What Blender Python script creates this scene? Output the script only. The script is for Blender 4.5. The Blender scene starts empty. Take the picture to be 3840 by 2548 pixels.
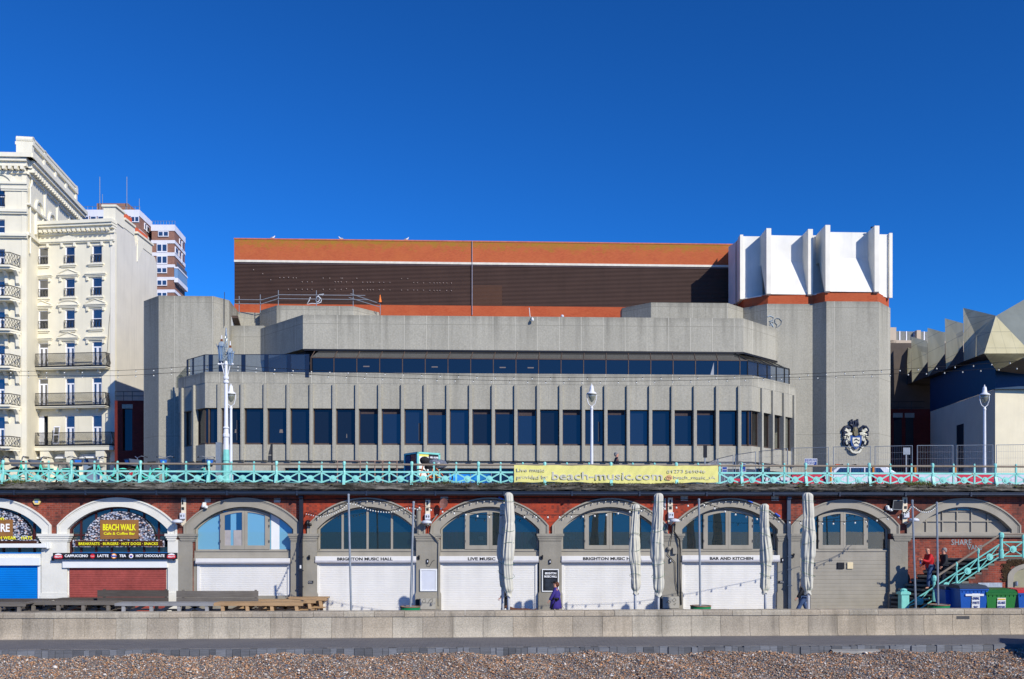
import bpy, math, random
from mathutils import Vector, Matrix
random.seed(7)
rnd = random.uniform
SC = bpy.context.scene
COL = SC.collection
R = math.radians

# ---------------- camera, world, sun, exposure ----------------
FL, CX, HZ, EZ = 3400.0, 1920.0, 1993.0, 3.8      # focal length in photo pixels, centre column, horizon row, eye height
cam = bpy.data.cameras.new('camera'); camo = bpy.data.objects.new('camera', cam); COL.objects.link(camo)
camo.location = (0, 0, EZ); camo.rotation_euler = (R(90), 0, 0)
cam.sensor_width = 36; cam.lens = FL/3840*36; cam.shift_y = (HZ-1274)/3840
cam.clip_start = .5; cam.clip_end = 20000
SC.camera = camo
SUN_AZ, SUN_EL = 40.0, 31.0                        # degrees to the right of straight behind the camera, and up
world = bpy.data.worlds.new('World'); SC.world = world; world.use_nodes = True
wn = world.node_tree; bg = wn.nodes['Background']
sky = wn.nodes.new('ShaderNodeTexSky'); sky.sky_type = 'NISHITA'; sky.sun_disc = False
sky.sun_elevation = R(SUN_EL); sky.sun_rotation = R(180-SUN_AZ)
sky.altitude = 900; sky.air_density = 1.0; sky.dust_density = 0.0; sky.ozone_density = 6.0
gm = wn.nodes.new('ShaderNodeGamma'); tint = wn.nodes.new('ShaderNodeMix'); tint.data_type = 'RGBA'; tint.blend_type = 'MULTIPLY'
tc = wn.nodes.new('ShaderNodeTexCoord'); sx = wn.nodes.new('ShaderNodeSeparateXYZ'); mx = wn.nodes.new('ShaderNodeMath'); mx.operation = 'MAXIMUM'; mx.inputs[1].default_value = .2
cx = wn.nodes.new('ShaderNodeCombineXYZ'); wn.links.new(tc.outputs['Generated'], sx.inputs[0]); wn.links.new(sx.outputs[2], mx.inputs[0])
wn.links.new(sx.outputs[0], cx.inputs[0]); wn.links.new(sx.outputs[1], cx.inputs[1]); wn.links.new(mx.outputs[0], cx.inputs[2]); wn.links.new(cx.outputs[0], sky.inputs[0])   # the haze of the lowest sky kept out
hsv = wn.nodes.new('ShaderNodeHueSaturation'); hsv.inputs['Saturation'].default_value = 1.0
hsv.inputs['Value'].default_value = 1.0
wn.links.new(sky.outputs[0], hsv.inputs['Color']); wn.links.new(hsv.outputs[0], gm.inputs[0]); gm.inputs[1].default_value = 1.28
tint.inputs[0].default_value = 1; tint.inputs[7].default_value = (.125, .515, .81, 1); wn.links.new(gm.outputs[0], tint.inputs[6]); wn.links.new(tint.outputs[2], bg.inputs[0]); bg.inputs[1].default_value = 0.12
sl = bpy.data.lights.new('sun', 'SUN'); sl.energy = 4.7; sl.angle = R(.53); sl.color = (1, .94, .83)
slo = bpy.data.objects.new('sun', sl); COL.objects.link(slo)
sd = Vector((math.sin(R(SUN_AZ))*math.cos(R(SUN_EL)), -math.cos(R(SUN_AZ))*math.cos(R(SUN_EL)), math.sin(R(SUN_EL))))
slo.rotation_euler = sd.to_track_quat('Z', 'Y').to_euler(); slo.location = (40, -40, 60)
SC.view_settings.view_transform = 'Standard'; SC.view_settings.look = 'None'
SC.view_settings.gamma = 1; SC.view_settings.exposure = 0.0; SC.view_settings.use_curve_mapping = False

# ---------------- crops of the photograph to photo pixels ----------------
S_ = dict(a=(0, 480, .44643), b=(0, 1150, .44643), c=(0, 1800, .35077), d=(700, 1800, .35077), e=(1400, 1800, .35077),
          f=(2100, 1800, .35077), g=(2640, 1800, .35077), h=(3200, 1800, .35077), D=(500, 850, .42319), E=(500, 1350, .42319),
          F=(1400, 850, .42319), G=(1400, 1350, .42319), H=(2300, 800, .46551), I=(2300, 1350, .46551), J=(3140, 1100, .5102))
def K(c, x, y=0):
    o = S_[c]; return o[0]+x*o[2], o[1]+y*o[2]
def kx(c, x): return S_[c][0]+x*S_[c][2]
def ky(c, y): return S_[c][1]+y*S_[c][2]

# ---------------- frames ----------------
class Frame:
    """vertical plane with a local x along it, y away from the viewer, z up"""
    def __init__(s, ox, oy, dx, dy):
        l = math.hypot(dx, dy); s.o = Vector((ox, oy, 0)); s.ax = Vector((dx/l, dy/l, 0)); s.ay = Vector((-dy/l, dx/l, 0))
    def W(s, x, y=0, z=0): return s.o+s.ax*x+s.ay*y+Vector((0, 0, z))
    def at(s, px, py, d=0):
        r = Vector(((px-CX)/FL, 1, (HZ-py)/FL)); t = (d+s.ay.dot(s.o))/s.ay.dot(r)
        p = r*t; return s.ax.dot(p-s.o), EZ+p.z
    def X(s, px, d=0): return s.at(px, HZ, d)[0]
    def Z(s, px, py, d=0): return s.at(px, py, d)[1]
    def P(s, px, py, d=0):
        x, z = s.at(px, py, d); return s.W(x, d, z)
WORLD = Frame(0, 0, 1, 0)
def roof(px, py, z):
    Y = FL*(z-EZ)/(HZ-py); return Vector(((px-CX)/FL*Y, Y, 0))
def F2(a, b): return Frame(a[0], a[1], b[0]-a[0], b[1]-a[1])

# ---------------- materials ----------------
def lin(c):
    c /= 255.0; return c/12.92 if c <= .04045 else ((c+.055)/1.055)**2.4
def C(r, g, b, k=1.0): return (lin(r)*k, lin(g)*k, lin(b)*k)
_m = {}
class NT:
    def __init__(s, name):
        s.m = bpy.data.materials.new(name); s.m.use_nodes = True; s.t = s.m.node_tree; s.n = s.t.nodes
        s.b = s.n['Principled BSDF']; s.out = s.n['Material Output']
        s.pos = s.n.new('ShaderNodeNewGeometry').outputs['Position']
    def node(s, t, **k):
        n = s.n.new(t)
        for a, v in k.items(): setattr(n, a, v)
        return n
    def link(s, a, b): s.t.links.new(a, b)
    def map(s, scale):
        m = s.node('ShaderNodeMapping'); m.inputs['Scale'].default_value = scale; s.link(s.pos, m.inputs[0]); return m.outputs[0]
    def noise(s, vec, scale, detail=3, rough=.55):
        n = s.node('ShaderNodeTexNoise'); n.inputs['Scale'].default_value = scale; n.inputs['Detail'].default_value = detail
        n.inputs['Roughness'].default_value = rough; s.link(vec, n.inputs['Vector']); return n.outputs['Fac']
    def ramp(s, f, stops):
        r = s.node('ShaderNodeValToRGB'); e = r.color_ramp.elements
        while len(e) < len(stops): e.new(.5)
        for i, (p, c) in enumerate(stops):
            e[i].position = p; e[i].color = (*c, 1) if not isinstance(c, float) else (c, c, c, 1)
        s.link(f, r.inputs[0]); return r.outputs[0]
    def mix(s, f, a, b, mode='MIX'):
        m = s.node('ShaderNodeMix', data_type='RGBA', blend_type=mode)
        for i, v in ((0, f), (6, a), (7, b)):
            if hasattr(v, 'is_linked'): s.link(v, m.inputs[i])
            else: m.inputs[i].default_value = v if i == 0 else (*v, 1)
        return m.outputs[2]
    def math(s, op, a, b=0.0, c=None):
        m = s.node('ShaderNodeMath', operation=op)
        for i, v in enumerate((a, b) if c is None else (a, b, c)):
            if hasattr(v, 'is_linked'): s.link(v, m.inputs[i])
            else: m.inputs[i].default_value = v
        return m.outputs[0]
    def uv(s):       # (x+y, z) so that walls of any direction are covered
        sp = s.node('ShaderNodeSeparateXYZ'); s.link(s.pos, sp.inputs[0])
        a = s.math('ADD', sp.outputs[0], sp.outputs[1]); cb = s.node('ShaderNodeCombineXYZ')
        s.link(a, cb.inputs[0]); s.link(sp.outputs[2], cb.inputs[1]); return cb.outputs[0], a, sp.outputs[2], sp.outputs[0]
    def bump(s, h, dist=.01, strength=1.0):
        b = s.node('ShaderNodeBump'); b.inputs['Distance'].default_value = dist; b.inputs['Strength'].default_value = strength
        s.link(h, b.inputs['Height']); s.link(b.outputs[0], s.b.inputs['Normal'])
    def col(s, c): s.link(c, s.b.inputs['Base Color'])

def M(name, rgb, rough=.75, var=.12, scale=3.0, metal=0.0, bump=0.0, bscale=60.0, spec=.3, streak=0.0, alpha=1.0, speck=0.0, spscale=25.0):
    """painted or plain surface with tonal variation"""
    if name in _m: return _m[name]
    t = NT(name); t.b.inputs['Roughness'].default_value = rough; t.b.inputs['Metallic'].default_value = metal
    t.b.inputs['Specular IOR Level'].default_value = spec
    dk = tuple(c*(1-var) for c in rgb); lt = tuple(min(.95, c*(1+var*.7)) for c in rgb)
    c = t.mix(t.ramp(t.noise(t.pos, scale, 5), [(.3, 0.0), (.7, 1.0)]), dk, lt)
    if speck:
        f = t.ramp(t.noise(t.pos, spscale, 2), [(.3, 0.0), (.7, 1.0)]); c = t.mix(speck, c, t.mix(f, tuple(x*.45 for x in rgb), tuple(min(.95, x*1.5) for x in rgb)))
    if streak:
        f = t.ramp(t.noise(t.map((1.6, 1.6, .12)), 1.2, 5, .6), [(.5, 0.0), (.78, 1.0)])
        c = t.mix(t.math('MULTIPLY', f, streak), c, tuple(x*.42 for x in rgb))
    t.col(c)
    if bump: t.bump(t.noise(t.pos, bscale, 3), .02, bump)
    if alpha < 1: t.b.inputs['Alpha'].default_value = alpha
    _m[name] = t.m; return t.m

def brick_mat(name, c1, c2, mortar, bw=.235, bh=.078, weather=None, lichen=None, soot=0.0):
    t = NT(name); uv, u, z, x = t.uv(); b = t.node('ShaderNodeTexBrick'); t.link(uv, b.inputs['Vector'])
    b.inputs['Scale'].default_value = 1; b.inputs['Brick Width'].default_value = bw; b.inputs['Row Height'].default_value = bh
    b.inputs['Mortar Size'].default_value = .006; b.inputs['Mortar Smooth'].default_value = .3; b.inputs['Bias'].default_value = -.1
    for k, c in (('Color1', c1), ('Color2', c2), ('Mortar', mortar)): b.inputs[k].default_value = (*c, 1)
    c = b.outputs[0]
    f = t.ramp(t.noise(t.pos, .55, 6, .65), [(.42, 0.0), (.62, 1.0)])
    c = t.mix(t.math('MULTIPLY', f, .55), c, weather or tuple(k*.7 for k in c1))
    if soot:
        f = t.ramp(t.noise(t.map((1.2, 1.2, .35)), 1.1, 6, .65), [(.46, 0.0), (.66, 1.0)]); c = t.mix(t.math('MULTIPLY', f, soot), c, (.045, .036, .034))
        wv = t.node('ShaderNodeTexWhiteNoise', noise_dimensions='2D'); sn = t.node('ShaderNodeVectorMath', operation='SNAP'); sn.inputs[1].default_value = (bw*.5, bh, 1); t.link(uv, sn.inputs[0]); t.link(sn.outputs[0], wv.inputs['Vector']); c = t.mix(t.math('MULTIPLY', t.math('GREATER_THAN', wv.outputs[0], .8), .45), c, (.05, .03, .028))
        f = t.ramp(t.noise(t.map((3, 3, 1.2)), 1.7, 5, .7), [(.66, 0.0), (.74, 1.0)]); c = t.mix(t.math('MULTIPLY', f, .6), c, (.42, .36, .32))
    if lichen:
        z0, z1 = lichen; g = t.math('DIVIDE', t.math('SUBTRACT', z, z0), z1-z0)
        n = t.noise(t.map((.8, .8, 1.3)), 1.6, 8, .75)
        f = t.ramp(t.math('ADD', t.math('MULTIPLY', g, .5), n), [(.73, 0.0), (.98, 1.0)])
        c = t.mix(t.math('MULTIPLY', f, .8), c, C(150, 125, 40, 1.0))
    t.col(c); t.b.inputs['Roughness'].default_value = .85; t.b.inputs['Specular IOR Level'].default_value = .15
    t.bump(b.outputs['Fac'], -.006, .6); _m[name] = t.m; return t.m

def concrete_mat(name, rgb, px=None, zs=(), top=None, dark=.5, jc=1.45):
    """exposed aggregate panels; px = (origin, pitch) of the vertical joints along x, zs = heights of level joints, top = edge height that grime runs down from"""
    t = NT(name); uv, u, z, x = t.uv()
    c = t.mix(t.ramp(t.noise(t.pos, .35, 5), [(.35, 0.0), (.7, 1.0)]), tuple(k*.88 for k in rgb), tuple(k*1.08 for k in rgb))
    f = t.ramp(t.noise(t.pos, 7.0, 3, .7), [(.32, 0.0), (.68, 1.0)]); c = t.mix(.5, c, t.mix(f, tuple(k*.72 for k in rgb), tuple(min(.9, k*1.28) for k in rgb)))
    st = t.ramp(t.noise(t.map((1.1, 1.1, .07)), 1.0, 5, .6), [(.48, 0.0), (.75, 1.0)])
    if top is not None:
        g = t.math('MULTIPLY', st, t.ramp(t.math('SUBTRACT', top, z), [(0.0, 1.0), (.98, .25)]) if False else t.math('MAXIMUM', t.math('SUBTRACT', 1.0, t.math('MULTIPLY', t.math('SUBTRACT', top, z), .22)), .15))
    else: g = t.math('MULTIPLY', st, .5)
    c = t.mix(t.math('MULTIPLY', g, dark), c, tuple(k*.4 for k in rgb))
    if top is not None:
        e = t.math('MAXIMUM', t.math('SUBTRACT', 1.0, t.math('MULTIPLY', t.math('SUBTRACT', top, z), 1.9)), 0.0)
        e = t.math('MULTIPLY', e, t.ramp(t.noise(t.map((1, 1, .4)), .8, 5), [(.3, .25), (.65, 1.0)])); c = t.mix(t.math('MULTIPLY', e, .6), c, tuple(k*.45 for k in rgb))
    if px:
        wn_ = t.node('ShaderNodeTexWhiteNoise', noise_dimensions='1D'); t.link(t.math('FLOOR', t.math('DIVIDE', t.math('SUBTRACT', x, px[0]), px[1])), wn_.inputs['W'])
        c = t.mix(t.math('MULTIPLY', wn_.outputs[0], .16), c, tuple(k*.5 for k in rgb))
    dr = t.ramp(t.noise(t.map((4.5, 4.5, .16)), 1.3, 4, .7), [(.56, 0.0), (.74, 1.0)]); c = t.mix(t.math('MULTIPLY', dr, dark*.5), c, tuple(k*.5 for k in rgb))
    def line(c, v, w, cc):
        f = t.math('LESS_THAN', t.math('ABSOLUTE', v), w); return t.mix(f, c, cc)
    if px:
        v = t.math('MULTIPLY', t.math('SUBTRACT', t.math('FRACT', t.math('ADD', t.math('DIVIDE', t.math('SUBTRACT', x, px[0]), px[1]), 100.5)), .5), px[1])
        c = line(c, v, .022, tuple(min(.9, k*jc) for k in rgb))
        c = line(c, t.math('ADD', v, .035), .014, tuple(k*.6 for k in rgb))
    for zz in zs: c = line(c, t.math('SUBTRACT', z, zz), .022, tuple(k*.62 for k in rgb))
    t.col(c); t.b.inputs['Roughness'].default_value = .9; t.b.inputs['Specular IOR Level'].default_value = .1
    t.bump(t.noise(t.pos, 9, 3, .7), .03, .5); _m[name] = t.m; return t.m

def glass_mat(name, tint=(.1, .12, .13), refl=.3, see=0.0, rough=.0, rc=(1, 1, 1)):
    """see = share of what lies behind that shows through"""
    t = NT(name); t.n.remove(t.b)
    g = t.node('ShaderNodeBsdfGlossy'); g.inputs['Roughness'].default_value = rough; g.inputs['Color'].default_value = (*rc, 1)
    d = t.node('ShaderNodeBsdfDiffuse'); d.inputs['Color'].default_value = (*tint, 1)
    base = d.outputs[0]
    if see:
        tr = t.node('ShaderNodeBsdfTransparent'); tr.inputs['Color'].default_value = (.8, .88, .9, 1)
        m0 = t.node('ShaderNodeMixShader'); m0.inputs[0].default_value = see; t.link(base, m0.inputs[1]); t.link(tr.outputs[0], m0.inputs[2]); base = m0.outputs[0]
    m = t.node('ShaderNodeMixShader'); m.inputs[0].default_value = refl; t.link(base, m.inputs[1]); t.link(g.outputs[0], m.inputs[2])
    # faint waviness of the panes
    b = t.node('ShaderNodeBump'); b.inputs['Distance'].default_value = .004; b.inputs['Strength'].default_value = .04
    t.link(t.noise(t.pos, .9, 2), b.inputs['Height']); t.link(b.outputs[0], g.inputs['Normal'])
    t.link(m.outputs[0], t.out.inputs['Surface']); _m[name] = t.m; return t.m

def wood_mat(name, rgb, var=.35):
    t = NT(name); f = t.ramp(t.noise(t.map((.6, 6, 22)), 3, 5, .65), [(.3, 0.0), (.7, 1.0)])
    c = t.mix(f, tuple(k*(1-var) for k in rgb), tuple(min(.9, k*(1+var*.6)) for k in rgb))
    g = t.ramp(t.noise(t.pos, 1.3, 4), [(.45, 0.0), (.8, 1.0)]); c = t.mix(t.math('MULTIPLY', g, .5), c, tuple(k*.5 for k in rgb))
    t.col(c); t.b.inputs['Roughness'].default_value = .85; t.b.inputs['Specular IOR Level'].default_value = .2; _m[name] = t.m; return t.m

# ---------------- mesh building ----------------
def loc_of(o):
    v = Vector((0, 0, 0))
    while o: v += o.location; o = o.parent
    return v
class MB:
    def __init__(s, fr=None): s.v = []; s.f = []; s.fr = fr; s.mi = []; s.cm = 0
    def add(s, vs, fs):
        n = len(s.v); W = s.fr.W if s.fr else (lambda x, y, z: Vector((x, y, z)))
        s.v += [W(*p) for p in vs]; s.f += [tuple(i+n for i in f) for f in fs]; s.mi += [s.cm]*len(fs); return s
    def box(s, x0, x1, y0, y1, z0, z1):
        return s.add([(x0, y0, z0), (x1, y0, z0), (x1, y1, z0), (x0, y1, z0), (x0, y0, z1), (x1, y0, z1), (x1, y1, z1), (x0, y1, z1)],
                     [(0, 3, 2, 1), (4, 5, 6, 7), (0, 1, 5, 4), (1, 2, 6, 5), (2, 3, 7, 6), (3, 0, 4, 7)])
    def quad(s, a, b, c, d): return s.add([a, b, c, d], [(0, 1, 2, 3)])
    def prism(s, pts, y0, y1):            # outline in (x, z), pushed from y0 to y1
        n = len(pts); v = [(x, y0, z) for x, z in pts]+[(x, y1, z) for x, z in pts]
        return s.add(v, [tuple(range(n)), tuple(range(2*n-1, n-1, -1))]+[(i, i+n, (i+1) % n+n, (i+1) % n) for i in range(n)])
    def slab(s, pts, z0, z1):             # outline in (x, y), pushed from z0 to z1
        n = len(pts); v = [(p[0], p[1], z0) for p in pts]+[(p[0], p[1], z1) for p in pts]
        return s.add(v, [tuple(range(n-1, -1, -1)), tuple(range(n, 2*n))]+[(i, (i+1) % n, (i+1) % n+n, i+n) for i in range(n)])
    def extr(s, prof, x0, x1, closed=False):   # profile in (y, z) pushed along x
        n = len(prof); v = [(x0, y, z) for y, z in prof]+[(x1, y, z) for y, z in prof]
        f = [(i, i+n, i+1+n, i+1) for i in range(n-1)]
        if closed: f += [(n-1, 2*n-1, n, 0), tuple(range(n-1, -1, -1)), tuple(range(n, 2*n))]
        return s.add(v, f)
    def ring(s, outer, inner, y0, y1):    # band between two (x, z) lines of equal count
        n = len(outer); v = []
        for y in (y0, y1): v += [(x, y, z) for x, z in outer]+[(x, y, z) for x, z in inner]
        f = []
        for i in range(n-1):
            f += [(i, i+1, n+i+1, n+i), (2*n+i, 3*n+i, 3*n+i+1, 2*n+i+1), (i, 2*n+i, 2*n+i+1, i+1), (n+i, n+i+1, 3*n+i+1, 3*n+i)]
        f += [(0, n, 3*n, 2*n), (n-1, 3*n-1, 4*n-1, 2*n-1)]
        return s.add(v, f)
    def tube(s, pts, r, n=8, caps=True):
        pts = [Vector(p) for p in pts]; rr = r if isinstance(r, (list, tuple)) else [r]*len(pts); vs = []; fs = []
        up = None
        for i, p in enumerate(pts):
            d = (pts[min(i+1, len(pts)-1)]-pts[max(i-1, 0)]).normalized()
            if up is None or abs(d.dot(up)) > .98: up = Vector((0, 0, 1)) if abs(d.z) < .9 else Vector((0, 1, 0))
            a = d.cross(up).normalized(); b = a.cross(d).normalized()
            for k in range(n):
                t = 2*math.pi*k/n; q = p+a*math.cos(t)*rr[i]+b*math.sin(t)*rr[i]; vs.append(tuple(q))
        for i in range(len(pts)-1):
            for k in range(n): fs.append((i*n+k, i*n+(k+1) % n, (i+1)*n+(k+1) % n, (i+1)*n+k))
        if caps: fs += [tuple(range(n)), tuple(range(len(vs)-1, len(vs)-n-1, -1))]
        return s.add(vs, fs)
    def lathe(s, prof, cx=0, cy=0, cz=0, n=12):     # profile (r, z) round a vertical axis
        vs = []; fs = []
        for r, z in prof:
            for k in range(n): t = 2*math.pi*k/n; vs.append((cx+r*math.cos(t), cy+r*math.sin(t), cz+z))
        for i in range(len(prof)-1):
            for k in range(n): fs.append((i*n+k, i*n+(k+1) % n, (i+1)*n+(k+1) % n, (i+1)*n+k))
        fs += [tuple(range(n-1, -1, -1)), tuple(range(len(vs)-n, len(vs)))]
        return s.add(vs, fs)
    def disc(s, cx, cz, r, y0, y1, n=20):
        return s.prism([(cx+r*math.cos(2*math.pi*k/n), cz+r*math.sin(2*math.pi*k/n)) for k in range(n)], y0, y1)
    def ball(s, c, r, n=8, m=6, sq=(1, 1, 1)):
        vs = [(c[0], c[1], c[2]-r*sq[2])]; fs = []
        for i in range(1, m):
            a = math.pi*i/m-math.pi/2
            for k in range(n): t = 2*math.pi*k/n; vs.append((c[0]+r*sq[0]*math.cos(a)*math.cos(t), c[1]+r*sq[1]*math.cos(a)*math.sin(t), c[2]+r*sq[2]*math.sin(a)))
        vs.append((c[0], c[1], c[2]+r*sq[2])); L = len(vs)-1
        for k in range(n):
            fs.append((0, 1+(k+1) % n, 1+k)); fs.append((L, L-n+k, L-n+(k+1) % n))
        for i in range(m-2):
            for k in range(n): fs.append((1+i*n+k, 1+i*n+(k+1) % n, 1+(i+1)*n+(k+1) % n, 1+(i+1)*n+k))
        return s.add(vs, fs)
    def build(s, name, mat, parent=None, smooth=False, bevel=0.0):
        b = loc_of(parent) if parent else Vector((0, 0, 0))
        if not s.v: s.v = [Vector((0, 0, 0))]
        xs = [p[0] for p in s.v]; ys = [p[1] for p in s.v]; zs = [p[2] for p in s.v]
        c = Vector(((min(xs)+max(xs))/2, (min(ys)+max(ys))/2, min(zs)))
        me = bpy.data.meshes.new(name); me.from_pydata([tuple(p-c) for p in s.v], [], s.f)
        for m in (mat if isinstance(mat, (list, tuple)) else [mat]): me.materials.append(m)
        if isinstance(mat, (list, tuple)): me.polygons.foreach_set('material_index', s.mi)
        if smooth: me.polygons.foreach_set('use_smooth', [True]*len(me.polygons))
        me.update(); o = bpy.data.objects.new(name, me); COL.objects.link(o); o.parent = parent; o.location = c-b
        if bevel:
            bv = o.modifiers.new('bevel', 'BEVEL'); bv.width = bevel; bv.segments = 2; bv.limit_method = 'ANGLE'
        return o
def tag(o, label=None, cat=None, group=None, kind=None):
    if label: o['label'] = label
    if cat: o['category'] = cat
    if group: o['group'] = group
    if kind: o['kind'] = kind
    return o
def thing(name, loc, label, cat, group=None, kind=None):
    o = bpy.data.objects.new(name, None); COL.objects.link(o); o.location = loc; o.empty_display_size = .2
    return tag(o, label, cat, group, kind)
def dup(o, parent=None):
    c = o.copy(); COL.objects.link(c); c.parent = parent
    for ch in o.children: dup(ch, c)
    return c
def place(o, loc, rz=0, label=None, sc=1):
    o.location = loc; o.rotation_euler = (0, 0, rz); o.scale = (sc, sc, sc)
    if label: o['label'] = label
    return o
_dg = None
def text_mesh(txt, name, mat, fr, x, z, y, size, parent, width=None, thick=.006, bold=0.0, slope=0.0, align='CENTER', sx=1.0):
    """raised lettering on a frame; x, z is the baseline middle (or left), fitted to width when given"""
    cu = bpy.data.curves.new(name, 'FONT'); cu.body = txt; cu.size = size; cu.align_x = align; cu.extrude = thick; cu.offset = bold; cu.resolution_u = 2
    ob = bpy.data.objects.new(name, cu); COL.objects.link(ob); bpy.context.view_layer.update()
    me = bpy.data.meshes.new_from_object(ob.evaluated_get(bpy.context.evaluated_depsgraph_get())); bpy.data.objects.remove(ob)
    vs = [v.co.copy() for v in me.vertices]; fs = [tuple(p.vertices) for p in me.polygons]; bpy.data.meshes.remove(me)
    if not vs: return None
    x0 = min(v.x for v in vs); x1 = max(v.x for v in vs); k = sx if not width else width/(x1-x0)
    xm = (x0+x1)/2 if align == 'CENTER' else x0
    b = MB(fr); b.add([(x+(v.x-xm)*k, y-v.z, z+v.y+slope*(v.x-xm)*k) for v in vs], fs)
    return b.build(name, mat, parent)

# ---------------- common materials ----------------
WHITE = M('white_paint', C(230, 232, 230, .95), .5, .05, 2)
BLACK = M('black_paint', (.012, .012, .014), .4, .2, 4)
DKMET = M('dark_iron', (.02, .022, .024), .5, .2, 6)
GALV = M('galvanised_steel', C(150, 158, 165, .9), .45, .15, 5, metal=.3)
TAUPE = M('taupe_paint', C(158, 152, 138, .95), .6, .10, 1.6, streak=.22)
TAUPE2 = M('taupe_masonry', C(150, 145, 132, .92), .75, .16, 1.2, bump=.4, bscale=14, streak=.3)
CREAMM = M('white_masonry', C(228, 226, 214, .93), .7, .08, 1.4, bump=.3, bscale=14, streak=.12)
TEAL = M('teal_paint', C(132, 212, 200, .95), .5, .14, 5, streak=.15)
SHUTW = M('white_shutter_paint', C(228, 226, 220, .93), .55, .05, 1.2, streak=.18)

import numpy as np
MA = .045
ARC = Frame(0, 39.0, 1, MA)        # face of the brick arcade
SW = Frame(0, 32.6, 1, MA)         # front of the sea wall
TZ = .2                            # lower promenade level
DZ = 5.83                          # upper promenade level

# ---------------- setting: sea, beach, path, promenades ----------------
def sheet(name, pts, mat):
    b = MB(); b.add([tuple(p) for p in pts], [tuple(range(len(pts)))]); return tag(b.build(name, mat), kind='structure')
t = NT('sea_water'); t.b.inputs['Base Color'].default_value = (.10, .30, .46, 1); t.b.inputs['Roughness'].default_value = .5
t.bump(t.noise(t.map((.25, .5, 1)), 1, 6), .4, .7); SEA = t.m
sheet('sea', [(-6000, -9000, -3.6), (6000, -9000, -3.6), (6000, -22, -3.6), (-6000, -22, -3.6)], SEA)
t = NT('shingle_ground'); v = t.node('ShaderNodeTexVoronoi'); v.inputs['Scale'].default_value = 16; t.link(t.pos, v.inputs['Vector'])
sp = t.node('ShaderNodeSeparateColor'); t.link(v.outputs['Color'], sp.inputs[0])
t.col(t.ramp(sp.outputs[0], [(0, C(60, 58, 58)), (.3, C(120, 98, 78)), (.5, C(160, 122, 88)), (.7, C(112, 112, 116)), (1, C(175, 160, 140))]))
t.bump(v.outputs['Distance'], -.03, 1); t.b.inputs['Roughness'].default_value = .8; SHG = t.m
b = MB(); ys = [(-30, -4.2), (10, -1.3), (24, -.60), (27, -.38), (29.3, -.235), (31, -.22)]
def beach_bump(x, y): return .05*np.sin(x*1.3+y)+.03*np.sin(x*3.1)+.015*np.sin(x*7.7+y*3)
xs = [-400, -60]+[-24+.4*i for i in range(121)]+[60, 400]; yy = [-30, 0, 12, 20]+[24+.35*i for i in range(21)]
vs = [(x, y+x*MA, float(np.interp(y, [a for a, _ in ys], [c for _, c in ys])+(beach_bump(x, y) if y > 21 and abs(x) < 30 else 0))) for y in yy for x in xs]; n = len(xs)
b.add(vs, [(j*n+i, j*n+i+1, (j+1)*n+i+1, (j+1)*n+i) for j in range(len(yy)-1) for i in range(n-1)])
tag(b.build('beach', SHG), kind='structure')

# loose pebbles over the strip of beach in view
N = 72000; rg = np.random.default_rng(3)
ph = (1+5**.5)/2
ico = np.array([(-1, ph, 0), (1, ph, 0), (-1, -ph, 0), (1, -ph, 0), (0, -1, ph), (0, 1, ph), (0, -1, -ph), (0, 1, -ph), (ph, 0, -1), (ph, 0, 1), (-ph, 0, -1), (-ph, 0, 1)])/1.9
fc = np.array([(0, 11, 5), (0, 5, 1), (0, 1, 7), (0, 7, 10), (0, 10, 11), (1, 5, 9), (5, 11, 4), (11, 10, 2), (10, 7, 6), (7, 1, 8), (3, 9, 4), (3, 4, 2), (3, 2, 6), (3, 6, 8), (3, 8, 9), (4, 9, 5), (2, 4, 11), (6, 2, 10), (8, 6, 7), (9, 8, 1)])
px_ = rg.uniform(-19, 19, N); yl = 24.6+5.35*rg.random(N); py_ = yl+px_*MA
zl = np.interp(yl, [a for a, _ in ys], [c for _, c in ys])+beach_bump(px_, yl)
sz = .0172*np.exp(rg.normal(0, .38, N)); an = rg.uniform(0, 6.283, N); fl = rg.uniform(.45, .85, N); el = rg.uniform(1.0, 1.7, N)
P = ico[None]*(1+rg.normal(0, .10, (N, 12, 1)))
P = P*np.stack([sz*el, sz, sz*fl], 1)[:, None, :]
tl = rg.normal(0, .35, N)[:, None]; Zc = P[..., 2]*np.cos(tl)+P[..., 0]*np.sin(tl); P[..., 0] = P[..., 0]*np.cos(tl)-P[..., 2]*np.sin(tl); P[..., 2] = Zc
ca, sa = np.cos(an)[:, None], np.sin(an)[:, None]
V = np.stack([P[..., 0]*ca-P[..., 1]*sa+px_[:, None], P[..., 0]*sa+P[..., 1]*ca+py_[:, None], P[..., 2]+zl[:, None]+rg.uniform(0, .03, N)[:, None]], -1).reshape(-1, 3)
Fc = (fc[None]+(np.arange(N)*12)[:, None, None]).reshape(-1, 3)
org = np.array([0, 27.3, -.6]); V -= org
me = bpy.data.meshes.new('shingle'); me.vertices.add(len(V)); me.vertices.foreach_set('co', V.ravel().astype(np.float32))
me.loops.add(Fc.size); me.loops.foreach_set('vertex_index', Fc.ravel().astype(np.int32)); me.polygons.add(len(Fc))
me.polygons.foreach_set('loop_start', np.arange(0, Fc.size, 3, dtype=np.int32)); me.polygons.foreach_set('loop_total', np.full(len(Fc), 3, np.int32)); me.polygons.foreach_set('use_smooth', np.ones(len(Fc), bool))
pal = np.array([C(170, 126, 90), C(190, 152, 116), C(148, 116, 92), C(120, 118, 118), C(92, 98, 108), C(168, 160, 150), C(214, 206, 194), C(74, 74, 78), C(188, 136, 92), C(140, 128, 112)])
wt = np.array([.12, .12, .12, .12, .09, .12, .07, .06, .07, .11]); ci = rg.choice(len(pal), N, p=wt/wt.sum())
cc = pal[ci]*np.exp(rg.normal(0, .16, (N, 1))); cc = np.clip(cc*1.0, 0, .9)
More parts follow.
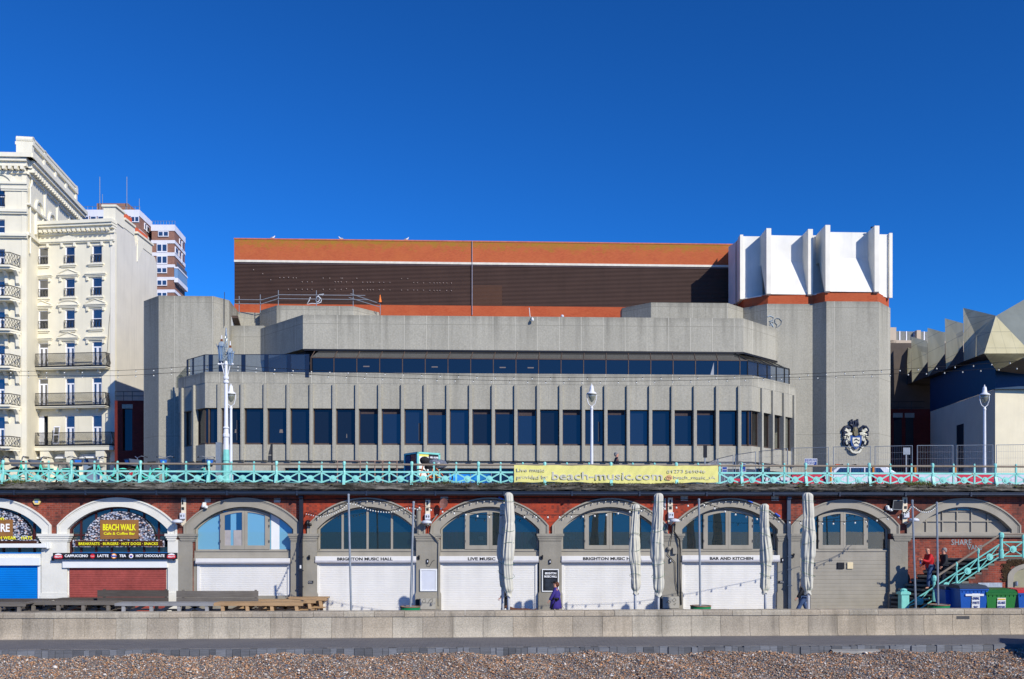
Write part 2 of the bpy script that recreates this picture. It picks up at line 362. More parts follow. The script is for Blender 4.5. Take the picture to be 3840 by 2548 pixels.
at = me.attributes.new('tone', 'FLOAT_COLOR', 'POINT'); at.data.foreach_set('color', np.repeat(np.c_[cc, np.ones(N)], 12, 0).ravel().astype(np.float32))
me.update(); me.validate()
t = NT('pebble_stone'); a = t.node('ShaderNodeAttribute', attribute_name='tone'); t.col(a.outputs['Color']); t.b.inputs['Roughness'].default_value = .6; t.b.inputs['Specular IOR Level'].default_value = .35
me.materials.append(t.m); o = bpy.data.objects.new('shingle', me); COL.objects.link(o); o.location = org
tag(o, 'loose brown, grey and white pebbles covering the beach', 'pebbles', kind='stuff')

# path of dark paving with a darker joint pattern
t = NT('path_paving'); bt = t.node('ShaderNodeTexBrick'); t.link(t.map((1, 1, 1)), bt.inputs['Vector'])
bt.inputs['Scale'].default_value = 1; bt.inputs['Brick Width'].default_value = .3; bt.inputs['Row Height'].default_value = .1; bt.inputs['Mortar Size'].default_value = .006
for k, c in (('Color1', C(98, 97, 99)), ('Color2', C(112, 110, 110)), ('Mortar', C(70, 69, 70))): bt.inputs[k].default_value = (*c, 1)
f = t.ramp(t.noise(t.map((1.4, 9, 1)), 1.6, 3), [(.6, 0.0), (.68, 1.0)]); c = t.mix(t.math('MULTIPLY', f, .55), bt.outputs[0], C(50, 50, 54))
f = t.ramp(t.noise(t.pos, .5, 5), [(.3, 0.0), (.75, 1.0)]); c = t.mix(t.math('MULTIPLY', f, .35), c, C(128, 122, 116)); t.col(c)
t.b.inputs['Roughness'].default_value = .9; PAV = t.m
def strip(name, y0, y1, z, mat, th=.25, x0=-60, x1=60):
    b = MB(SW); b.box(x0, x1, y0, y1, z-th, z); return tag(b.build(name, mat), kind='structure')
strip('path', -2.72, .3, 0, PAV)
PROM = M('promenade_slabs', C(150, 145, 138), .85, .15, 1.5, bump=.2)
strip('lower_promenade', .42, 7.4, TZ, PROM)
ASPH = M('asphalt', (.06, .06, .062), .9, .2, 1.5, speck=.3)
b = MB(ARC); b.box(-300, 300, .62, 300, DZ-.3, DZ); tag(b.build('upper_promenade', ASPH), kind='structure')

# timber edge of the path
TIMB = [wood_mat('weathered_timber', C(106, 108, 112), .4), wood_mat('pale_weathered_timber', C(122, 125, 130), .4), wood_mat('dark_weathered_timber', C(92, 94, 98), .4)]
b = MB(SW); x = -22
while x < 22:
    w = rnd(.16, .36); b.cm = random.choice((0, 0, 1, 1, 2)); dy = rnd(-.03, .02); b.box(x+.006, x+w-.006, -2.86+dy, -2.76, -.95, -.02+rnd(-.03, .015)); x += w
b.cm = 0; b.box(-22, 22, -2.755, -2.725, -.95, -.03)
tag(b.build('timber_edging', TIMB), 'weathered grey upright timber planks edging the path above the shingle', 'retaining edge')
# a cement haunch by the timbers on the right
CEM = M('cement', C(150, 148, 142), .85, .15, 3, bump=.4)
b = MB(SW); x0 = SW.X(3120, -3); x1 = SW.X(3328, -3); pr = []
for i in range(13):
    u = i/12; pr.append((x0+(x1-x0)*u, .05+.09*math.sin(math.pi*u)+rnd(-.01, .01)))
n = len(pr); b.add([(x, -2.88, -.13) for x, h in pr]+[(x, -3.0-h*1.3, -.16) for x, h in pr]+[(x, -3.06-h*1.6, -.42) for x, h in pr], [(i, i+1, n+i+1, n+i) for i in range(n-1)]+[(n+i, n+i+1, 2*n+i+1, 2*n+i) for i in range(n-1)])
tag(b.build('cement_patch', CEM), 'smooth grey cement patch at the foot of the timber edging', 'cement patch')

# sea wall
def swm(name, rgb): return M(name, rgb, .9, .22, 1.0, bump=.6, bscale=30, spec=.1, streak=.85, speck=.34, spscale=22)
SWM = [swm('wall_concrete', C(176, 164, 144, 1.0)), swm('pale_wall_concrete', C(178, 169, 151, 1.0)), swm('dark_wall_concrete', C(165, 155, 138, 1.0))]
wall = thing('sea_wall', SW.W(0, 0, 0), 'long low concrete wall of blocks with coping between path and promenade', 'wall')
pitch = 1.078; x = -22.6; k = 0
prof = [(.42, -.1), (-.09, -.1), (-.085, .02), (-.05, .08), (-.02, .18), (0, .34), (0, .745), (.42, .745)]
while x < 23:
    b = MB(SW); b.extr([(y+rnd(-.004, .004), z) for y, z in prof], x+.006, x+pitch-.006, True); b.build('wall_block', random.choice(SWM), wall)
    x += pitch
b = MB(SW); b.box(-22.6, 23, .05, .35, 0, .73); b.build('core', SWM[2], wall)
x = -22.6+.43
cop = [(.46, .75), (-.035, .75), (-.04, .87), (-.03, .915), (0, .935), (.46, .935)]
while x < 23:
    b = MB(SW); dz = rnd(-.006, .004); b.extr([(y, z+dz) for y, z in cop], x+.007, x+pitch-.007, True); b.build('coping_stone', random.choice(SWM), wall); x += pitch
x0 = SW.X(3587); x1 = SW.X(3635); b = MB(SW); b.box(x0, x1, -.012, .02, SW.Z(3600, 2322), SW.Z(3600, 2311)); b.build('drain_grille', M('grille', (.07, .07, .07), .6), wall)

# unseen block added outside the frame on the right to shade the path
b = MB(); b.box(18.9, 22, 25.2, 28.4, -.8, 1.9); b.prism([(18.7, 1.9), (22.2, 1.9), (20.45, 2.9)], 25.0, 28.6)
tag(b.build('unseen_shadow_block', M('shadow_block_paint', C(190, 200, 205), .6)), 'unseen pale gabled block added to cast shade on path and shingle', 'shadow caster')

# ---------------- the arcade under the promenade ----------------
def zz(py, s=87.2): return EZ+(HZ-py)/s
BRK = brick_mat('red_brick', C(160, 76, 56, 1.0), C(134, 60, 46, 1.0), C(152, 126, 112), weather=C(108, 62, 50), soot=.7)
BRK2 = brick_mat('painted_red_brick', C(182, 72, 46, 1.0), C(162, 60, 40, 1.0), C(168, 88, 64), weather=C(140, 62, 46), soot=.5)
ZS, ZT, RISE = zz(1986), zz(1861), zz(1900)-zz(1986)
ARCHES = [(-30, 188, 'w'), (442, 188, 'w'), (914, 187, 't'), (1375, 186, 't'), (1837, 186, 't'), (2287, 182, 't'), (2735, 181, 't'), (3168, 170, 't'), (3612, 180, 't')]
class Arch:
    def __init__(s, c, a):
        s.c = ARC.X(c); s.a = (ARC.X(c+a)-ARC.X(c-a))/2; s.r = RISE*s.a/2.15; s.px = c
    def top(s, x, off=0.0):
        R_ = (s.a**2+s.r**2)/(2*s.r)-off; d = x-s.c; q = R_*R_-d*d
        return (ZS+s.r-(R_+off)+math.sqrt(q)) if q > 0 else ZS-9
    def arc(s, grow=0.0, rise=0.0, zs=None, n=30):
        a = s.a+grow; r = s.r+rise; z = ZS if zs is None else zs; R_ = (a*a+r*r)/(2*r); th = math.asin(min(1, a/R_)) if r < a else math.pi-math.asin(a/R_)
        return [(s.c+R_*math.sin(-th+2*th*i/n), z+r-R_+R_*math.cos(-th+2*th*i/n)) for i in range(n+1)]
    def region(s, b, x0, x1, zb, y0, y1, off=.05, n=8):
        pts = [(x0, zb), (x1, zb)]
        for i in range(n+1):
            x = x1+(x0-x1)*i/n; pts.append((x, max(zb+.001, s.top(x, off))))
        b.prism(pts, y0, y1)
AR = [Arch(c, a) for c, a, _ in ARCHES]
arcade = thing('brick_arcade', ARC.W(0, .2, 0), 'long red brick arcade wall with pilasters under the promenade', 'arcade')
def brick_part(i0, i1, xa, xb, mat):
    b = MB(ARC); x = xa
    for i in range(i0, i1+1):
        A = AR[i]; xl, xr = A.c-A.a-.02, A.c+A.a+.02
        if xl > x: b.box(x, xl, 0, .45, TZ-.05, ZT+.3)
        n = 24
        for k in range(n):
            u, v = xl+(xr-xl)*k/n, xl+(xr-xl)*(k+1)/n
            b.prism([(u, A.top(u)+.03), (v, A.top(v)+.03), (v, ZT+.3), (u, ZT+.3)], 0, .45)
        if i == 8: b.box(xl, xr, .0, .45, TZ-.05, zz(2004))
        x = xr
    if xb > x: b.box(x, xb, 0, .45, TZ-.05, ZT+.3)
    b.build('brick_wall', mat, arcade)
mid1 = ARC.X(1130); mid2 = ARC.X(2955)
brick_part(0, 2, ARC.X(-400), mid1, BRK); brick_part(3, 6, mid1, mid2, BRK2); brick_part(7, 8, mid2, ARC.X(4300), BRK)

# pilasters with capitals
PIL = [(158, 254, 'w', 144, 268), (631, 723, 't', 620, 740), (1091, 1189, 't', 1082, 1196), (1561, 1651, 't', 1553, 1655), (2022, 2105, 't', 2012, 2114), (2471, 2556, 't', 2462, 2566), (2915, 2999, 't', 2908, 3006), (3335, 3402, 't', 3342, 3420)]
def pilaster(x0, x1, c0, c1, m):
    b = MB(ARC); b.box(x0, x1, -.07, .2, TZ-.05, zz(2024)); b.box(x0-.04, x1+.04, -.10, .2, TZ-.05, zz(2228))
    b.prism([(x0-.04, zz(2228)), (x1+.04, zz(2228)), (x1, zz(2218)), (x0, zz(2218))], -.095, .2)
    p = b.build('pilaster', m, arcade)
    b = MB(ARC); b.box(c0, c1, -.17, .2, zz(2011), zz(2002)); b.box(c0+.04, c1-.04, -.14, .2, zz(2018), zz(2011)); b.box(c0+.08, c1-.08, -.11, .2, zz(2026), zz(2018)); b.box(c0+.11, c1-.11, -.09, .2, zz(2031), zz(2026))
    b.build('capital', m, p)
for a, c, m, d, e in PIL:
    if a == 631:
        xm = ARC.X(670); pilaster(ARC.X(631), xm-.003, ARC.X(622), xm-.003, CREAMM); pilaster(xm+.003, ARC.X(723), xm+.003, ARC.X(738), TAUPE2)
    else: pilaster(ARC.X(a), ARC.X(c), ARC.X(d), ARC.X(e), CREAMM if m == 'w' else TAUPE2)

GL_DK = glass_mat('window_glass', (.012, .03, .04), .14, .45, .0, (1, .82, .62))
GL_BL = glass_mat('blue_film_glass', C(112, 165, 188, 1.0), .12, 0, .0)
GL_SH = glass_mat('shop_glass', (.02, .04, .05), .16, .25, .0, (1, .82, .62))
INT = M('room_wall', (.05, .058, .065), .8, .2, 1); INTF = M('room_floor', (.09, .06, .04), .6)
MAROON = M('maroon_frame', C(70, 30, 30), .5, .2, 3)
def shutter(b, x0, x1, z0, z1, y, step=.078, amp=.016):
    pr = []; z = z1
    while z > z0:
        pr += [(y, z), (y-amp, z-.012), (y-amp*.8, z-step+.012), (y, z-step+.002)]; z -= step
    b.extr(pr, x0, x1)
def surround(A, mat, t, off=.4):
    zc = zz(2002); b = MB(ARC)
    inn = [(A.c-A.a, zc)]+A.arc()+[(A.c+A.a, zc)]
    def out(g, ri): return [(A.c-A.a-g, zc)]+A.arc(g, ri, ZS+.17)+[(A.c+A.a+g, zc)]
    b.ring(out(off-.06, .17), inn, -.05, .34); s = b.build('arch_surround', mat, t)
    b = MB(ARC); b.ring(out(off, .22), out(off-.07, .16), -.10, .1); b.ring(out(off-.10, .13), out(off-.13, .10), -.065, .05)
    b.build('moulding', mat, s)
    return s
BLKTXT = M('black_lettering', (.015, .015, .018), .5)
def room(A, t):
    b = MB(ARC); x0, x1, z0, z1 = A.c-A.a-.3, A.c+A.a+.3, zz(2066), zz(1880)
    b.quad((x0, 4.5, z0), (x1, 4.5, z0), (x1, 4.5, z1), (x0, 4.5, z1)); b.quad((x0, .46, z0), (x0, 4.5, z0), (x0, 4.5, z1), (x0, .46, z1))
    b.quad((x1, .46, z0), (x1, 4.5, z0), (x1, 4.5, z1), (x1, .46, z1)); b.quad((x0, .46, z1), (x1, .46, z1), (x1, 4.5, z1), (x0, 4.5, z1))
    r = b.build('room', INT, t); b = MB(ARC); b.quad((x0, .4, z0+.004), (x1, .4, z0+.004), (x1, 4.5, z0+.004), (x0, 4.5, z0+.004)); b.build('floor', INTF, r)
def front(i, style, txt=None, lab='', glass=None, box=None):
    c, a, kd = ARCHES[i]; A = AR[i]; mat = TAUPE if kd == 't' else WHITE
    t = thing('arch_shopfront', ARC.W(A.c, .1, TZ), lab, 'shopfront', 'arched shopfronts of the arcade')
    surround(A, CREAMM if kd == 'w' else TAUPE, t); zb = zz(2065); g = glass or GL_DK
    fm = MAROON if kd == 'w' else TAUPE
    ri = A.arc(-.02, -.02); ri2 = A.arc(-.10, -.08); b = MB(ARC)
    fr_ = [(ri[0][0], zb)]+ri+[(ri[-1][0], zb)]; fi = [(ri2[0][0], zb)]+ri2+[(ri2[-1][0], zb)]
    b.ring(fr_, fi, .20, .34)
    L, Rr = A.c-A.a+.06, A.c+A.a-.06
    if style == 'door':
        dw = .985*A.a*.52*.98; dw = (ARC.X(c+93)-ARC.X(c))
        b.box(L, Rr, .20, .34, zb-.02, zb+.05)
        w = b.build('window_frame', fm, t)
        for x0, x1 in ((L, A.c-dw), (A.c+dw, Rr)):
            q = MB(ARC); A.region(q, x0, x1, zb+.05, .27, .275, .08); q.build('pane', g, w)
        for sgn in (-1, 1):
            q = MB(ARC); xa, xb = sorted((A.c+sgn*.004, A.c+sgn*dw)); gx0, gx1 = (xa+.19, xb-.11) if sgn < 0 else (xa+.11, xb-.19)
            zt = zb+.22
            A.region(q, xa, gx0, zb+.05, .17, .26, .10, 3); A.region(q, gx1, xb, zb+.05, .17, .26, .10, 3); q.box(gx0, gx1, .17, .26, zb+.05, zt)
            pts = []; n = 6
            up = [(gx0+(gx1-gx0)*k/n, A.top(gx0+(gx1-gx0)*k/n, .10)) for k in range(n+1)]; lo = [(x, z-.13) for x, z in up]
            q.ring(up, lo, .17, .26); d = q.build('door', fm, t)
            q = MB(ARC); A.region(q, gx0, gx1, zt, .215, .22, .23); q.build('pane', g, d)
            for zh in (zb+.35, zb+1.25, zb+1.0):
                q = MB(ARC); q.box(xa-.01 if sgn < 0 else xb-.03, xa+.03 if sgn < 0 else xb+.01, .14, .17, zh, zh+.10); q.build('hinge', M('hinge_metal', (.1, .1, .1), .4), d)
    elif style == 'four':
        b.box(L, Rr, .20, .34, zb-.02, zb+.06); xs_ = [ARC.X(p) for p in (1282, 1376, 1468)]
        for x in xs_: A.region(b, x-.045, x+.045, zb, .22, .33, .05, 2)
        w = b.build('window_frame', fm, t); e = [L]+xs_+[Rr]
        for k in range(4):
            q = MB(ARC); A.region(q, e[k]+(.05 if k else 0), e[k+1]-(.05 if k < 3 else 0), zb+.06, .27, .275, .08); q.build('pane', g, w)
    # fascia under the window
    b = MB(ARC); b.box(A.c-A.a, A.c+A.a, .06, .4, zz(2068 if style != 'door' or i != 7 else 2070), zz(2064)-.02)
    b.box(A.c-A.a, A.c+A.a, .10, .4, zz(2092), zz(2068)-.001); b.build('fascia', fm, t)
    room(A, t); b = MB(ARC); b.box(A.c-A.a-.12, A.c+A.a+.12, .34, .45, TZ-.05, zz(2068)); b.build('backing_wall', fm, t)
    if box:
        x0, x1, y0, y1 = box[:4]; X0, X1, Z0, Z1 = ARC.X(x0), ARC.X(x1), zz(y1), zz(y0)
        b = MB(ARC); b.prism([(X0, Z0), (X1, Z0), (X1, Z1), (X0, Z1)], -.13, .12); h = .3*(Z1-Z0)
        bx = b.build('shutter_box', SHUTW, t, bevel=.012)
        b = MB(ARC); b.extr([(.1, Z0-.02), (-.10, Z0-.03), (-.137, Z0+.03), (-.137, Z0+h), (-.12, Z0+h)], X0-.005, X1+.005, False); b.build('shutter_lip', M('grey_shutter_paint', C(196, 194, 200, .9), .5), bx)
        if txt:
            s_, xc, w_ = txt; text_mesh(s_, 'lettering', BLKTXT, ARC, ARC.X(xc), zz(2101), -.134, .17, bx, ARC.X(xc+w_/2)-ARC.X(xc-w_/2), .004, .006)
        b = MB(ARC); zl = TZ if len(box) < 5 else zz(box[4]); shutter(b, X0+.13, X1-.13, zl, Z0, .10); sh = b.build('roller_shutter', SHUTW, t)
        b = MB(ARC); b.box(X0+.02, X0+.13, .04, .14, zl, Z0); b.build('guide_rail', SHUTW, sh)
        b = MB(ARC); b.box(X1-.13, X1-.02, .04, .14, zl, Z0); b.build('guide_rail', SHUTW, sh)
    return t
LB = 'arch front with '
t2 = front(2, 'door', None, 'taupe arch with pale blue panes and a plain white shutter', GL_BL, (736, 1089, 2093, 2111, 2231))
t3 = front(3, 'four', ('BRIGHTON MUSIC HALL', 1370, 207), 'taupe arch with four tall panes and mirror balls above its shutter', None, (1184, 1561, 2086, 2108))
t4 = front(4, 'door', ('LIVE MUSIC', 1806, 103), 'taupe arch with red curtains above the Live Music shutter', None, (1648, 2019, 2086, 2108))
t5 = front(5, 'door', ('BRIGHTON MUSIC HALL', 2289, 208), 'taupe arch with dining chairs behind glass above a white shutter', None, (2105, 2470, 2086, 2108))
t6 = front(6, 'door', ('BAR AND KITCHEN', 2740, 162), 'taupe arch with red curtain above the Bar and Kitchen shutter', None, (2556, 2921, 2084, 2107))
t7 = front(7, 'door', None, 'taupe arch with boarded taupe front below its glazed doors, beside the stairs')
A = AR[7]; b = MB(ARC); pr = []; z = zz(2092)
while z > TZ: pr += [(.11, z), (.095, z-.02), (.095, z-.155)]; z -= .165
b.extr(pr, A.c-A.a, A.c+A.a); b.build('boarded_front', TAUPE, t7)
for n_, x0, x1, m in (('vent_cover', 3142, 3168, BLACK), ('wall_plate', 3179, 3201, M('cream_plastic', C(222, 205, 165), .5))):
    b = MB(ARC); b.box(ARC.X(x0), ARC.X(x1), .04, .12, zz(2137), zz(2112)); b.build(n_, m, t7, bevel=.015)
# plain grey masonry round the plain white shutter
A = AR[2]; b = MB(ARC); b.box(ARC.X(721), ARC.X(736), .05, .35, TZ, zz(2092)); b.box(ARC.X(1089), A.c+A.a, .16, .35, TZ, zz(2092)); b.box(ARC.X(736), ARC.X(1089), .02, .35, TZ, zz(2232)); b.build('stall_riser', TAUPE2, t2)
b = MB(ARC); b.box(ARC.X(868), ARC.X(902), .3, .33, zz(2062), zz(1905)); b.build('inner_post', WHITE, t2)
b = MB(ARC); b.box(ARC.X(1012), ARC.X(1043), .255, .268, zz(2062), zz(1928)); b.build('white_board', WHITE, t2)
b = MB(ARC); b.box(ARC.X(833), ARC.X(860), .2, .214, zz(2049), zz(1989)); b.box(ARC.X(871), ARC.X(902), .2, .214, zz(2049), zz(1989)); b.build('lower_board', M('grey_board', C(165, 160, 158), .6), t2)
b = MB(ARC); b.box(ARC.X(833), ARC.X(860), .2, .214, zz(1988), zz(1918)); b.box(ARC.X(882), ARC.X(902), .2, .214, zz(1988), zz(1916)); b.build('dark_reflection_panel', glass_mat('dark_glass', (.01, .03, .05), .2), t2)  # dark panels standing in for the dark reflection in the door panes
# curtains
CUR = M('magenta_curtain', C(165, 45, 85, .9), .9, .3, 3); CURR = M('red_curtain', C(150, 25, 45, .9), .9, .3, 3)
def curtain(t, x0, x1, y0, y1, m, d=.5):
    b = MB(ARC); n = 60; X0, X1 = ARC.X(x0, d), ARC.X(x1, d); v = []
    for i in range(n+1):
        u = i/n; x = X0+(X1-X0)*u; w = .05*math.sin(u*(X1-X0)*38)+.02*math.sin(u*17)
        v += [(x, d+w*.5, zz(y0)), (x, d+w, zz(y1))]
    b.add(v, [(2*i, 2*i+2, 2*i+3, 2*i+1) for i in range(n)]); b.build('curtain', m, t)
curtain(t4, 1655, 1733, 1988, 2064, CUR); curtain(t4, 1930, 1998, 1988, 2064, CUR); curtain(t6, 2557, 2632, 1988, 2064, CURR); curtain(t6, 2826, 2860, 1988, 2064, CUR)

# ---- white arches on the left ----
PEB = NT('pebble_print'); v = PEB.node('ShaderNodeTexVoronoi'); v.inputs['Scale'].default_value = 11; PEB.link(PEB.map((1, 1, 1.5)), v.inputs['Vector'])
sp = PEB.node('ShaderNodeSeparateColor'); PEB.link(v.outputs['Color'], sp.inputs[0]); c = PEB.ramp(sp.outputs[0], [(0, C(120, 132, 160)), (.35, C(190, 195, 205)), (.6, C(226, 220, 215)), (.75, C(190, 140, 115)), (.85, C(150, 160, 180)), (1, C(235, 232, 228))])
c = PEB.mix(PEB.ramp(v.outputs['Distance'], [(.35, 0.0), (.6, 1.0)]), c, (.02, .02, .03)); PEB.col(c); PEB.b.inputs['Roughness'].default_value = .4; PEBM = PEB.m
PLANK = wood_mat('brown_plank_print', C(150, 105, 60), .3); DPLANK = wood_mat('dark_plank_print', C(70, 42, 32), .3)
YEL = M('yellow_lettering', C(238, 232, 40), .5, .02); WLET = M('white_lettering', C(240, 240, 240), .5, .02)
def cafe(i, shut, lab, x0, x1, box, awn=False):
    A = AR[i]; t = thing('arch_shopfront', ARC.W(A.c, .1, TZ), lab, 'shopfront', 'arched shopfronts of the arcade'); surround(A, CREAMM, t)
    zb = zz(2072); b = MB(ARC); ri = A.arc(-.01, -.01); r2 = A.arc(-.09, -.07)
    b.ring([(ri[0][0], zb)]+ri+[(ri[-1][0], zb)], [(r2[0][0], zb)]+r2+[(r2[-1][0], zb)], .2, .34)
    cols = [-1.62, -1.0, -.35, .35, 1.0, 1.62]
    for dx in cols: A.region(b, A.c+dx-.035, A.c+dx+.035, zb, .22, .32, .04, 2)
    b.box(A.c-A.a+.05, A.c+A.a-.05, .215, .325, zz(2010), zz(2004)); w = b.build('window_frame', MAROON, t)
    e = [-A.a+.06]+cols+[A.a-.06]
    for k in range(len(e)-1):
        q = MB(ARC); A.region(q, A.c+e[k]+.035, A.c+e[k+1]-.035, zz(2004), .27, .275, .06); q.build('pane', GL_SH, w)
        q = MB(ARC); q.box(A.c+e[k]+.035, A.c+e[k+1]-.035, .27, .275, zb, zz(2010)); q.build('pane', GL_SH, w)
    room(A, t); b = MB(ARC); b.box(x0-.12, x1+.12, .02, .4, TZ, zz(2075)); b.build('door_surround', CREAMM, t)
    b = MB(ARC); b.box(ARC.X(box[0]), ARC.X(box[1]), -.16, .12, zz(box[3]), zz(box[2])); b.build('shutter_box', WHITE, t, bevel=.01)
    b = MB(ARC); shutter(b, x0, x1, TZ, zz(box[3]), .0, .095, .02); b.build('roller_shutter', shut, t)
    return t
BLUS = M('blue_shutter_paint', C(0, 120, 205, 1.0), .45, .10, 1); REDS = M('red_shutter_paint', C(160, 78, 70, 1.0), .65, .2, 2, streak=.35, speck=.2, spscale=9)
A0, A1 = AR[0], AR[1]
t0 = cafe(0, BLUS, 'white arch with a bright blue roller shutter at the left edge', ARC.X(-200), ARC.X(144), (-230, 156, 2089, 2118))
t1 = cafe(1, REDS, 'white arch of a cafe with a faded red roller shutter', ARC.X(261), ARC.X(624), (240, 631, 2098, 2127))
b = MB(ARC); b.box(ARC.X(-230), ARC.X(186), -.34, -.10, zz(2053), zz(2038)); b.box(ARC.X(186), ARC.X(192), -.30, .0, zz(2057), zz(2033)); b.build('folded_awning', WHITE, t0, bevel=.02)
b = MB(ARC); b.box(ARC.X(144), ARC.X(154), -.06, .1, TZ, zz(2118)); b.build('shutter_guide', WHITE, t0)
def pebble_sign(i, r, lab, plank, strip_, stripx):
    A = AR[i]; xc = ARC.X(ARCHES[i][0]+4); zb = zz(2024)
    t = thing('cafe_sign', ARC.W(xc, -.05, zb), lab, 'sign', 'pebble signs over the white arches')
    n = 26; b = MB(ARC); b.prism([(xc+r*math.cos(math.pi*k/n), zb+r*1.0*math.sin(math.pi*k/n)*.82) for k in range(n+1)], .10, .16); bd = b.build('board', PEBM, t)
    b = MB(ARC); b.box(stripx[0], stripx[1], .02, .10, zz(2051), zz(2024)); b.build('strip', PEBM, t)
    b = MB(ARC); b.box(stripx[0]+.12, stripx[1]-.06, .0, .02, zz(2048), zz(2028)); b.build('dark_strip', DPLANK, t)
    b = MB(ARC); x0, x1 = plank; pts = []
    for k in range(13): pts.append((x0+(x1-x0)*k/12, zz(2021)+rnd(-.015, .015)))
    for k in range(13): pts.append((x1-(x1-x0)*k/12, zz(1951)+rnd(-.015, .015)))
    b.prism(pts, .06, .10); b.build('plank', PLANK, t)
    return t
s1 = pebble_sign(1, 1.46, 'pebble patterned arch sign reading BEACH WALK Cafe and Coffee Bar', (ARC.X(373), ARC.X(517)), None, (ARC.X(272), ARC.X(615)))
text_mesh('BEACH WALK', 'lettering', YEL, ARC, ARC.X(446), zz(1989), .05, .36, s1, ARC.X(508)-ARC.X(384), .006, .012)
text_mesh('Cafe & Coffee Bar', 'lettering', YEL, ARC, ARC.X(446), zz(2006), .05, .16, s1, ARC.X(505)-ARC.X(387), .006, .003)
text_mesh('BREAKFASTS · BURGERS · HOT DOGS · SNACKS', 'lettering', YEL, ARC, ARC.X(444), zz(2043.5), -.006, .16, s1, ARC.X(592)-ARC.X(295), .004, .003)
s0 = pebble_sign(0, 1.55, 'pebble patterned arch sign at the left edge reading ORE and BEACH WEAR HATS', (ARC.X(-90), ARC.X(44)), None, (ARC.X(-200), ARC.X(142)))
text_mesh('STORE', 'lettering', WLET, ARC, ARC.X(-14), zz(1994), .05, .46, s0, ARC.X(34)-ARC.X(-62), .006, .012)
text_mesh('Brighton', 'lettering', YEL, ARC, ARC.X(-32), zz(1952), .05, .22, s0, ARC.X(12)-ARC.X(-76), .006, .003)
text_mesh('BEACH WEAR    HATS', 'lettering', YEL, ARC, ARC.X(38), zz(2023), -.006, .19, s0, ARC.X(120)-ARC.X(-45), .004, .003)
# black menu sign
bs = thing('menu_sign', ARC.W(ARC.X(432), -.3, zz(2095)), 'long black sign listing cappuccino, latte, tea and hot chocolate', 'sign')
b = MB(ARC); b.box(ARC.X(199, -.28), ARC.X(665, -.28), -.30, -.24, zz(2095), zz(2072)); b.box(ARC.X(203), ARC.X(206), -.24, -.07, zz(2100), zz(2090)); b.box(ARC.X(655), ARC.X(658), -.24, -.07, zz(2100), zz(2090)); b.build('board', BLACK, bs)
for s_, x0, x1 in (('CAPPUCCINO', 243, 330), ('LATTE', 366, 407), ('TEA', 448, 473), ('HOT CHOCOLATE', 510, 617)):
    text_mesh(s_, 'lettering', WLET, ARC, ARC.X((x0+x1)/2, -.3), zz(2087), -.306, .15, bs, ARC.X(x1)-ARC.X(x0), .004, .004)
REDP = M('red_emblem', C(205, 30, 45), .5, .05); BLUP = M('blue_emblem', C(30, 70, 170), .5); ORGP = M('orange_emblem', C(240, 150, 30), .5)
for px_c, k in ((219, 0), (643, 0), (347.5, 1), (427.5, 2), (492, 3)):
    x = ARC.X(px_c, -.3); z = zz(2083.5); b = MB(ARC)
    if k == 0:
        b.cm = 0; b.prism([(x-.19, z-.06), (x-.13, z-.10), (x+.13, z-.10), (x+.19, z-.06), (x+.16, z+.04), (x-.16, z+.04)], -.312, -.30); b.cm = 1; b.prism([(x-.15, z+.045), (x+.15, z+.045), (x+.1, z+.09), (x, z+.11), (x-.1, z+.09)], -.312, -.30)
        b.build('emblem', [REDP, WLET], bs); text_mesh("KELLY'S", 'lettering', WLET, ARC, x, z-.055, -.318, .09, bs, .27, .003, .003)
    elif k == 1: b.disc(x, z, .095, -.312, -.30); b.build('emblem', REDP, bs); text_mesh('Coca', 'lettering', WLET, ARC, x, z-.02, -.318, .07, bs, .14, .003)
    elif k == 2:
        b.cm = 0; b.disc(x, z, .11, -.310, -.30); b.cm = 1; b.disc(x, z, .075, -.314, -.31); b.build('emblem', [ORGP, WLET], bs); text_mesh('Fanta', 'lettering', BLUP, ARC, x, z-.03, -.320, .1, bs, .24, .003, .006)
    else:
        b.cm = 0; b.disc(x, z, .09, -.312, -.30); b.cm = 1; b.box(x-.04, x+.04, -.318, -.312, z-.05, z+.03); b.build('emblem', [WLET, BLUP], bs); text_mesh('CAFE', 'lettering', REDP, ARC, x, z+.0, -.321, .05, bs, .12, .003)

# ---- blind arch over the stairs ----
A = AR[8]; t8 = thing('blind_arch', ARC.W(A.c, .1, zz(2015)), 'taupe arch filled with painted panels above the stairs', 'arch')
surround(A, TAUPE, t8); q = MB(ARC); A.region(q, A.c-A.a+.02, A.c+A.a-.02, zz(2002), .24, .34, .02, 20); pn = q.build('panel', TAUPE, t8)
b = MB(ARC)
for px_c in (3482, 3543, 3598, 3652, 3713): A.region(b, ARC.X(px_c)-.025, ARC.X(px_c)+.025, zz(2002), .18, .24, .06, 2)
b.box(A.c-A.a*.86, A.c+A.a*.86, .17, .24, zz(1956), zz(1952)); b.box(A.c-A.a*.45, A.c+A.a*.45, .17, .24, zz(1917), zz(1913)); b.build('glazing_bar', TAUPE, t8)
b = MB(ARC); A.region(b, ARC.X(3560), ARC.X(3650), zz(1911), .225, .236, .07, 8); b.build('top_light', GL_SH, t8)
b = MB(ARC); x0, x1 = ARC.X(3412), ARC.X(3835); b.box(x0, x1, -.16, .3, zz(2011), zz(2001)); b.box(x0, x1, -.12, .3, zz(2016), zz(2011)); b.box(x0, x1, .0, .3, zz(2001), zz(1996)); b.build('string_course', TAUPE, t8)
GRAF = M('pale_graffiti', C(140, 165, 170), .7)
text_mesh('SHARE', 'graffiti', GRAF, ARC, ARC.X(3605), zz(2046), -.005, .36, arcade, ARC.X(3645)-ARC.X(3570), .004, -.002)
text_mesh('VANS', 'graffiti', GRAF, ARC, ARC.X(3655), zz(2064), -.005, .30, arcade, ARC.X(3683)-ARC.X(3628), .004, -.002)

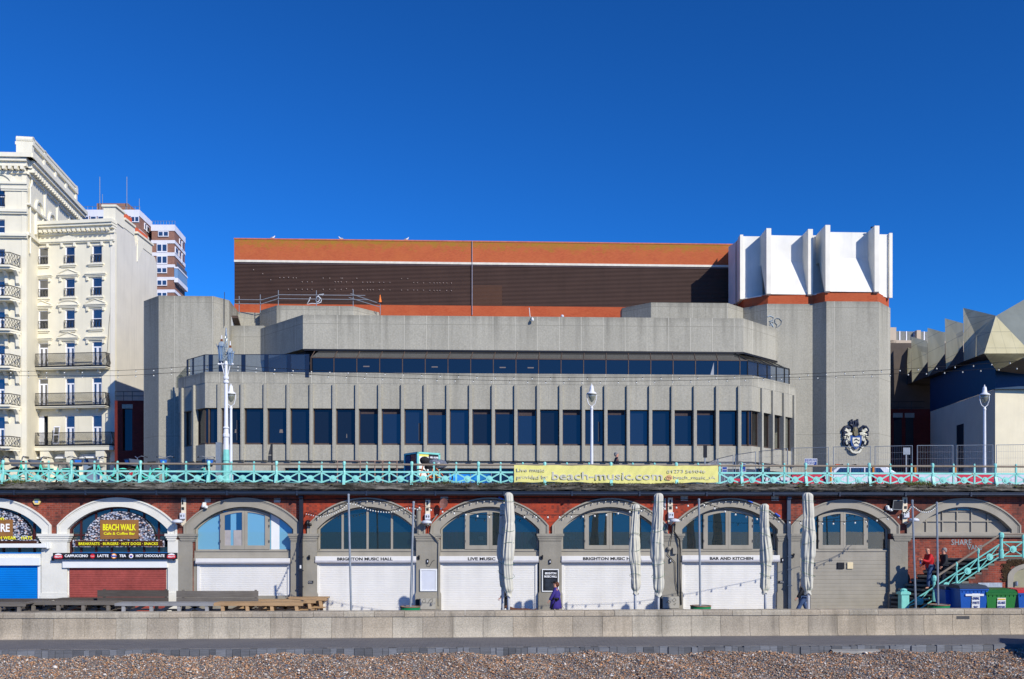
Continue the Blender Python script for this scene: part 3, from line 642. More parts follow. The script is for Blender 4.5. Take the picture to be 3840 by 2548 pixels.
# ---- cornice, gutter, downpipes ----
t = NT('cornice_stone'); c = t.mix(t.ramp(t.noise(t.map((1, 1, 2)), 1.3, 6, .7), [(.3, 0.0), (.65, 1.0)]), C(70, 68, 60), C(138, 134, 124))
f = t.ramp(t.noise(t.map((.7, 2, 6)), 1.6, 7, .75), [(.40, 0.0), (.56, 1.0)]); c = t.mix(t.math('MULTIPLY', f, .88), c, (.018, .017, .014)); t.col(c)
t.b.inputs['Roughness'].default_value = .95; t.b.inputs['Specular IOR Level'].default_value = .1; t.bump(t.noise(t.pos, 6, 6, .7), .06, 1); CORN = t.m
cor = thing('promenade_cornice', ARC.W(0, -.2, zz(1850)), 'weathered mossy stone cornice along the promenade edge', 'cornice')
pr = [(.65, zz(1860)), (-.28, zz(1858)), (-.30, zz(1846)), (-.40, zz(1843)), (-.46, zz(1838)), (-.45, zz(1833)), (-.40, zz(1831)), (-.41, DZ+.0), (-.36, DZ+.02), (.65, DZ+.02)]
x = -24.0
while x < 25:
    L = 2.45; b = MB(ARC); n = 12; v = []
    for i in range(n+1):
        for (y, z) in pr: v.append((x+L*i/n-(.005 if i == n else 0), y+(rnd(-.018, .018) if y < -.2 else 0), z+(rnd(-.012, .012) if y < -.2 else 0)))
    m_ = len(pr); f = [(i*m_+k, i*m_+k+1, (i+1)*m_+k+1, (i+1)*m_+k) for i in range(n) for k in range(m_-1)]+[tuple(range(m_)), tuple(range(n*m_+m_-1, n*m_-1, -1))]
    b.add(v, f); b.build('cornice_stone', CORN, cor); x += L
GUT = M('dark_blue_gutter_paint', C(42, 50, 64, .9), .35, .2, 2, spec=.5)
g = thing('gutter', ARC.W(0, -.4, zz(1862)), 'long dark blue gutter under the promenade cornice', 'gutter')
b = MB(ARC); z0, z1 = zz(1861), zz(1846); b.extr([(-.30, z1), (-.29, z0+.04), (-.36, z0), (-.44, z0+.01), (-.50, z0+.07), (-.50, z1-.03), (-.53, z1-.02), (-.53, z1+.005), (-.50, z1+.005), (-.48, z0+.08), (-.42, z0+.03), (-.33, z0+.05), (-.32, z1)], -24, 25, True); b.build('trough', GUT, g)
x = -23.6
while x < 24: b = MB(ARC); b.box(x, x+.07, -.545, -.30, z0-.006, z1+.012); b.build('bracket', GUT, g); x += 2.9
def downpipe(px0, px1, lab, m):
    x = (ARC.X(px0, -.1)+ARC.X(px1, -.1))/2; r = (ARC.X(px1)-ARC.X(px0))/2
    t = thing('downpipe', ARC.W(x, -.15, TZ), lab, 'downpipe'); b = MB(ARC)
    b.box(x-r, x+r, -.22, -.10, zz(2003), zz(1862)); b.box(x-r*1.15, x+r*1.15, -.30, -.10, zz(1862)-.1, zz(1862)); b.build('pipe', m, t)
    b = MB(ARC); b.prism([(x-r*1.2, zz(2003)), (x+r*1.2, zz(2003)), (x+r*.85, zz(2022)), (x-r*.85, zz(2022))], -.26, -.09); b.build('hopper', m, t)
    b = MB(ARC); b.box(x-r*.85, x+r*.85, -.30, -.175, TZ, zz(2022)); b.build('pipe', m, t)
    b = MB(ARC)
    for py in (2090, 2140, 2200): b.box(x-r*1.3, x+r*1.3, -.315, -.17, zz(py), zz(py-4))
    b.build('pipe_clip', m, t); return t, x, r
dp, x, r = downpipe(1124, 1138, 'black square downpipe between the plain shutter arch and the mirror ball arch', M('black_pipe_paint', (.02, .022, .03), .35, .2, 3))
b = MB(ARC); b.box(x-r*.5, x+r*.3, -.306, -.30, zz(2130), zz(2118)); b.build('sticker', WHITE, dp)
downpipe(2949, 2962, 'blue grey downpipe between the Bar and Kitchen arch and the boarded arch', M('bluegrey_pipe_paint', C(70, 82, 98), .4, .2, 3))

# ---------------- the conference centre ----------------
def pl(*pts, z): return [roof(px, py, z) for px, py in pts]
def back(pts, d=6.0): return [Vector(p) for p in pts]+[Vector((pts[-1].x, pts[-1].y+d, 0)), Vector((pts[0].x, pts[0].y+d, 0))]
cc = thing('conference_centre', (0, 84, DZ), 'large brutalist grey concrete conference centre with an orange brick upper storey and white finned corner', 'building')
zP = 18.05
lo = pl((669, 1419), (769, 1395), (2819, 1407.5), (2984, 1447), z=zP)
FF = F2(lo[1], lo[2]); FLf = F2(lo[0], lo[1]); FRt = F2(lo[2], lo[3]); LEN = (lo[2]-lo[1]).length
def zf(py, d=0): return FF.Z(950, py, d)
fx0, fx1 = FF.X(815.3, -.2), FF.X(2768.5, -.2); PT = (fx1-fx0)/23
CG = (C(175, 171, 156, .97))
wx = FF.W(fx0+.14).x
CPAR = concrete_mat('aggregate_concrete', CG, (wx+PT/2*0, PT*.9992), (zf(1403),), zP, .85)
CPAN = concrete_mat('panel_concrete', tuple(k*1.0 for k in CG), (wx, PT*.9992), (), None, .7, 1.0)
bx = FF.W(FF.X(1429.6, 2.4)).x
CBAND = concrete_mat('band_concrete', CG, (bx, 2.052), (22.95,), 23.75, .85)
CTOW = concrete_mat('tower_concrete', tuple(k*.97 for k in CG), (roof(940, 1109, 26.3).x-10.93, 3.6), (25.7, 18.9, 12.9), 26.3, 1.0)
CTOR = concrete_mat('stair_tower_concrete', tuple(k*.97 for k in CG), (roof(3128, 1131, 26.4).x, 6.3), (25.8, 18.9, 13.4), 26.4, .85)
CUP = concrete_mat('upper_parapet_concrete', tuple(k*.92 for k in CG), (roof(1404, 1149, 26.3).x, 3.5), (25.9,), 26.3, .95)
BGL = glass_mat('navy_glass', (.006, .010, .018), .058)
BZ = glass_mat('bronze_glass', (.05, .045, .035), .10, .55)
FRM = M('bronze_frame', C(92, 76, 66, .8), .5, .2, 3)
NAVY = M('navy_frame', C(28, 44, 70, .9), .4, .1)
zb0, zw1, zw0, zl0, zbm = zf(1437), zf(1531), zf(1667.5), zf(1727), zf(1754)
b = MB(); inner = [lo[0]+Vector((2, 3, 0)), lo[1]+Vector((.6, 1.2, 0)), lo[2]+Vector((-.6, 1.2, 0)), lo[3]+Vector((-2, 3, 0)), lo[3]+Vector((-1, 12, 0)), lo[0]+Vector((1, 12, 0))]
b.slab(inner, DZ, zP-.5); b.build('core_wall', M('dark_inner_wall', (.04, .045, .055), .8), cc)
# parapet
def outer(off):  # the three-sided line pushed out by off
    return [FLf.W(-.0, -off), FF.W(-off*.41, -off), FF.W(LEN+off*.41, -off), FRt.W((lo[3]-lo[2]).length, -off)]
def band(off0, off1, z0, z1, mat, name, par=cc):
    a, c = outer(off0), outer(off1); b = MB()
    v = [(p.x, p.y, z) for z in (z0, z1) for p in a]+[(p.x, p.y, z) for z in (z0, z1) for p in c]
    f = []
    for i in range(3): f += [(i, i+1, 5+i, 4+i), (8+i, 12+i, 13+i, 9+i), (4+i, 5+i, 13+i, 12+i), (i, 8+i, 9+i, i+1)]
    f += [(0, 4, 12, 8), (3, 11, 15, 7)]
    b.add(v, f); return b.build(name, mat, par)
band(.02, -.8, zb0, zP, CPAR, 'parapet'); band(0, -.6, zw1, zb0-.002, CPAN, 'upper_panel'); band(-.02, -.6, zl0, zw0, CPAN, 'lower_panel'); band(-.25, -.8, zbm, zl0-.002, CPAN, 'beam')
band(.5, -.5, zbm-.35, zbm-.002, CPAN, 'soffit_ledge') if False else None
LL, LR = (lo[1]-lo[0]).length, (lo[3]-lo[2]).length
def fin(fr, x, w=.28, p=.21):
    b = MB(fr); b.prism([(x, zl0+.02), (x+w, zl0+.02), (x+w, zb0-.05), (x, zb0-.05)], -p, .5)
    b.add([(x+w*.1, -.05, zl0-.12), (x+w*.9, -.05, zl0-.12), (x+w*.9, .2, zl0-.12), (x+w*.1, .2, zl0-.12), (x, -p, zl0+.021), (x+w, -p, zl0+.021), (x+w, .2, zl0+.021), (x, .2, zl0+.021)], [(0, 1, 2, 3), (0, 1, 5, 4), (1, 2, 6, 5), (3, 0, 4, 7)])
    b.build('fin', CPAN, cc)
BGV = [BGL, glass_mat('navy_glass_dim', (.008, .010, .014), .045), glass_mat('navy_glass_bright', (.010, .016, .03), .072)]
BLND = M('brown_blind', C(78, 66, 66, .8), .8, .2, 5)
def window(fr, x0, x1, g=BGL):
    b = MB(fr); f = .07; y0, y1 = .26, .42
    b.box(x0, x1, y0, y1, zw1-f, zw1-.002); b.box(x0, x1, y0, y1, zw0+.002, zw0+.16); b.box(x0, x0+f, y0, y1, zw0+.16, zw1-f); b.box(x1-f, x1, y0, y1, zw0+.16, zw1-f)
    w = b.build('window', FRM, cc); q = MB(fr); q.quad((x0+f, .36, zw0+.16), (x1-f, .36, zw0+.16), (x1-f, .36, zw1-f), (x0+f, .36, zw1-f)); q.build('pane', g, w); return w
wins = []
for i in range(24): fin(FF, fx0+PT*i)
for i in range(23):
    xa, xb = fx0+PT*i+.29, fx0+PT*(i+1)-.01; w_ = window(FF, xa, xb, random.choice(BGV)); wins.append(w_)
    if i in (6, 7, 9, 11, 12, 13, 15, 17, 20, 21): q = MB(FF); q.box(xa+.12, xb-.12, .345, .356, zw1-.07-rnd(.25, .5), zw1-.09); q.build('blind', BLND, w_)
    if i in (0, 8, 16): q = MB(FF); q.box(xb-.5, xb-.3, .345, .356, zw0+.4, zw1-rnd(.8, 1.4)); q.build('curtain', M('dim_curtain', C(70, 74, 84, .8), .8), w_)
window(FF, -.1, fx0-.01); window(FF, fx1+.29, LEN+.1)
lf = [FLf.X(px) for px in (683, 727)]; rf = [FRt.X(px) for px in (2850, 2891, 2932, 2971)]
for x in lf: fin(FLf, x, .3)
for x in rf: fin(FRt, x, .3)
window(FLf, lf[0]+.31, lf[1]-.01, BZ); window(FLf, lf[1]+.31, LL+.1, BZ); window(FLf, .05, lf[0]-.01, BZ)
window(FRt, -.1, rf[0]-.01, BZ)
for i in range(3): window(FRt, rf[i]+.31, rf[i+1]-.01, BZ)
# pale objects behind a few panes
LAMPW = M('lamp_shade', C(150, 140, 135, .6), .7)
for px, y0, y1, x_ in ((885, 1609, 1623, 7), (1054, 1609, 1622, 9), (1300, 1625, 1640, 2), (1900, 1658, 1664, 5)):
    b = MB(FF); x = FF.X(px, .3); b.prism([(x-.17*x_/9, zf(y1)), (x+.17*x_/9, zf(y1)), (x+.12*x_/9, zf(y0)), (x-.12*x_/9, zf(y0))], .345, .356); b.build('lamp_shade', LAMPW, cc)
# dark ground floor glazing under the beam
b = MB(FF); b.quad((-1, .9, DZ), (LEN+2, .9, DZ), (LEN+2, .9, zbm+.1), (-1, .9, zbm+.1)); gg = b.build('ground_glazing', BGL, cc)
b = MB(FF); x = -.9
while x < LEN: b.box(x, x+.09, .8, .9, DZ, zbm); x += PT*.86
b.build('mullion', NAVY, gg)
b = MB(FF); b.box(-2, LEN, .74, .8, DZ+1.05, DZ+1.35); b.build('pale_band', M('pale_band', C(150, 145, 135, .6), .7), gg) if False else None
# upper glazing with a sloping top
zg = FF.Z(1160, 1341, .9); zu = FF.Z(1400, 1317, 2.3)
gx0, gx1 = FF.X(1166.5, .9), FF.X(2803, .9); gp = (gx1-gx0)/((2803-1166.5)/84.6)
b = MB(FF); b.quad((gx0, .9, 17.6), (gx1, .9, 17.6), (gx1, .9, zg), (gx0, .9, zg)); ug = b.build('ribbon_glazing', BGL, cc)
b = MB(FF); b.quad((gx0, .9, zg), (gx1, .9, zg), (gx1-.5, 2.3, zu), (gx0+.5, 2.3, zu)); b.build('sloped_glazing', glass_mat('sloped_glass', (.05, .05, .048), .18), ug)
b = MB(FF); b.box(gx0, gx1, .84, .9, zg-.07, zg+.03); b.box(gx0, gx1, .85, .9, 17.9, 18.12); x = gx0
while x < gx1+.1: b.box(x-.04, x+.04, .84, .9, 17.6, zg); b.tube([(x, .87, zg), (x+(.2 if x > 20 else .1), 2.3, zu)], .05, 4); x += gp
b.build('mullion', FRM, ug)
for px, py in ((1374, 1375), (1630, 1377), (1885, 1379), (1990, 1380)):
    b = MB(FF); x = FF.X(px, .9); z = FF.Z(px, py, .9); b.box(x-.28, x+.28, .885, .892, z-.05, z+.05); b.build('ceiling_light', LAMPW, ug)
b = MB(FF); x = FF.X(2672, .9); b.prism([(x-.2, zg-1.35), (x+.12, zg-1.4), (x+.12, zg-.2)], .885, .892); b.build('pale_blind', M('pale_blind', C(170, 175, 180, .8), .7), ug)
pr2 = FF.W(gx1, .9); p3 = roof(2959, 1384, zg); GR = F2(pr2, p3); gl = (p3-pr2.xy.to_3d()).length
b = MB(GR); b.quad((0, 0, 16.8), (gl, 0, 16.8), (gl, 0, zg), (0, 0, zg)); rg2 = b.build('canted_glazing', BZ, cc)
b = MB(GR); b.quad((0, .0, zg), (gl, .0, zg), (gl-1.2, 1.4, zu), (.0, 1.4, zu)); b.build('sloped_glazing', BZ, rg2)
b = MB(GR)
for k in range(6):
    x = gl*(0, .24, .46, .68, .88, 1)[k]; b.box(x-.05, x+.05, -.05, .03, 16.8, zg)
    if k < 5: b.tube([(x, 0, zg), (x*.85, 1.4, zu)], .05, 4)
b.box(0, gl, -.05, .03, zg-.08, zg+.03); b.build('mullion', DKMET, rg2)
# terrace floor and the band of the top storey
b = MB(); b.slab([lo[0]+Vector((.5, .9, 0)), lo[1]+Vector((.2, .82, 0)), lo[2]+Vector((-.2, .82, 0)), lo[3]+Vector((-.5, .9, 0)), lo[3]+Vector((0, 10, 0)), lo[0]+Vector((0, 10, 0))], 17.0, 17.55); b.build('terrace_floor', CPAN, cc)
ub = pl((978, 1233), (1136, 1181), (2788, 1195), (2911, 1235), z=23.75)
b = MB(); b.slab(back(ub, 5), 20.6, 23.75); b.build('upper_band', CBAND, cc)
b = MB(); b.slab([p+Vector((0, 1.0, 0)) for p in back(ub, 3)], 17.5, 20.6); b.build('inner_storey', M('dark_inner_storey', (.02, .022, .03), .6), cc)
b = MB(); b.slab([ub[1]+Vector((.1, -.12, 0)), ub[2]+Vector((0, -.12, 0)), ub[3]+Vector((.1, -.1, 0)), ub[3]+Vector((-1, .8, 0)), ub[2]+Vector((-.3, .6, 0)), ub[1]+Vector((.2, .6, 0))], 20.42, 20.585); b.build('soffit_shade_strip', BLACK, cc)  # black strip painted in as the shadow under the band
b = MB(); b.slab(back(pl((859, 1222), (990, 1222), z=24.05), 4), 17.5, 24.05); b.build('terrace_block', CBAND, cc)
# windscreen of the terrace
zt = FF.Z(950, 1332, .3); ws = pl((703, 1351), (769, 1332), (1157, 1331), z=zt); W1, W2 = F2(ws[0], ws[1]), F2(ws[1], ws[2])
l1, l2 = (ws[1]-ws[0]).length, (ws[2]-ws[1]).length
b = MB(W1); b.quad((0, 0, 17.6), (l1, 0, 17.6), (l1, 0, zt), (0, 0, zt)); s_ = b.build('windscreen', BZ, cc)
b = MB(W2); b.quad((0, 0, 17.6), (l2, 0, 17.6), (l2, 0, zt), (0, 0, zt)); b.build('windscreen', BZ, cc)
b = MB(W1)
for px in (703, 724, 766): x = W1.X(px); b.box(x-.07, x+.07, -.06, .06, 17.6, zt+.04)
b.box(0, l1, -.03, .03, zt, zt+.05); b.build('screen_post', NAVY, s_)
b = MB(W2)
for px in (790, 828, 912.6, 999, 1084, 1152): x = W2.X(px); b.box(x-.17, x+.17, -.06, .10, 17.6, zt+.04)
b.box(0, l2, -.03, .03, zt, zt+.05); b.build('screen_post', NAVY, s_)
b = MB(W1); b.prism([(-2.2, 17.3), (0, 17.3), (0, zt-.5), (-2.2, 18.3)], -.02, .02); b.build('windscreen', BZ, cc)

# towers
tw = pl((539, 1130), (595, 1109.4), (800.5, 1111.5), (859.7, 1127), (893.6, 1169.5), z=26.3)
b = MB(); b.slab(back(tw, 14), DZ-.1, 26.3); b.build('concrete_tower', CTOW, cc)
b = MB(); b.slab(back(pl((888, 1170), (976, 1174), z=26.3), 2), 20, 26.3); b.build('link_wall', CTOW, cc)
TF = F2(tw[3], tw[4]); b = MB(TF); tx = TF.X(868); b.prism([(tx, 24.0), (tx+2.0, 24.0), (tx+2.0, 24.2), (tx+.5, 24.9), (tx, 24.9)], -.02, .1); b.build('vent_opening', WHITE, cc)
b = MB(TF); b.prism([(tx+.1, 25.1), (tx+2.3, 24.2), (tx+2.3, 24.0), (tx+.1, 24.85)], -.6, .1); b.build('vent_hood', FRM, cc)
b = MB(); b.slab(back(pl((974, 1166), (1037.5, 1146), (1325, 1149), (1420.5, 1172), z=26.3), 1.5), 20, 26.3); b.build('upper_parapet', CUP, cc)
b = MB(); b.slab(back(pl((2332.6, 1156), (2441, 1135), (2730.6, 1137.5), (2786.5, 1156), z=26.3), 1.5), 20, 26.3); b.build('upper_parapet', CUP, cc)
b = MB(); b.tube([roof(860, 1222, 24.0)+Vector((0, -1.5, 23.6)), roof(860, 1222, 24.0)+Vector((0, -1.5, 26.9))], .03, 5); b.build('aerial', DKMET, cc)
tr_ = pl((2786, 1156), (2877, 1140), (3047, 1141), (3099, 1130.5), (3296, 1132), (3339, 1156), z=26.4)
b = MB(); b.slab(back(tr_, 6), DZ-.1, 26.4); b.build('stair_tower', CTOR, cc)
b = MB(); tp = [p+Vector((.1 if p.x < 30 else -.1, .12, 0)) for p in tr_]; b.slab(back(tp, 5), 26.4, 27.36)
OBR = brick_mat('orange_brick', C(184, 88, 54, 1.0), C(170, 76, 46, 1.0), C(150, 92, 66), weather=C(186, 98, 62), lichen=None)
OBL = brick_mat('lichened_orange_brick', C(190, 98, 62, 1.0), C(176, 86, 54, 1.0), C(160, 104, 70), weather=C(190, 106, 62), lichen=(32.3, 34.5))
b.build('brick_plinth', OBR, cc)
# orange brick block with a louvred face
bb = pl((878, 898), (2744, 920), z=34.2); BB = F2(bb[0], bb[1]); LB_ = (bb[1]-bb[0]).length
def zb_(py): return BB.Z(1411, py)
z1, z2, z3 = zb_(981), zb_(989), zb_(1144); Le = LB_+2.5
b = MB(BB); b.box(0, Le, 0, 24, z1, 34.2); bk = b.build('brick_block', OBL, cc)
b = MB(BB); b.box(-.03, Le, -.04, .5, 34.201, 34.33); b.build('coping', M('brick_coping', C(190, 110, 80), .8, .2, 3), bk)
b = MB(BB); b.box(0, Le, -.06, .3, z2, z1-.002); b.build('white_trim', M('white_trim', C(228, 222, 205, .95), .7, .12, 2, streak=.2), cc)
LOUV = M('brown_louvre', C(84, 62, 52, .95), .7, .12, .5, streak=.2); b = MB(BB); n = 30; st = (z2-.14-z3)/n; pr = []
for i in range(n): z = z2-.14-i*st; pr += [(.15, z), (.10, z-.01), (.10, z-st*.6), (.16, z-st*.72), (.16, z-st+.004)]
b.extr(pr, 0, Le); lv = b.build('louvre', LOUV, cc)
b = MB(BB); b.box(0, Le-2.5, .04, .3, z2-.14, z2-.002); b.build('flashing', M('brown_flashing', C(96, 80, 82), .6, .2, 1, speck=.3), lv)
b = MB(BB); b.box(.3, Le, .28, 24, z3, z2); b.build('inner_wall', BLACK, lv)
b = MB(BB); b.box(0, Le, .0, 24, 22, z3-.002); b.build('brick_base', OBR, cc)
px_ = BB.X(1770.5); b = MB(BB); b.tube([(px_, -.1, zb_(1180)), (px_, -.1, 34.3)], .035, 6); b.build('lightning_strip', M('grey_strip', C(150, 150, 165), .5), cc)
b = MB(BB); b.box(BB.X(1773), BB.X(1883), .085, .2, zb_(1143), zb_(1066)); b.build('brown_patch', M('brown_patch', C(62, 36, 22), .7), lv) if False else None
b = MB(BB); x0, x1 = BB.X(1773), BB.X(1883); pr = []
for i in range(15): z = zb_(1066)-i*st; pr += [(.135, z), (.085, z-.01), (.085, z-st*.6), (.145, z-st*.72), (.145, z-st+.004)]
b.extr(pr, x0, x1); b.build('newer_louvre', M('rust_brown_louvre', C(78, 46, 26), .7, .1), lv)
# fixings left by removed letters
FX = []
for x, y in ((1298, 453), (1333, 453), (1375, 450), (1416, 455), (1443, 455), (1496, 490), (1542, 490), (1583, 491), (1682, 457), (1740, 458), (1840, 458), (1853, 458), (1788, 490), (1815, 490), (1842, 490), (1888, 491), (1943, 492), (1980, 459), (2033, 494), (2073, 494), (2099, 494), (2125, 494), (2180, 495), (2219, 495), (2274, 497), (1065, 383), (1146, 418), (1217, 472), (1375, 555), (1443, 556), (1496, 556), (1542, 556), (1583, 556), (1682, 556), (1740, 556), (1787, 557), (1842, 557), (1888, 550), (1943, 557), (2033, 558), (2073, 558), (2099, 559), (2125, 559), (2180, 559), (2219, 560), (2274, 561)): FX.append(K('D', x, y))
for x, y in ((147, 495), (250, 462), (305, 462), (358, 497), (390, 497), (445, 500), (501, 500), (538, 500), (565, 500), (590, 500), (620, 500), (652, 501), (692, 501), (147, 561), (250, 563), (305, 563), (358, 563), (390, 563), (445, 564), (501, 565), (538, 566), (565, 566), (590, 566), (650, 567), (692, 568)): FX.append(K('F', x, y))
for px, py in FX: x, z = BB.at(px, py); b = MB(BB); b.box(x-.025, x+.025, .0, .11, z-.04, z+.04); b.build('sign_fixing', M('pale_fixing', C(175, 158, 150), .6), lv)
def scribble(fr, pts, y, r, mat, par, name='graffiti'):
    b = MB(fr); q = [fr.at(px, py) for px, py in pts]; b.tube([(x, y, z) for x, z in q], r, 5); return b.build(name, mat, par)
GW = M('white_graffiti', C(205, 210, 215), .7)
scribble(BB, [K('D', *p) for p in ((1568, 625), (1555, 660), (1537, 688), (1580, 682), (1625, 684), (1660, 672), (1668, 645), (1648, 625), (1630, 622), (1645, 605), (1688, 598), (1672, 612))], .06, .05, GW, lv)
scribble(BB, [K('D', *p) for p in ((1618, 660), (1620, 630), (1640, 615), (1655, 640), (1640, 665), (1618, 672))], .06, .05, GW, lv)
GB = M('pale_blue_graffiti', C(170, 185, 195), .7); TC = F2(tr_[1], tr_[2])
scribble(TC, [K('H', *p) for p in ((1243, 835), (1262, 828), (1290, 840), (1285, 862), (1255, 870), (1290, 880), (1280, 900), (1262, 905), (1262, 880), (1278, 900), (1290, 918))], -.02, .05, GB, cc)
scribble(TC, [K('H', *p) for p in ((1300, 860), (1315, 848), (1335, 850), (1355, 870), (1350, 895), (1330, 912), (1310, 925), (1318, 900), (1303, 885), (1300, 862))], -.02, .05, M('grey_graffiti', C(125, 135, 140), .8), cc)
# white canopy with blades
WC = M('white_canopy_panel', C(232, 230, 222, .95), .6, .08, .6, streak=.22); WB = M('white_blade', C(236, 231, 216, .98), .6, .06, .8, streak=.15)
zc0, zc1 = 27.35, 33.7
cp = pl((2780, 1119), (2882, 1102.6), (3038, 1105), (3103, 1093), (3287, 1095), (3339, 1114), z=zc0); CF = F2(cp[3], cp[4])
def cl(p): d = p-CF.o; return CF.ax.dot(d), CF.ay.dot(d)
Q = [cl(p) for p in cp]; zt_ = zc1-.05; can = None
def cpanel(x0, x1, y0, y1, slope, m=WC, dip=0.0):
    global can
    b = MB(CF); z0 = zc0+dip
    if slope: v = [(x0, y0+.1, z0), (x1, y1+.1, z0), (x0, y0+1.45, z0+3.7), (x1, y1+1.45, z0+3.7), (x0, y0+1.45, zt_), (x1, y1+1.45, zt_)]
    else: v = [(x0, y0, z0-.0), (x1, y1, z0-.0), (x0, y0, z0+3), (x1, y1, z0+3), (x0, y0, zt_), (x1, y1, zt_)]
    v += [(x0, max(y0, y1)+2.3, zt_), (x1, max(y0, y1)+2.3, zt_), (x0, max(y0, y1)+2.3, z0), (x1, max(y0, y1)+2.3, z0)]
    b.add(v, [(0, 1, 3, 2), (2, 3, 5, 4), (4, 5, 7, 6), (0, 8, 9, 1)]); o = b.build('canopy_panel', m, can or cc); can = can or o
cpanel(Q[0][0], Q[1][0], Q[0][1]+.1, Q[0][1]+.1, False); cpanel(Q[1][0], Q[2][0], Q[1][1], Q[2][1], True)
cpanel(Q[2][0], Q[3][0], Q[2][1]+1.4, Q[2][1]+1.2, False); cpanel(Q[3][0], Q[4][0], Q[3][1], Q[4][1], True); cpanel(Q[4][0], Q[5][0], Q[5][1]+.1, Q[5][1]+.1, False)
b = MB(CF); xa, ya = Q[0]; b.quad((xa, ya, zc0), (xa, ya, zt_), (xa+.15, ya+3.6, zt_), (xa+.15, ya+3.6, zc0)); b.quad((xa, ya+2, zc0), (xa, ya+2, zt_), (xa-.3, ya+3.6, zt_), (xa-.3, ya+3.6, zc0)); b.build('canopy_panel', WC, can)
b = MB(CF); b.slab([(Q[0][0]+.1, Q[0][1]+1), (Q[1][0], Q[0][1]+1), (Q[2][0], Q[2][1]+1.5), (Q[4][0], Q[4][1]+1.5), (Q[5][0]-.1, Q[5][1]+.8), (Q[5][0]-.1, 9), (Q[0][0]+.1, 9)], zc0+.05, zc1-.1); b.build('canopy_core', WC, cc)
b = MB(); b.slab([p+Vector((0, .35, 0)) for p in back(cp, 6)], zc0-.06, zc0+.05); b.build('canopy_soffit', WC, cc)
for i in range(6):
    x, y = Q[i]; w = .24; top = zc1+.12; b = MB(Frame(CF.W(x, y).x, CF.W(x, y).y, CF.ay.x, CF.ay.y))
    if i in (0, 5): b.prism([(-.12, zc0-.12), (.6, zc0), (.6, zc1-.04), (-.12, zc1+.03)], -.16, .16)
    else: b.prism([(-.12, zc0-.02), (.1, zc0-.12), (1.6, zc0+3.3), (2.4, zc0+3.3), (2.4, zc1-.1), (1.6, zc1+.0), (-.1, top)], -w, w)
    b.build('blade', WB, cc)
# entrance posts, left flank, coat of arms wall
b = MB(FF)
for px in [kx('E', v) for v in (1808, 2010, 2140, 2210, 2335)]+[kx('G', v) for v in (80, 210)]: x = FF.X(px, -3); b.tube([(x, -3, DZ), (x, -3, FF.Z(px, 1729, -3))], .05, 6)
b.tube([(FF.X(1265, -3), -3, FF.Z(1300, 1729, -3)), (FF.X(1492, -3), -3, FF.Z(1300, 1729, -3))], .04, 5)
b.build('entrance_post', M('bronze_post', C(150, 125, 110), .5), cc)
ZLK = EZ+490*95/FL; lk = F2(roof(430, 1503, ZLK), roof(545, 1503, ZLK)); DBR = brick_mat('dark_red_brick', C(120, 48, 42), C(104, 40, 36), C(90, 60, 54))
b = MB(lk); w_ = (roof(545, 1503, ZLK)-roof(430, 1503, ZLK)).length; wx0, wx1 = lk.X(460), lk.X(496)
b.box(0, wx0, 0, 3, DZ, ZLK); b.box(wx1, w_, 0, 3, DZ, ZLK); b.box(wx0, wx1, 0, 3, lk.Z(470, 1516), ZLK); b.box(wx0, wx1, 0, 3, DZ, lk.Z(470, 1690)); b.build('brick_link', DBR, cc)
b = MB(lk); b.box(wx0, wx1, .3, .4, lk.Z(470, 1690), lk.Z(470, 1534)); b.build('slot_window', BGL, cc)
b = MB(lk); b.box(wx0-.05, wx1+.05, -.05, .4, lk.Z(470, 1533), lk.Z(470, 1517)); b.build('lintel', CPAN, cc)
b = MB(lk)
for x in (0, .9, 1.8, w_): b.tube([(x, .1, ZLK), (x, .1, ZLK+.95)], .03, 5)
b.tube([(0, .1, ZLK+.95), (w_, .1, ZLK+.95)], .03, 5); b.tube([(0, .1, ZLK+.5), (w_, .1, ZLK+.5)], .03, 5); b.build('roof_rail', DKMET, cc)
b = MB(); ll = pl((667, 1764), (769, 1755), z=zbm+.0) if False else [FLf.W(-.3, -.1), FF.W(-.2, -.3), FF.W(7, -.3), FF.W(7, 1), FF.W(0, 1), FLf.W(-.3, 1.5)]
b.slab(ll, zbm-.32, zbm-.004); b.build('ledge', CPAN, cc)
# roof scaffold rail
SCF = thing('scaffold_rail', roof(1200, 1150, 26.3)+Vector((0, 1, 26.3)), 'galvanised scaffold tube guard rail with a cone on the concrete parapet roof', 'guard rail')
def sp_(px, py, d=92.3): return Vector(((px-CX)/FL*d, d, EZ+(HZ-py)/FL*d))
for x, y0, y1 in ((938, 778, 618), (1125, 765, 603), (1285, 722, 565), (1622, 725, 567), (1948, 720, 560), (2188, 782, 650)):
    b = MB(); p = K('D', x, y0); q = K('D', x, y1); b.tube([sp_(*p), sp_(*q)], .04, 6); b.build('post', GALV, SCF)
for seg in (((893, 648), (1140, 650)), ((893, 684), (1115, 687)), ((1125, 655), (1300, 605)), ((1125, 690), (1285, 640)), ((1290, 605), (2055, 612)), ((1290, 640), (2080, 650)), ((1925, 596), (2185, 685)), ((1910, 630), (2185, 715))):
    b = MB(); b.tube([sp_(*K('D', *p), 92.2) for p in seg], .04, 6); b.build('rail', GALV, SCF)
cn = thing('traffic_cone', sp_(*K('D', 2187, 675)), 'orange traffic cone stuck on the end post of the scaffold rail', 'cone'); b = MB(); p = sp_(*K('D', 2187, 675)); b.lathe([(.2, 0), (.17, .04), (.1, .38), (.04, .78), (.02, .8)], p.x, p.y, p.z); b.build('cone_body', M('cone_orange', C(230, 120, 50), .6), cn)
b = MB(); b.box(p.x-.22, p.x+.22, p.y-.22, p.y+.22, p.z-.05, p.z); b.build('cone_base', BLACK, cn)

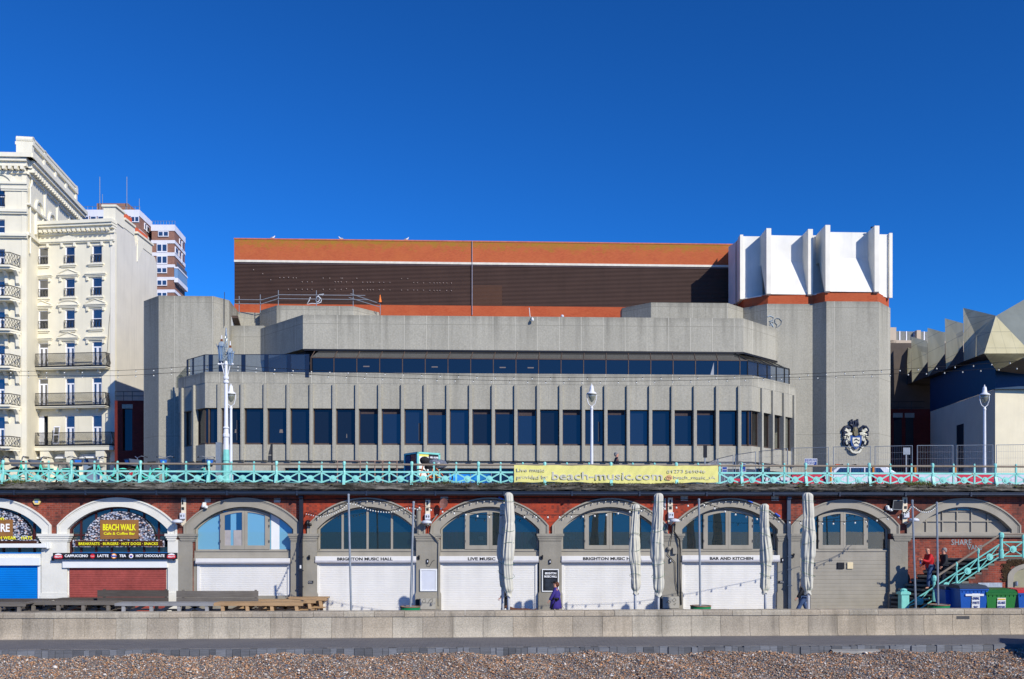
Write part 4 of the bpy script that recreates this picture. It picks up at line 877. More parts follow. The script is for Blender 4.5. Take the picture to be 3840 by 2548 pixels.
# ---------------- the grand hotel ----------------
def plm(name, rgb, streak=.16, **k): return M(name, rgb, .75, .06, .5, streak=streak, **k)
STU = plm('cream_stucco', C(234, 227, 203, .97)); STU2 = plm('cream_moulding', C(236, 230, 208, .98), .12); GAB = plm('grey_cream_render', C(228, 222, 206, .97), .25)
WFR = M('white_window_frame', C(236, 238, 245, .95), .4, .03); HGL = glass_mat('hotel_glass', (.02, .025, .04), .22, .15); CURT = M('pale_net_curtain', C(150, 165, 175, .8), .9, .2, 6)
IRON = M('black_ironwork', (.015, .015, .018), .45, .2)
KH = 1.12                      # the hotel stands this much farther back and taller than first measured
def SH(z): return EZ+(z-EZ)*KH
hz = SH(33.6)
h0, h1 = roof(84, 844, hz), roof(431, 829, hz); HW = F2(h0, h1); HLn = (h1-h0).length
hotel = thing('hotel_wing', HW.W(HLn/2, 5, DZ), 'cream stucco hotel wing with iron balconies beside the concrete tower', 'hotel')
def hx(px, d=0): return HW.X(px, d)
def hZ(px, py, d=0): return HW.Z(px, py, d)
gend = roof(589, 969, SH(33.1))
b = MB(HW); b.box(0, HLn, 0, .5, DZ, hz-.5)
# openings are cut by building the front from strips
b = MB(HW)
colsx = [(143, 180), (243, 280), (344, 382)]
def zrow(py): return hZ(260, py)
rows = [(925, 990, 's'), (1045, 1113, 's'), (1163, 1233, 's'), (1285, 1381, 'f'), (1419, 1523, 'f'), (1559, 1672, 't')]
ys_ = []
for a, c, _ in rows: ys_.append((zrow(c), zrow(a)))
ys_.sort(); xs_ = [(hx(a)+.05, hx(c)) for a, c in colsx]
def wall_grid(fr, x0, x1, z0, z1, cols, rws, name, mat, par, y=0, th=.35):
    b = MB(fr); z = z0
    for (a, c) in rws:
        if a > z: b.box(x0, x1, y, y+th, z, a)
        x = x0
        for (p, q) in cols:
            if p > x: b.box(x, p, y, y+th, a, c)
            x = q
        b.box(x, x1, y, y+th, a, c); z = c
    b.box(x0, x1, y, y+th, z, z1); return b.build(name, mat, par)
wall_grid(HW, 0, HLn, zrow(1700), hz-1.2, xs_, ys_, 'wall', STU, hotel)
def sash(fr, x0, x1, z0, z1, par, style, y=.10, curt=True):
    b = MB(fr); f = .08; b.box(x0, x0+f, y, y+.1, z0, z1); b.box(x1-f, x1, y, y+.1, z0, z1); b.box(x0+f, x1-f, y, y+.1, z1-f, z1); b.box(x0+f, x1-f, y, y+.1, z0, z0+f*1.3)
    if style == 's': zm = (z0+z1)/2; b.box(x0+f, x1-f, y-.01, y+.09, zm-.04, zm+.04)
    if style in 'ft':
        xm = (x0+x1)/2; zt = z0+(z1-z0)*(.80 if style == 'f' else .60); b.box(x0+f, x1-f, y, y+.1, zt-.07, zt+.07); b.box(xm-.12, xm+.12, y, y+.1, z0+f, zt-.07)
        b.box(x0+f, x0+2*f, y, y+.1, z0+f, zt-.07); b.box(x1-2*f, x1-f, y, y+.1, z0+f, zt-.07)
    w = b.build('window', WFR, par); q = MB(fr); q.quad((x0+f, y+.06, z0+f), (x1-f, y+.06, z0+f), (x1-f, y+.06, z1-f), (x0+f, y+.06, z1-f)); q.build('pane', HGL, w)
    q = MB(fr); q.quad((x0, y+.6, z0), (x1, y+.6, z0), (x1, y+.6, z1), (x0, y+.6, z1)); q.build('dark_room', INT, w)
    if curt: q = MB(fr); u = (x1-x0)*.24; q.quad((x0+f, y+.14, z0+f), (x0+f+u, y+.14, z0+f), (x0+f+u, y+.14, z1-f), (x0+f, y+.14, z1-f)); q.build('curtain', CURT, w)
    return w
def guard(fr, x0, x1, z0, z1, par, y=-.12):
    b = MB(fr); b.tube([(x0, y, z1), (x1, y, z1)], .025, 4); b.tube([(x0, y, z0+.05), (x1, y, z0+.05)], .02, 4); n = 7
    for i in range(n+1): x = x0+(x1-x0)*i/n; b.tube([(x, y, z0), (x+.05*(-1)**i, y-.05, (z0+z1)/2), (x, y, z1)], .026, 3)
    b.build('window_guard', IRON, par)
for r, (pa, pb, st) in enumerate(rows):
    for k, (a, c) in enumerate(colsx):
        x0, x1 = xs_[k]; z0, z1 = zrow(pb), zrow(pa)
        if r == 5 and k == 0:
            b = MB(HW); b.box(x0, x0+.55, .12, .2, z0, z1); b.build('window', WFR, hotel); b = MB(HW); b.box(x0, x1, .6, .65, z0, z1); b.build('open_doorway', INT, hotel); continue
        w = sash(HW, x0, x1, z0, z1, hotel, st)
        if st == 's': guard(HW, x0-.05, x1+.02, z0+.02, z0+.85, hotel)
# mouldings over the windows
def hood(fr, x0, x1, z, par, kind, m=STU2):
    b = MB(fr); b.box(x0, x1, -.32, 0, z, z+.12); b.box(x0+.08, x1-.08, -.22, 0, z-.14, z); b.box(x0+.15, x1-.15, -.14, 0, z-.26, z-.14)
    for x in (x0+.2, x1-.42): b.box(x, x+.22, -.2, 0, z-.62, z-.26)
    if kind == 'p': xm = (x0+x1)/2; b.prism([(x0, z+.12), (x1, z+.12), (x1, z+.17), (xm, z+.62), (x0, z+.17)], -.16, 0); b.tube([(x0, -.2, z+.18), (xm, -.2, z+.64), (x1, -.2, z+.18)], .07, 4)
    if kind == 'r':
        pts = [(x0+(x1-x0)*(.5-.5*math.cos(math.pi*i/10)), z+.12+.42*math.sin(math.pi*i/10)) for i in range(11)]; b.prism(pts, -.16, 0); b.tube([(x, -.2, zc) for x, zc in pts], .07, 4)
    b.build('window_hood', m, par)
hk = {1: 'fpf', 2: 'prp', 3: 'fpf'}; hy = {1: 1034, 2: 1148, 3: 1270}
for r, ks in hk.items():
    for k, kd in enumerate(ks):
        a, c = colsx[k]; hood(HW, hx(a-24), hx(c+18), zrow(hy[r]), hotel, kd)
for r in (0, 1, 2):
    for a, c in colsx: b = MB(HW); z = zrow(rows[r][1]+3); b.box(hx(a-14), hx(c+8), -.22, 0, z-.15, z); b.box(hx(a-10), hx(c+4), -.12, 0, z-.3, z-.15); b.build('sill', STU2, hotel)
# string course with pediment, cornice with dentils
b = MB(HW); z = zrow(905); b.box(0, HLn, -.3, 0, z-.12, z); b.box(0, HLn, -.2, 0, z-.25, z-.12)
for px in (97, 133, 182, 235, 282, 336, 385, 420): x = hx(px); b.box(x-.12, x+.12, -.22, 0, z-.65, z-.25)
xm = hx(258); b.prism([(xm-1.9, z+.01), (xm+1.9, z+.01), (xm, z+.6)], -.22, 0); b.build('string_course', STU2, hotel)
b = MB(HW); b.box(-.2, HLn+.1, -.85, .3, hz-.35, hz); b.box(-.15, HLn+.05, -.7, .3, hz-.6, hz-.35); b.box(-.1, HLn, -.45, .3, hz-.85, hz-.6); x = .1
while x < HLn-.2: b.box(x, x+.26, -.62, 0, hz-1.12, hz-.85); x += .55
b.box(0, HLn, -.2, .3, hz-1.3, hz-1.12); b.build('cornice', STU2, hotel)
b = MB(HW); b.tube([(hx(px), -.03, zrow(py)) for px, py in ((416, 1160), (410, 1215), (408, 1250), (404, 1315), (398, 1345))], .03, 5); b.build('cable', M('grey_cable', C(150, 145, 130), .7), hotel)
# balconies
def balcony(fr, x0, x1, z0, z1, par, d=1.0, slab=True, step=.12, belly=.18):
    b = MB(fr); b.box(x0, x1, -d, 0, z0-.14, z0-.05); b.box(x0+.1, x1-.1, -d+.1, 0, z0-.26, z0-.14); n = 4
    for i in range(n): x = x0+(x1-x0)*(i+.5)/n; b.prism([(x-.12, z0-.26), (x+.12, z0-.26), (x+.12, z0-.6), (x-.12, z0-.6)], -.5, 0)
    s = b.build('balcony_slab', STU2, par); b = MB(fr); b.box(x0-.02, x1+.02, -d-.03, 0, z0-.045, z0+.03); b.build('iron_edge', IRON, s); b = MB(fr); y = -d+.08; h = z1-z0
    pf = [(0, 0), (belly, .28), (belly*.35, .62), (0, 1)]
    for (p, q) in (((x0+.05, y), (x1-.05, y)), ((x0+.05, y), (x0+.05, -.05)), ((x1-.05, y), (x1-.05, -.05))):
        b.tube([(p[0], p[1], z1), (q[0], q[1], z1)], .035, 4); b.tube([(p[0], p[1], z0+.06), (q[0], q[1], z0+.06)], .04, 4)
    x = x0+.06
    while x < x1-.04: b.tube([(x, y-dy, z0+h*t_) for dy, t_ in pf], .028, 3, False); x += step
    for xs2, sg in ((x0+.05, -1), (x1-.05, 1)):
        yy_ = y
        while yy_ < -.1: b.tube([(xs2+sg*dy, yy_, z0+h*t_) for dy, t_ in pf], .028, 3, False); yy_ += step
    b.build('balcony_railing', IRON, s); return s
for py0, py1, a, c in ((1381, 1331, 93, 397), (1526, 1479, 90, 395), (1674, 1626, 70, 420)): balcony(HW, hx(a, -.9), hx(c, -.9), zrow(py0), zrow(py1)-.02, hotel)
# ground floor with consoles and awnings
zg0 = zrow(1700); b = MB(HW); b.box(-.3, HLn+.4, -1.0, 0, zg0+.2, zg0+.55); b.box(0, HLn, .3, .6, DZ, zg0); b.build('ground_floor_entablature', STU2, hotel)
for px in (83, 186, 278, 393):
    x = hx(px); b = MB(HW); b.box(x-.5, x+.5, -.9, .3, zg0-.5, zg0+.2); pf = [(-.85, zg0-.5), (-.8, zg0-1.0), (-.45, zg0-1.6), (-.3, zg0-2.4), (-.35, DZ), (.3, DZ), (.3, zg0-.5)]
    b.extr(pf, x-.38, x+.38, True); b.ball((x, -.55, zg0-1.2), .36, 8, 6); b.build('console', STU2, hotel)
for a, c in ((105, 165), (217, 262), (309, 371)):
    b = MB(HW); z = zrow(1704); b.add([(hx(a), .1, z), (hx(c), .1, z), (hx(c), -.6, z-.5), (hx(a), -.6, z-.5), (hx(a), .1, z-.5), (hx(c), .1, z-.5)], [(0, 1, 2, 3), (3, 2, 5, 4), (0, 3, 4), (1, 5, 2)]); b.build('awning', WHITE, hotel)
    b = MB(HW); b.quad((hx(a), .2, DZ), (hx(c), .2, DZ), (hx(c), .2, z-.4), (hx(a), .2, z-.4)); b.build('shop_window', glass_mat('grey_shop_glass', C(150, 160, 158, .9), .2), hotel)
# gable wall with chimneys
G = F2(h1+Vector((0, .0, 0)), gend); GL_ = (gend-h1).length
b = MB(G); zz0 = SH(33.9); xg = G.X(509); b.prism([(0, DZ), (GL_, DZ), (GL_, SH(32.2)), (GL_-.6, SH(33.0)), (xg+.2, SH(33.2)), (xg, SH(32.6)), (xg-.3, SH(33.4)), (xg-.5, zz0), (.2, SH(34.5)), (0, hz)], 0, .5); b.build('gable_wall', GAB, hotel)
b = MB(HW); b.box(0, HLn-.5, .9, 3, DZ, hz-1.0); b.build('core_wall', INT, hotel)
b = MB(HW); b.slab([(0, .3), (HLn-.1, .3), (HLn-1.4, 10), (0, 10)], hz-1.3, hz-1.0); b.build('roof', M('slate', C(50, 58, 80), .6, .2), hotel)
b = MB(G); b.box(-.1, 2.0, -.1, 1.2, SH(33.5), SH(34.9)); b.box(-.25, 2.2, -.25, 1.35, SH(34.9), SH(35.1)); b.box(2.0, xg-.5, -.06, .9, SH(33.6), SH(34.4)); b.box(2.2, xg-.4, -.2, 1.1, SH(34.4), SH(34.6))
b.prism([(xg+.3, SH(31.2)), (xg+2, SH(33.2)), (xg+2.4, SH(33.6)), (xg+.4, SH(33.6))], -.1, .6); b.box(xg+.3, xg+4.5, -.06, 1.0, SH(33.0), SH(34.0)); b.box(xg+.1, xg+4.7, -.2, 1.15, SH(34.0), SH(34.2)); b.build('chimney', STU2, hotel)
b = MB(G)
for i in range(9): x = 2.3+i*.32; p = (x, .35); b.lathe([(.12, 0), (.13, .1), (.1, .12), (.11, .8), (.13, .85), (.09, .86)], x, .35, SH(34.6), 8)
for i in range(10): b.lathe([(.12, 0), (.13, .1), (.1, .12), (.11, .7), (.13, .75), (.09, .76)], xg+1.0+i*.34, .4, SH(34.2), 8)
b.build('chimney_pots', M('terracotta', C(190, 90, 60), .8), hotel)
# main block of the hotel at the left edge
HM0, HM1 = roof(-330, 578, SH(39.0)), roof(100, 586, SH(39.0)); HM1 = Vector((HM1.x, HM1.y, 0)); HMF = F2(HM0, HM1); ML = (HM1-HM0).length
far = roof(295, 790, SH(39.0)); SD = F2(HM1, far); SL = (far-HM1).length
hm = thing('grand_hotel', HMF.W(ML/2, 4, DZ), 'tall cream grand hotel block with arched upper windows at the left edge', 'hotel')
def mx_(px): return HMF.X(px)
def mz(py): return HMF.Z(40, py)
mr = [(1012, 1072), ]; mrows = [(mz(c), mz(a)) for a, c in ((698, 777), (824, 875), (935, 1010), (1053, 1120), (1167, 1245), (1295, 1380), (1420, 1525), (1563, 1680))]
mrows.sort(); mc = [(mx_(-250), mx_(-205)), (mx_(-120), mx_(-75)), (mx_(-25), mx_(18))]
wall_grid(HMF, 0, ML-.02, DZ, SH(37.6), mc, mrows, 'wall', STU, hm, th=.4)
for i, (a, c) in enumerate(mrows):
    for p, q in mc[1:]: sash(HMF, p, q, a, c, hm, 's' if i > 5 else 't', .15, True)
b = MB(HMF); b.box(0, ML-.8, .9, 3, DZ, SH(37.5)); b.build('core_wall', INT, hm)
b = MB(HMF); b.slab([(0, .3), (ML-.2, .3), (ML-2.6, 12), (0, 12)], SH(38.0), SH(38.3)); b.build('flat_roof', M('slate', C(50, 58, 80), .6, .2), hm)
# arched recess with window at the top floor
b = MB(HMF); xw = (mc[2][0]+mc[2][1])/2; hw_ = 1.35; zs_ = mz(700); n = 16
pts = [(xw+hw_*math.cos(math.pi*k/n), zs_+.9*hw_*math.sin(math.pi*k/n)) for k in range(n+1)]; po = [(xw+(hw_+.45)*math.cos(math.pi*k/n), zs_+.9*(hw_+.45)*math.sin(math.pi*k/n)) for k in range(n+1)]
b.ring(po, pts, -.14, .02); b.build('arch_moulding', STU2, hm); guard(HMF, mc[2][0]-.3, mc[2][1]+.1, mz(777), mz(735), hm, -.15)
def course(fr, x0, x1, py, h, d, par, fz, m=STU2):
    b = MB(fr); z = fz(py); b.box(x0, x1, -d, 0, z-h, z); b.box(x0, x1, -d*.6, 0, z-h*1.6, z-h); b.build('string_course', m, par)
for py, h, d in ((685, .25, .35), (787, .3, .35), (880, .25, .4), (700, .3, .2)): course(HMF, ML-2.6 if py in (685, 700) else 0, ML+.15, py, h, d, hm, mz)
for (fr, L, sg) in ((HMF, ML, 1), (SD, SL, 0)):
    b = MB(fr); b.box(0 if sg else -.9, L+(.9 if sg else .4), -.95, .4, SH(38.6), SH(39.0)); b.box(0, L+.3, -.75, .4, SH(38.3), SH(38.6)); b.box(0, L+.2, -.5, .4, SH(37.9), SH(38.3))
    x = .2
    while x < L: b.box(x, x+.3, -.7, 0, SH(37.55), SH(37.9)); x += .62
    b.box(0, L+.1, -.2, .4, SH(37.3), SH(37.55)); b.build('cornice', STU2, hm)
b = MB(HMF); b.slab([(0, .3), (ML-3, .3), (ML-5, 6), (0, 6)], SH(39.0), SH(39.1)); b.add([(0, -.3, SH(39)), (ML-.2, -.3, SH(39)), (ML-4, 5, SH(41)), (0, 5, SH(41))], [(0, 1, 2, 3)]); b.build('slate_roof', M('slate', C(50, 58, 80), .6, .2), hm)
# its side wall with arched recesses and pilasters
b = MB(SD); b.box(0, SL, 0, .5, DZ, SH(37.4)); b.build('side_wall', STU, hm)
for k in range(4):
    x = SL*(.20+.235*k); 
    if k < 4:
        n = 12; b = MB(SD); r0 = .85; zc_ = SH(34.9)
        po = [(x-r0-.25, SH(32.3))]+[(x-(r0+.25)*math.cos(math.pi*i/n), zc_+(r0+.25)*math.sin(math.pi*i/n)) for i in range(n+1)]+[(x+r0+.25, SH(32.3))]
        pi_ = [(x-r0, SH(32.3))]+[(x-r0*math.cos(math.pi*i/n), zc_+r0*math.sin(math.pi*i/n)) for i in range(n+1)]+[(x+r0, SH(32.3))]
        b.ring(po, pi_, -.22, 0); b.box(x+r0+.25, x+r0+1.3, -.16, 0, SH(34.5), SH(34.8)); b.build('arch_moulding', STU2, hm)
        b = MB(SD); b.box(x+r0+.75, x+r0+1.15, -.16, 0, SH(31), SH(37.3)); b.build('pilaster_strip', STU2, hm)
b = MB(SD); b.box(0, SL, -.25, 0, SH(31.6), SH(31.9)); b.box(0, SL, -.3, 0, SH(34.45), SH(34.62)); b.build('string_course', STU2, hm)
b = MB(SD); b.tube([(1.0, -.15, SH(37.4)), (1.0, -.15, SH(36.8)), (.55, -.15, SH(36.2)), (.55, -.15, SH(30))], .1, 6); b.build('drainpipe', STU2, hm)
# tall chimney wall on the roof
b = MB(SD); c0, c1 = .4, SL*.86; b.box(c0, c1, -.35, .95, SH(38.9), SH(40.1)); b.box(c0-.25, c1+.25, -.6, 1.2, SH(40.1), SH(40.4)); b.box(c0, c1, -.45, 1.05, SH(40.4), SH(40.7))
for k in range(5):
    x = c0+(c1-c0)*k/4; b.box(x-.25, x+.25, -.5, 1.1, SH(39), SH(40.1))
    if k in (0, 1, 4): b.disc(x+.1, SH(40.65), .38, -.52, 1.12, 14)
b.box(c0-.2, c1+.2, -.52, 1.12, SH(40.68), SH(40.9)); b.build('chimney_wall', STU2, hm)
# canted bay balconies of the main block
def bay_balcony(py0, py1, k):
    z0, z1 = mz(py0), mz(py1); b = MB(HMF); p = [(mx_(-60), 0), (mx_(-45), -1.5), (mx_(62), -1.5), (mx_(80), -.2)]; b.slab(p+[(mx_(80), 0)], z0-.2, z0); b.slab([(x, y*.85) for x, y in p], z0-.4, z0-.2)
    s = b.build('balcony_slab', STU2, hm); b = MB(HMF); q = [(x, y*.95) for x, y in p]
    b.tube([(x, y, z1) for x, y in q], .04, 4); b.tube([(x, y, z0+.06) for x, y in q], .035, 4)
    for (a, c) in zip(q[:-1], q[1:]):
        L = math.hypot(c[0]-a[0], c[1]-a[1]); n = max(2, int(L/.3))
        for i in range(n):
            u = (i+.5)/n; x, y = a[0]+(c[0]-a[0])*u, a[1]+(c[1]-a[1])*u; h = z1-z0
            b.tube([(x-.09, y, z0+.08), (x+.09, y-.03, z0+h*.33), (x-.09, y, z0+h*.6), (x+.07, y, z0+h*.8), (x-.05, y, z1)], .032, 3, False); b.tube([(x+.12, y, z0+.08), (x+.12, y, z1)], .026, 3, False)
    b.build('balcony_railing', IRON, s)
    for px in (29, 70): b = MB(HMF); x = mx_(px); b.extr([(-.1, z0-.4), (-.9, z0-.4), (-.35, z0-.9), (-.3, z0-1.6), (0, z0-1.8)], x-.16, x+.16, True); b.build('bracket', STU2, hm)
for i, (a, c) in enumerate(((1008, 962), (1124, 1084), (1244, 1204), (1382, 1338), (1525, 1484), (1680, 1642))): bay_balcony(a, c, i)
# conservatory front at the left edge
cv = thing('conservatory', HMF.W(mx_(0), -3, DZ), 'green glazed conservatory with a dark lean-to roof at the hotel foot', 'conservatory'); c0 = mx_(-120); c1 = mx_(48)
b = MB(HMF); b.box(c0, c1, -3.0, -2.9, DZ, mz(1730)); b.build('glazing', glass_mat('green_glass', C(140, 165, 150, .8), .2), cv)
b = MB(HMF); b.box(c0, c1+.1, -3.1, -2.8, mz(1728), mz(1696)); b.build('fascia', M('grey_fascia', C(150, 150, 145), .6), cv)
b = MB(HMF); b.add([(c0, -3.1, mz(1696)), (c1, -3.1, mz(1696)), (c1-1.6, 0, mz(1660)), (c0, 0, mz(1660))], [(0, 1, 2, 3)]); b.add([(c1, -3.1, mz(1696)), (c1, 0, mz(1696)), (c1-1.6, 0, mz(1660))], [(0, 1, 2)]); b.build('roof', M('lead_roof', C(95, 98, 105), .6), cv)
b = MB(HMF); x = c1
while x > c0: b.box(x-.08, x, -3.05, -2.85, DZ, mz(1728)); x -= .75
b.build('glazing_bar', M('pale_green_paint', C(190, 205, 190), .5), cv)
# doors and screens leaning on the lower balcony
for a, c, t_, rz_, lab in ((197, 220, (1601, 1668), .06, 'white glazed door leaning upright on the lowest hotel balcony'), (82, 96, (1583, 1670), -.25, 'white door frame leaning at the left end of the lowest hotel balcony')):
    z1_, z0_ = zrow(t_[0]), zrow(t_[1]); x0, x1 = hx(a, -.5), hx(c, -.5); dt = thing('spare_door', HW.W((x0+x1)/2, -.5, z0_), lab, 'door')
    b = MB(HW)
    def q_(xa, xb, za, zb2): b.add([(xa+rz_*(za-z0_), -.5, za), (xb+rz_*(za-z0_), -.5, za), (xb+rz_*(zb2-z0_), -.45, zb2), (xa+rz_*(zb2-z0_), -.45, zb2), (xa+rz_*(za-z0_), -.44, za), (xb+rz_*(za-z0_), -.44, za), (xb+rz_*(zb2-z0_), -.39, zb2), (xa+rz_*(zb2-z0_), -.39, zb2)], [(0, 1, 2, 3), (0, 4, 5, 1), (3, 2, 6, 7), (0, 3, 7, 4), (1, 5, 6, 2)])
    q_(x0, x0+.1, z0_, z1_); q_(x1-.1, x1, z0_, z1_); q_(x0, x1, z1_-.1, z1_); q_(x0, x1, z0_, z0_+.2); q_(x0, x1, z0_+(z1_-z0_)*.5, z0_+(z1_-z0_)*.56); b.build('door_frame', WFR, dt)
    b = MB(HW); b.add([(x0+.1, -.46, z0_+.2), (x1-.1, -.46, z0_+.2), (x1-.1+rz_*(z1_-z0_), -.42, z1_-.1), (x0+.1+rz_*(z1_-z0_), -.42, z1_-.1)], [(0, 1, 2, 3)]); b.build('pane', HGL, dt)

# ---------------- flats behind ----------------
BRB = brick_mat('brown_brick', C(158, 118, 102, .95), C(142, 104, 90, .95), C(140, 120, 110), .5, .16); WBD = plm('white_band', C(226, 226, 232, .97), .15)
def flats(name, lab, pts, z, bands, wins, D_=190):
    P_ = [roof(px, py, z) for px, py in pts]; t = thing(name, (P_[0]+P_[1])/2+Vector((0, 5, DZ)), lab, 'apartment block')
    fr = [F2(P_[i], P_[i+1]) for i in range(len(P_)-1)]; Ls = [(P_[i+1]-P_[i]).length for i in range(len(P_)-1)]
    b = MB(); b.slab(P_+[Vector((p.x*(p.y+14)/p.y, p.y+14, 0)) for p in (P_[-1], P_[0])], DZ, z); b.build('wall', BRB, t); zf_ = lambda py: fr[0].Z(pts[0][0]+20, py)
    for a, c in bands:
        for f_, L in zip(fr, Ls): b = MB(f_); b.box(-.12, L+.12, -.12, .0, zf_(c), zf_(a)); b.build('floor_band', WBD, t)
    for k, a, c, p, q, kind in wins:
        f_ = fr[k]; x0, x1 = f_.X(a), f_.X(c); z1, z0 = f_.Z(a, p), f_.Z(a, q)
        b = MB(f_); b.box(x0, x1, -.2, -.02, z0, z1); w = b.build('window', WFR, t); m = MB(f_); n = kind if kind else 1
        for i in range(n):
            u0 = x0+(x1-x0)*(i+.12)/n; u1 = x0+(x1-x0)*(i+.9)/n; m.quad((u0, -.22, z0+(z1-z0)*.14), (u1, -.22, z0+(z1-z0)*.14), (u1, -.22, z1-(z1-z0)*.12), (u0, -.22, z1-(z1-z0)*.12))
        m.build('pane', HGL, w)
    return t, fr, Ls, P_
zF = EZ+(HZ-844)*190/FL
fl, fr_, Ls_, Pp = flats('apartment_tower', 'brown brick apartment tower with white bands standing clear to the right behind the hotel', [(569, 844), (654, 844), (693, 891)], zF,
    [(844, 867), (902, 914), (948, 961), (993, 1004), (1040, 1051), (1087, 1098)],
    [(0, 594, 633, 869, 889, 2), (0, 589, 628, 915, 948, 2), (0, 589, 628, 960, 992, 2), (0, 589, 627, 1005, 1026, 2), (0, 590, 627, 1051, 1073, 2), (0, 590, 627, 1098, 1112, 2),
     (1, 671, 675, 895, 914, 1), (1, 680, 684, 905, 935, 1), (1, 655, 664, 925, 948, 1), (1, 669, 674, 940, 962, 1), (1, 680, 684, 950, 985, 1)])
b = MB(fr_[1]); 
for py0, py1, m_ in ((981, 1000, 0), (1040, 1062, 1)): pass
xa, xb = -.2, fr_[1].X(690); zf2 = lambda py: fr_[1].Z(656, py)
b = MB(fr_[1]); b.box(xa, xb, -.8, 0, zf2(1062), zf2(1046)); b.box(xa, xb, -.8, 0, zf2(1010), zf2(1004)); b.build('bay_slab', WBD, fl); b = MB(fr_[1]); b.box(xa+.1, xb-.1, -.7, 0, zf2(1046), zf2(1010)); b.build('bay_window', glass_mat('pale_blue_glass', C(150, 175, 190, .8), .3), fl)
b = MB(fr_[1]); b.box(xa, xb, -.6, -.5, zf2(1004), zf2(985)); b.build('balcony_front', M('grey_balcony', C(95, 95, 100), .5), fl)
b = MB(fr_[0]); 
for i in range(9): x = Ls_[0]*i/8; b.tube([(x, .3, zF), (x, .3, zF+.9)], .04, 4)
b.tube([(0, .3, zF+.9), (Ls_[0], .3, zF+.9)], .04, 4); b.build('roof_rail', GALV, fl)
zF2 = EZ+(HZ-788)*186/FL
f2, fr2, Ls2, Pp2 = flats('apartment_tower', 'brown and white apartment tower with rooftop aerials partly hidden by the hotel', [(265, 788), (522, 788), (569, 833)], zF2,
    [(788, 812), (860, 870), (905, 915), (950, 962)],
    [(0, 284+28*i, 307+28*i, 813, 827, 1) for i in range(6)]+[(0, 492, 522, 813, 835, 2), (0, 455, 480, 880, 900, 2), (1, 540, 545, 836, 860, 1), (1, 548, 556, 845, 868, 1), (1, 540, 548, 880, 905, 1), (1, 552, 557, 915, 935, 1)])
b = MB(fr2[0]); b.box(fr2[0].X(350), fr2[0].X(468), 1.5, 6, zF2, zF2+1.9); b.build('lift_house', M('brown_roof_room', C(150, 112, 92), .8, .15, speck=.3), f2)
for px, py0, py1, r_ in ((366, 765, 657, .07), (376, 765, 722, .05), (468, 765, 657, .07), (515, 788, 739, .05)):
    b = MB(fr2[0]); x = fr2[0].X(px); b.tube([(x, 1, fr2[0].Z(px, py0+25)), (x, 1, fr2[0].Z(px, py1))], r_, 5); b.build('aerial', GALV, f2)
b = MB(fr2[0])
for i in range(14): x = Ls2[0]*(.1+.9*i/13); b.tube([(x, .3, zF2), (x, .3, zF2+.8)], .04, 4)
b.tube([(0, .3, zF2+.8), (Ls2[0], .3, zF2+.8)], .04, 4); b.build('roof_rail', GALV, f2)
# pale block behind on the right
zB = EZ+(HZ-1228)*175/FL; BE = plm('beige_render', C(196, 178, 155), .15)
fb = F2(roof(3330, 1228, zB), roof(3700, 1234, zB)); t = thing('office_block', fb.W(10, 5, DZ), 'beige office block with a louvred roof screen behind the folded canopy', 'building')
b = MB(fb); b.box(-2, 30, 0, 12, DZ, fb.Z(3400, 1277)); b.box(fb.X(3335), fb.X(3361), 0, 6, DZ, zB); b.box(fb.X(3438), fb.X(3453), 0, 6, DZ, fb.Z(3440, 1239)); b.build('wall', BE, t)
b = MB(fb); b.box(fb.X(3361), 30, 1, 2, fb.Z(3400, 1277), fb.Z(3400, 1239)); b.build('roof_screen', M('grey_louvre_screen', C(120, 122, 118), .6, .2, 4), t)
b = MB(fb)
for px in (3361, 3383, 3408, 3437, 3475): x = fb.X(px); b.box(x-.1, x+.1, .9, 1, fb.Z(3400, 1277), fb.Z(3400, 1239))
b.build('screen_post', WFR, t)
b = MB(fb); b.box(fb.X(3338), fb.X(3361), -.1, 0, fb.Z(3350, 1335), fb.Z(3350, 1317)); b.build('window', glass_mat('teal_window_glass', C(70, 140, 150, .6), .2), t)

# ---------------- cinema building with the folded canopy on the right ----------------
KC = 1.5                     # distance of the cinema against a first guess of 70 m
zc = EZ+11*KC; cw = roof(3732, 1460, zc); cwb = roof(3489, 1544, zc); SWl = F2(cwb, cw)
CRM = plm('cream_wall', C(232, 222, 192, .98), .1); BLB = M('blue_cladding', C(24, 84, 128, .5), .5, .1, 1)
kc = thing('cinema', cw+Vector((3, 2, DZ)), 'cream and blue cinema under a folded metal canopy at the right edge', 'building')
b = MB(); b.add([(cw.x, cw.y, DZ), (cw.x+30, cw.y+1, DZ), (cw.x+30, cw.y+1, zc), (cw.x, cw.y, zc), (cwb.x, cwb.y, DZ), (cwb.x, cwb.y, zc), (cw.x+30, cwb.y, DZ), (cw.x+30, cwb.y, zc)], [(0, 1, 2, 3), (4, 0, 3, 5), (3, 2, 7, 5)]); b.build('wall', CRM, kc)
b = MB(); b.add([(cw.x-.05, cw.y-.15, zc), (cw.x+30, cw.y+.9, zc), (cw.x+30, cw.y+.9, zc+6), (cw.x-.05, cw.y-.15, zc+6), (cwb.x-.05, cwb.y, zc), (cwb.x-.05, cwb.y, zc+6)], [(0, 1, 2, 3), (4, 0, 3, 5)]); b.build('blue_band', BLB, kc)
b = MB(); b.box(cw.x-.3, cw.x+30, cw.y-.5, cw.y+.1, zc-.05, zc+.25); b.build('blue_ledge', BLB, kc)
b = MB(SWl); x0, x1 = SWl.X(3588), SWl.X(3614); b.box(min(x0, x1), max(x0, x1), -.03, .3, DZ, SWl.Z(3600, 1593)); b.build('doorway', BLACK, kc)
t = NT('canopy_metal'); c = t.mix(t.ramp(t.noise(t.map((1, 1, .5)), .5, 4), [(.3, 0.0), (.7, 1.0)]), C(205, 195, 150), C(228, 218, 175)); uv, u, z, x = t.uv()
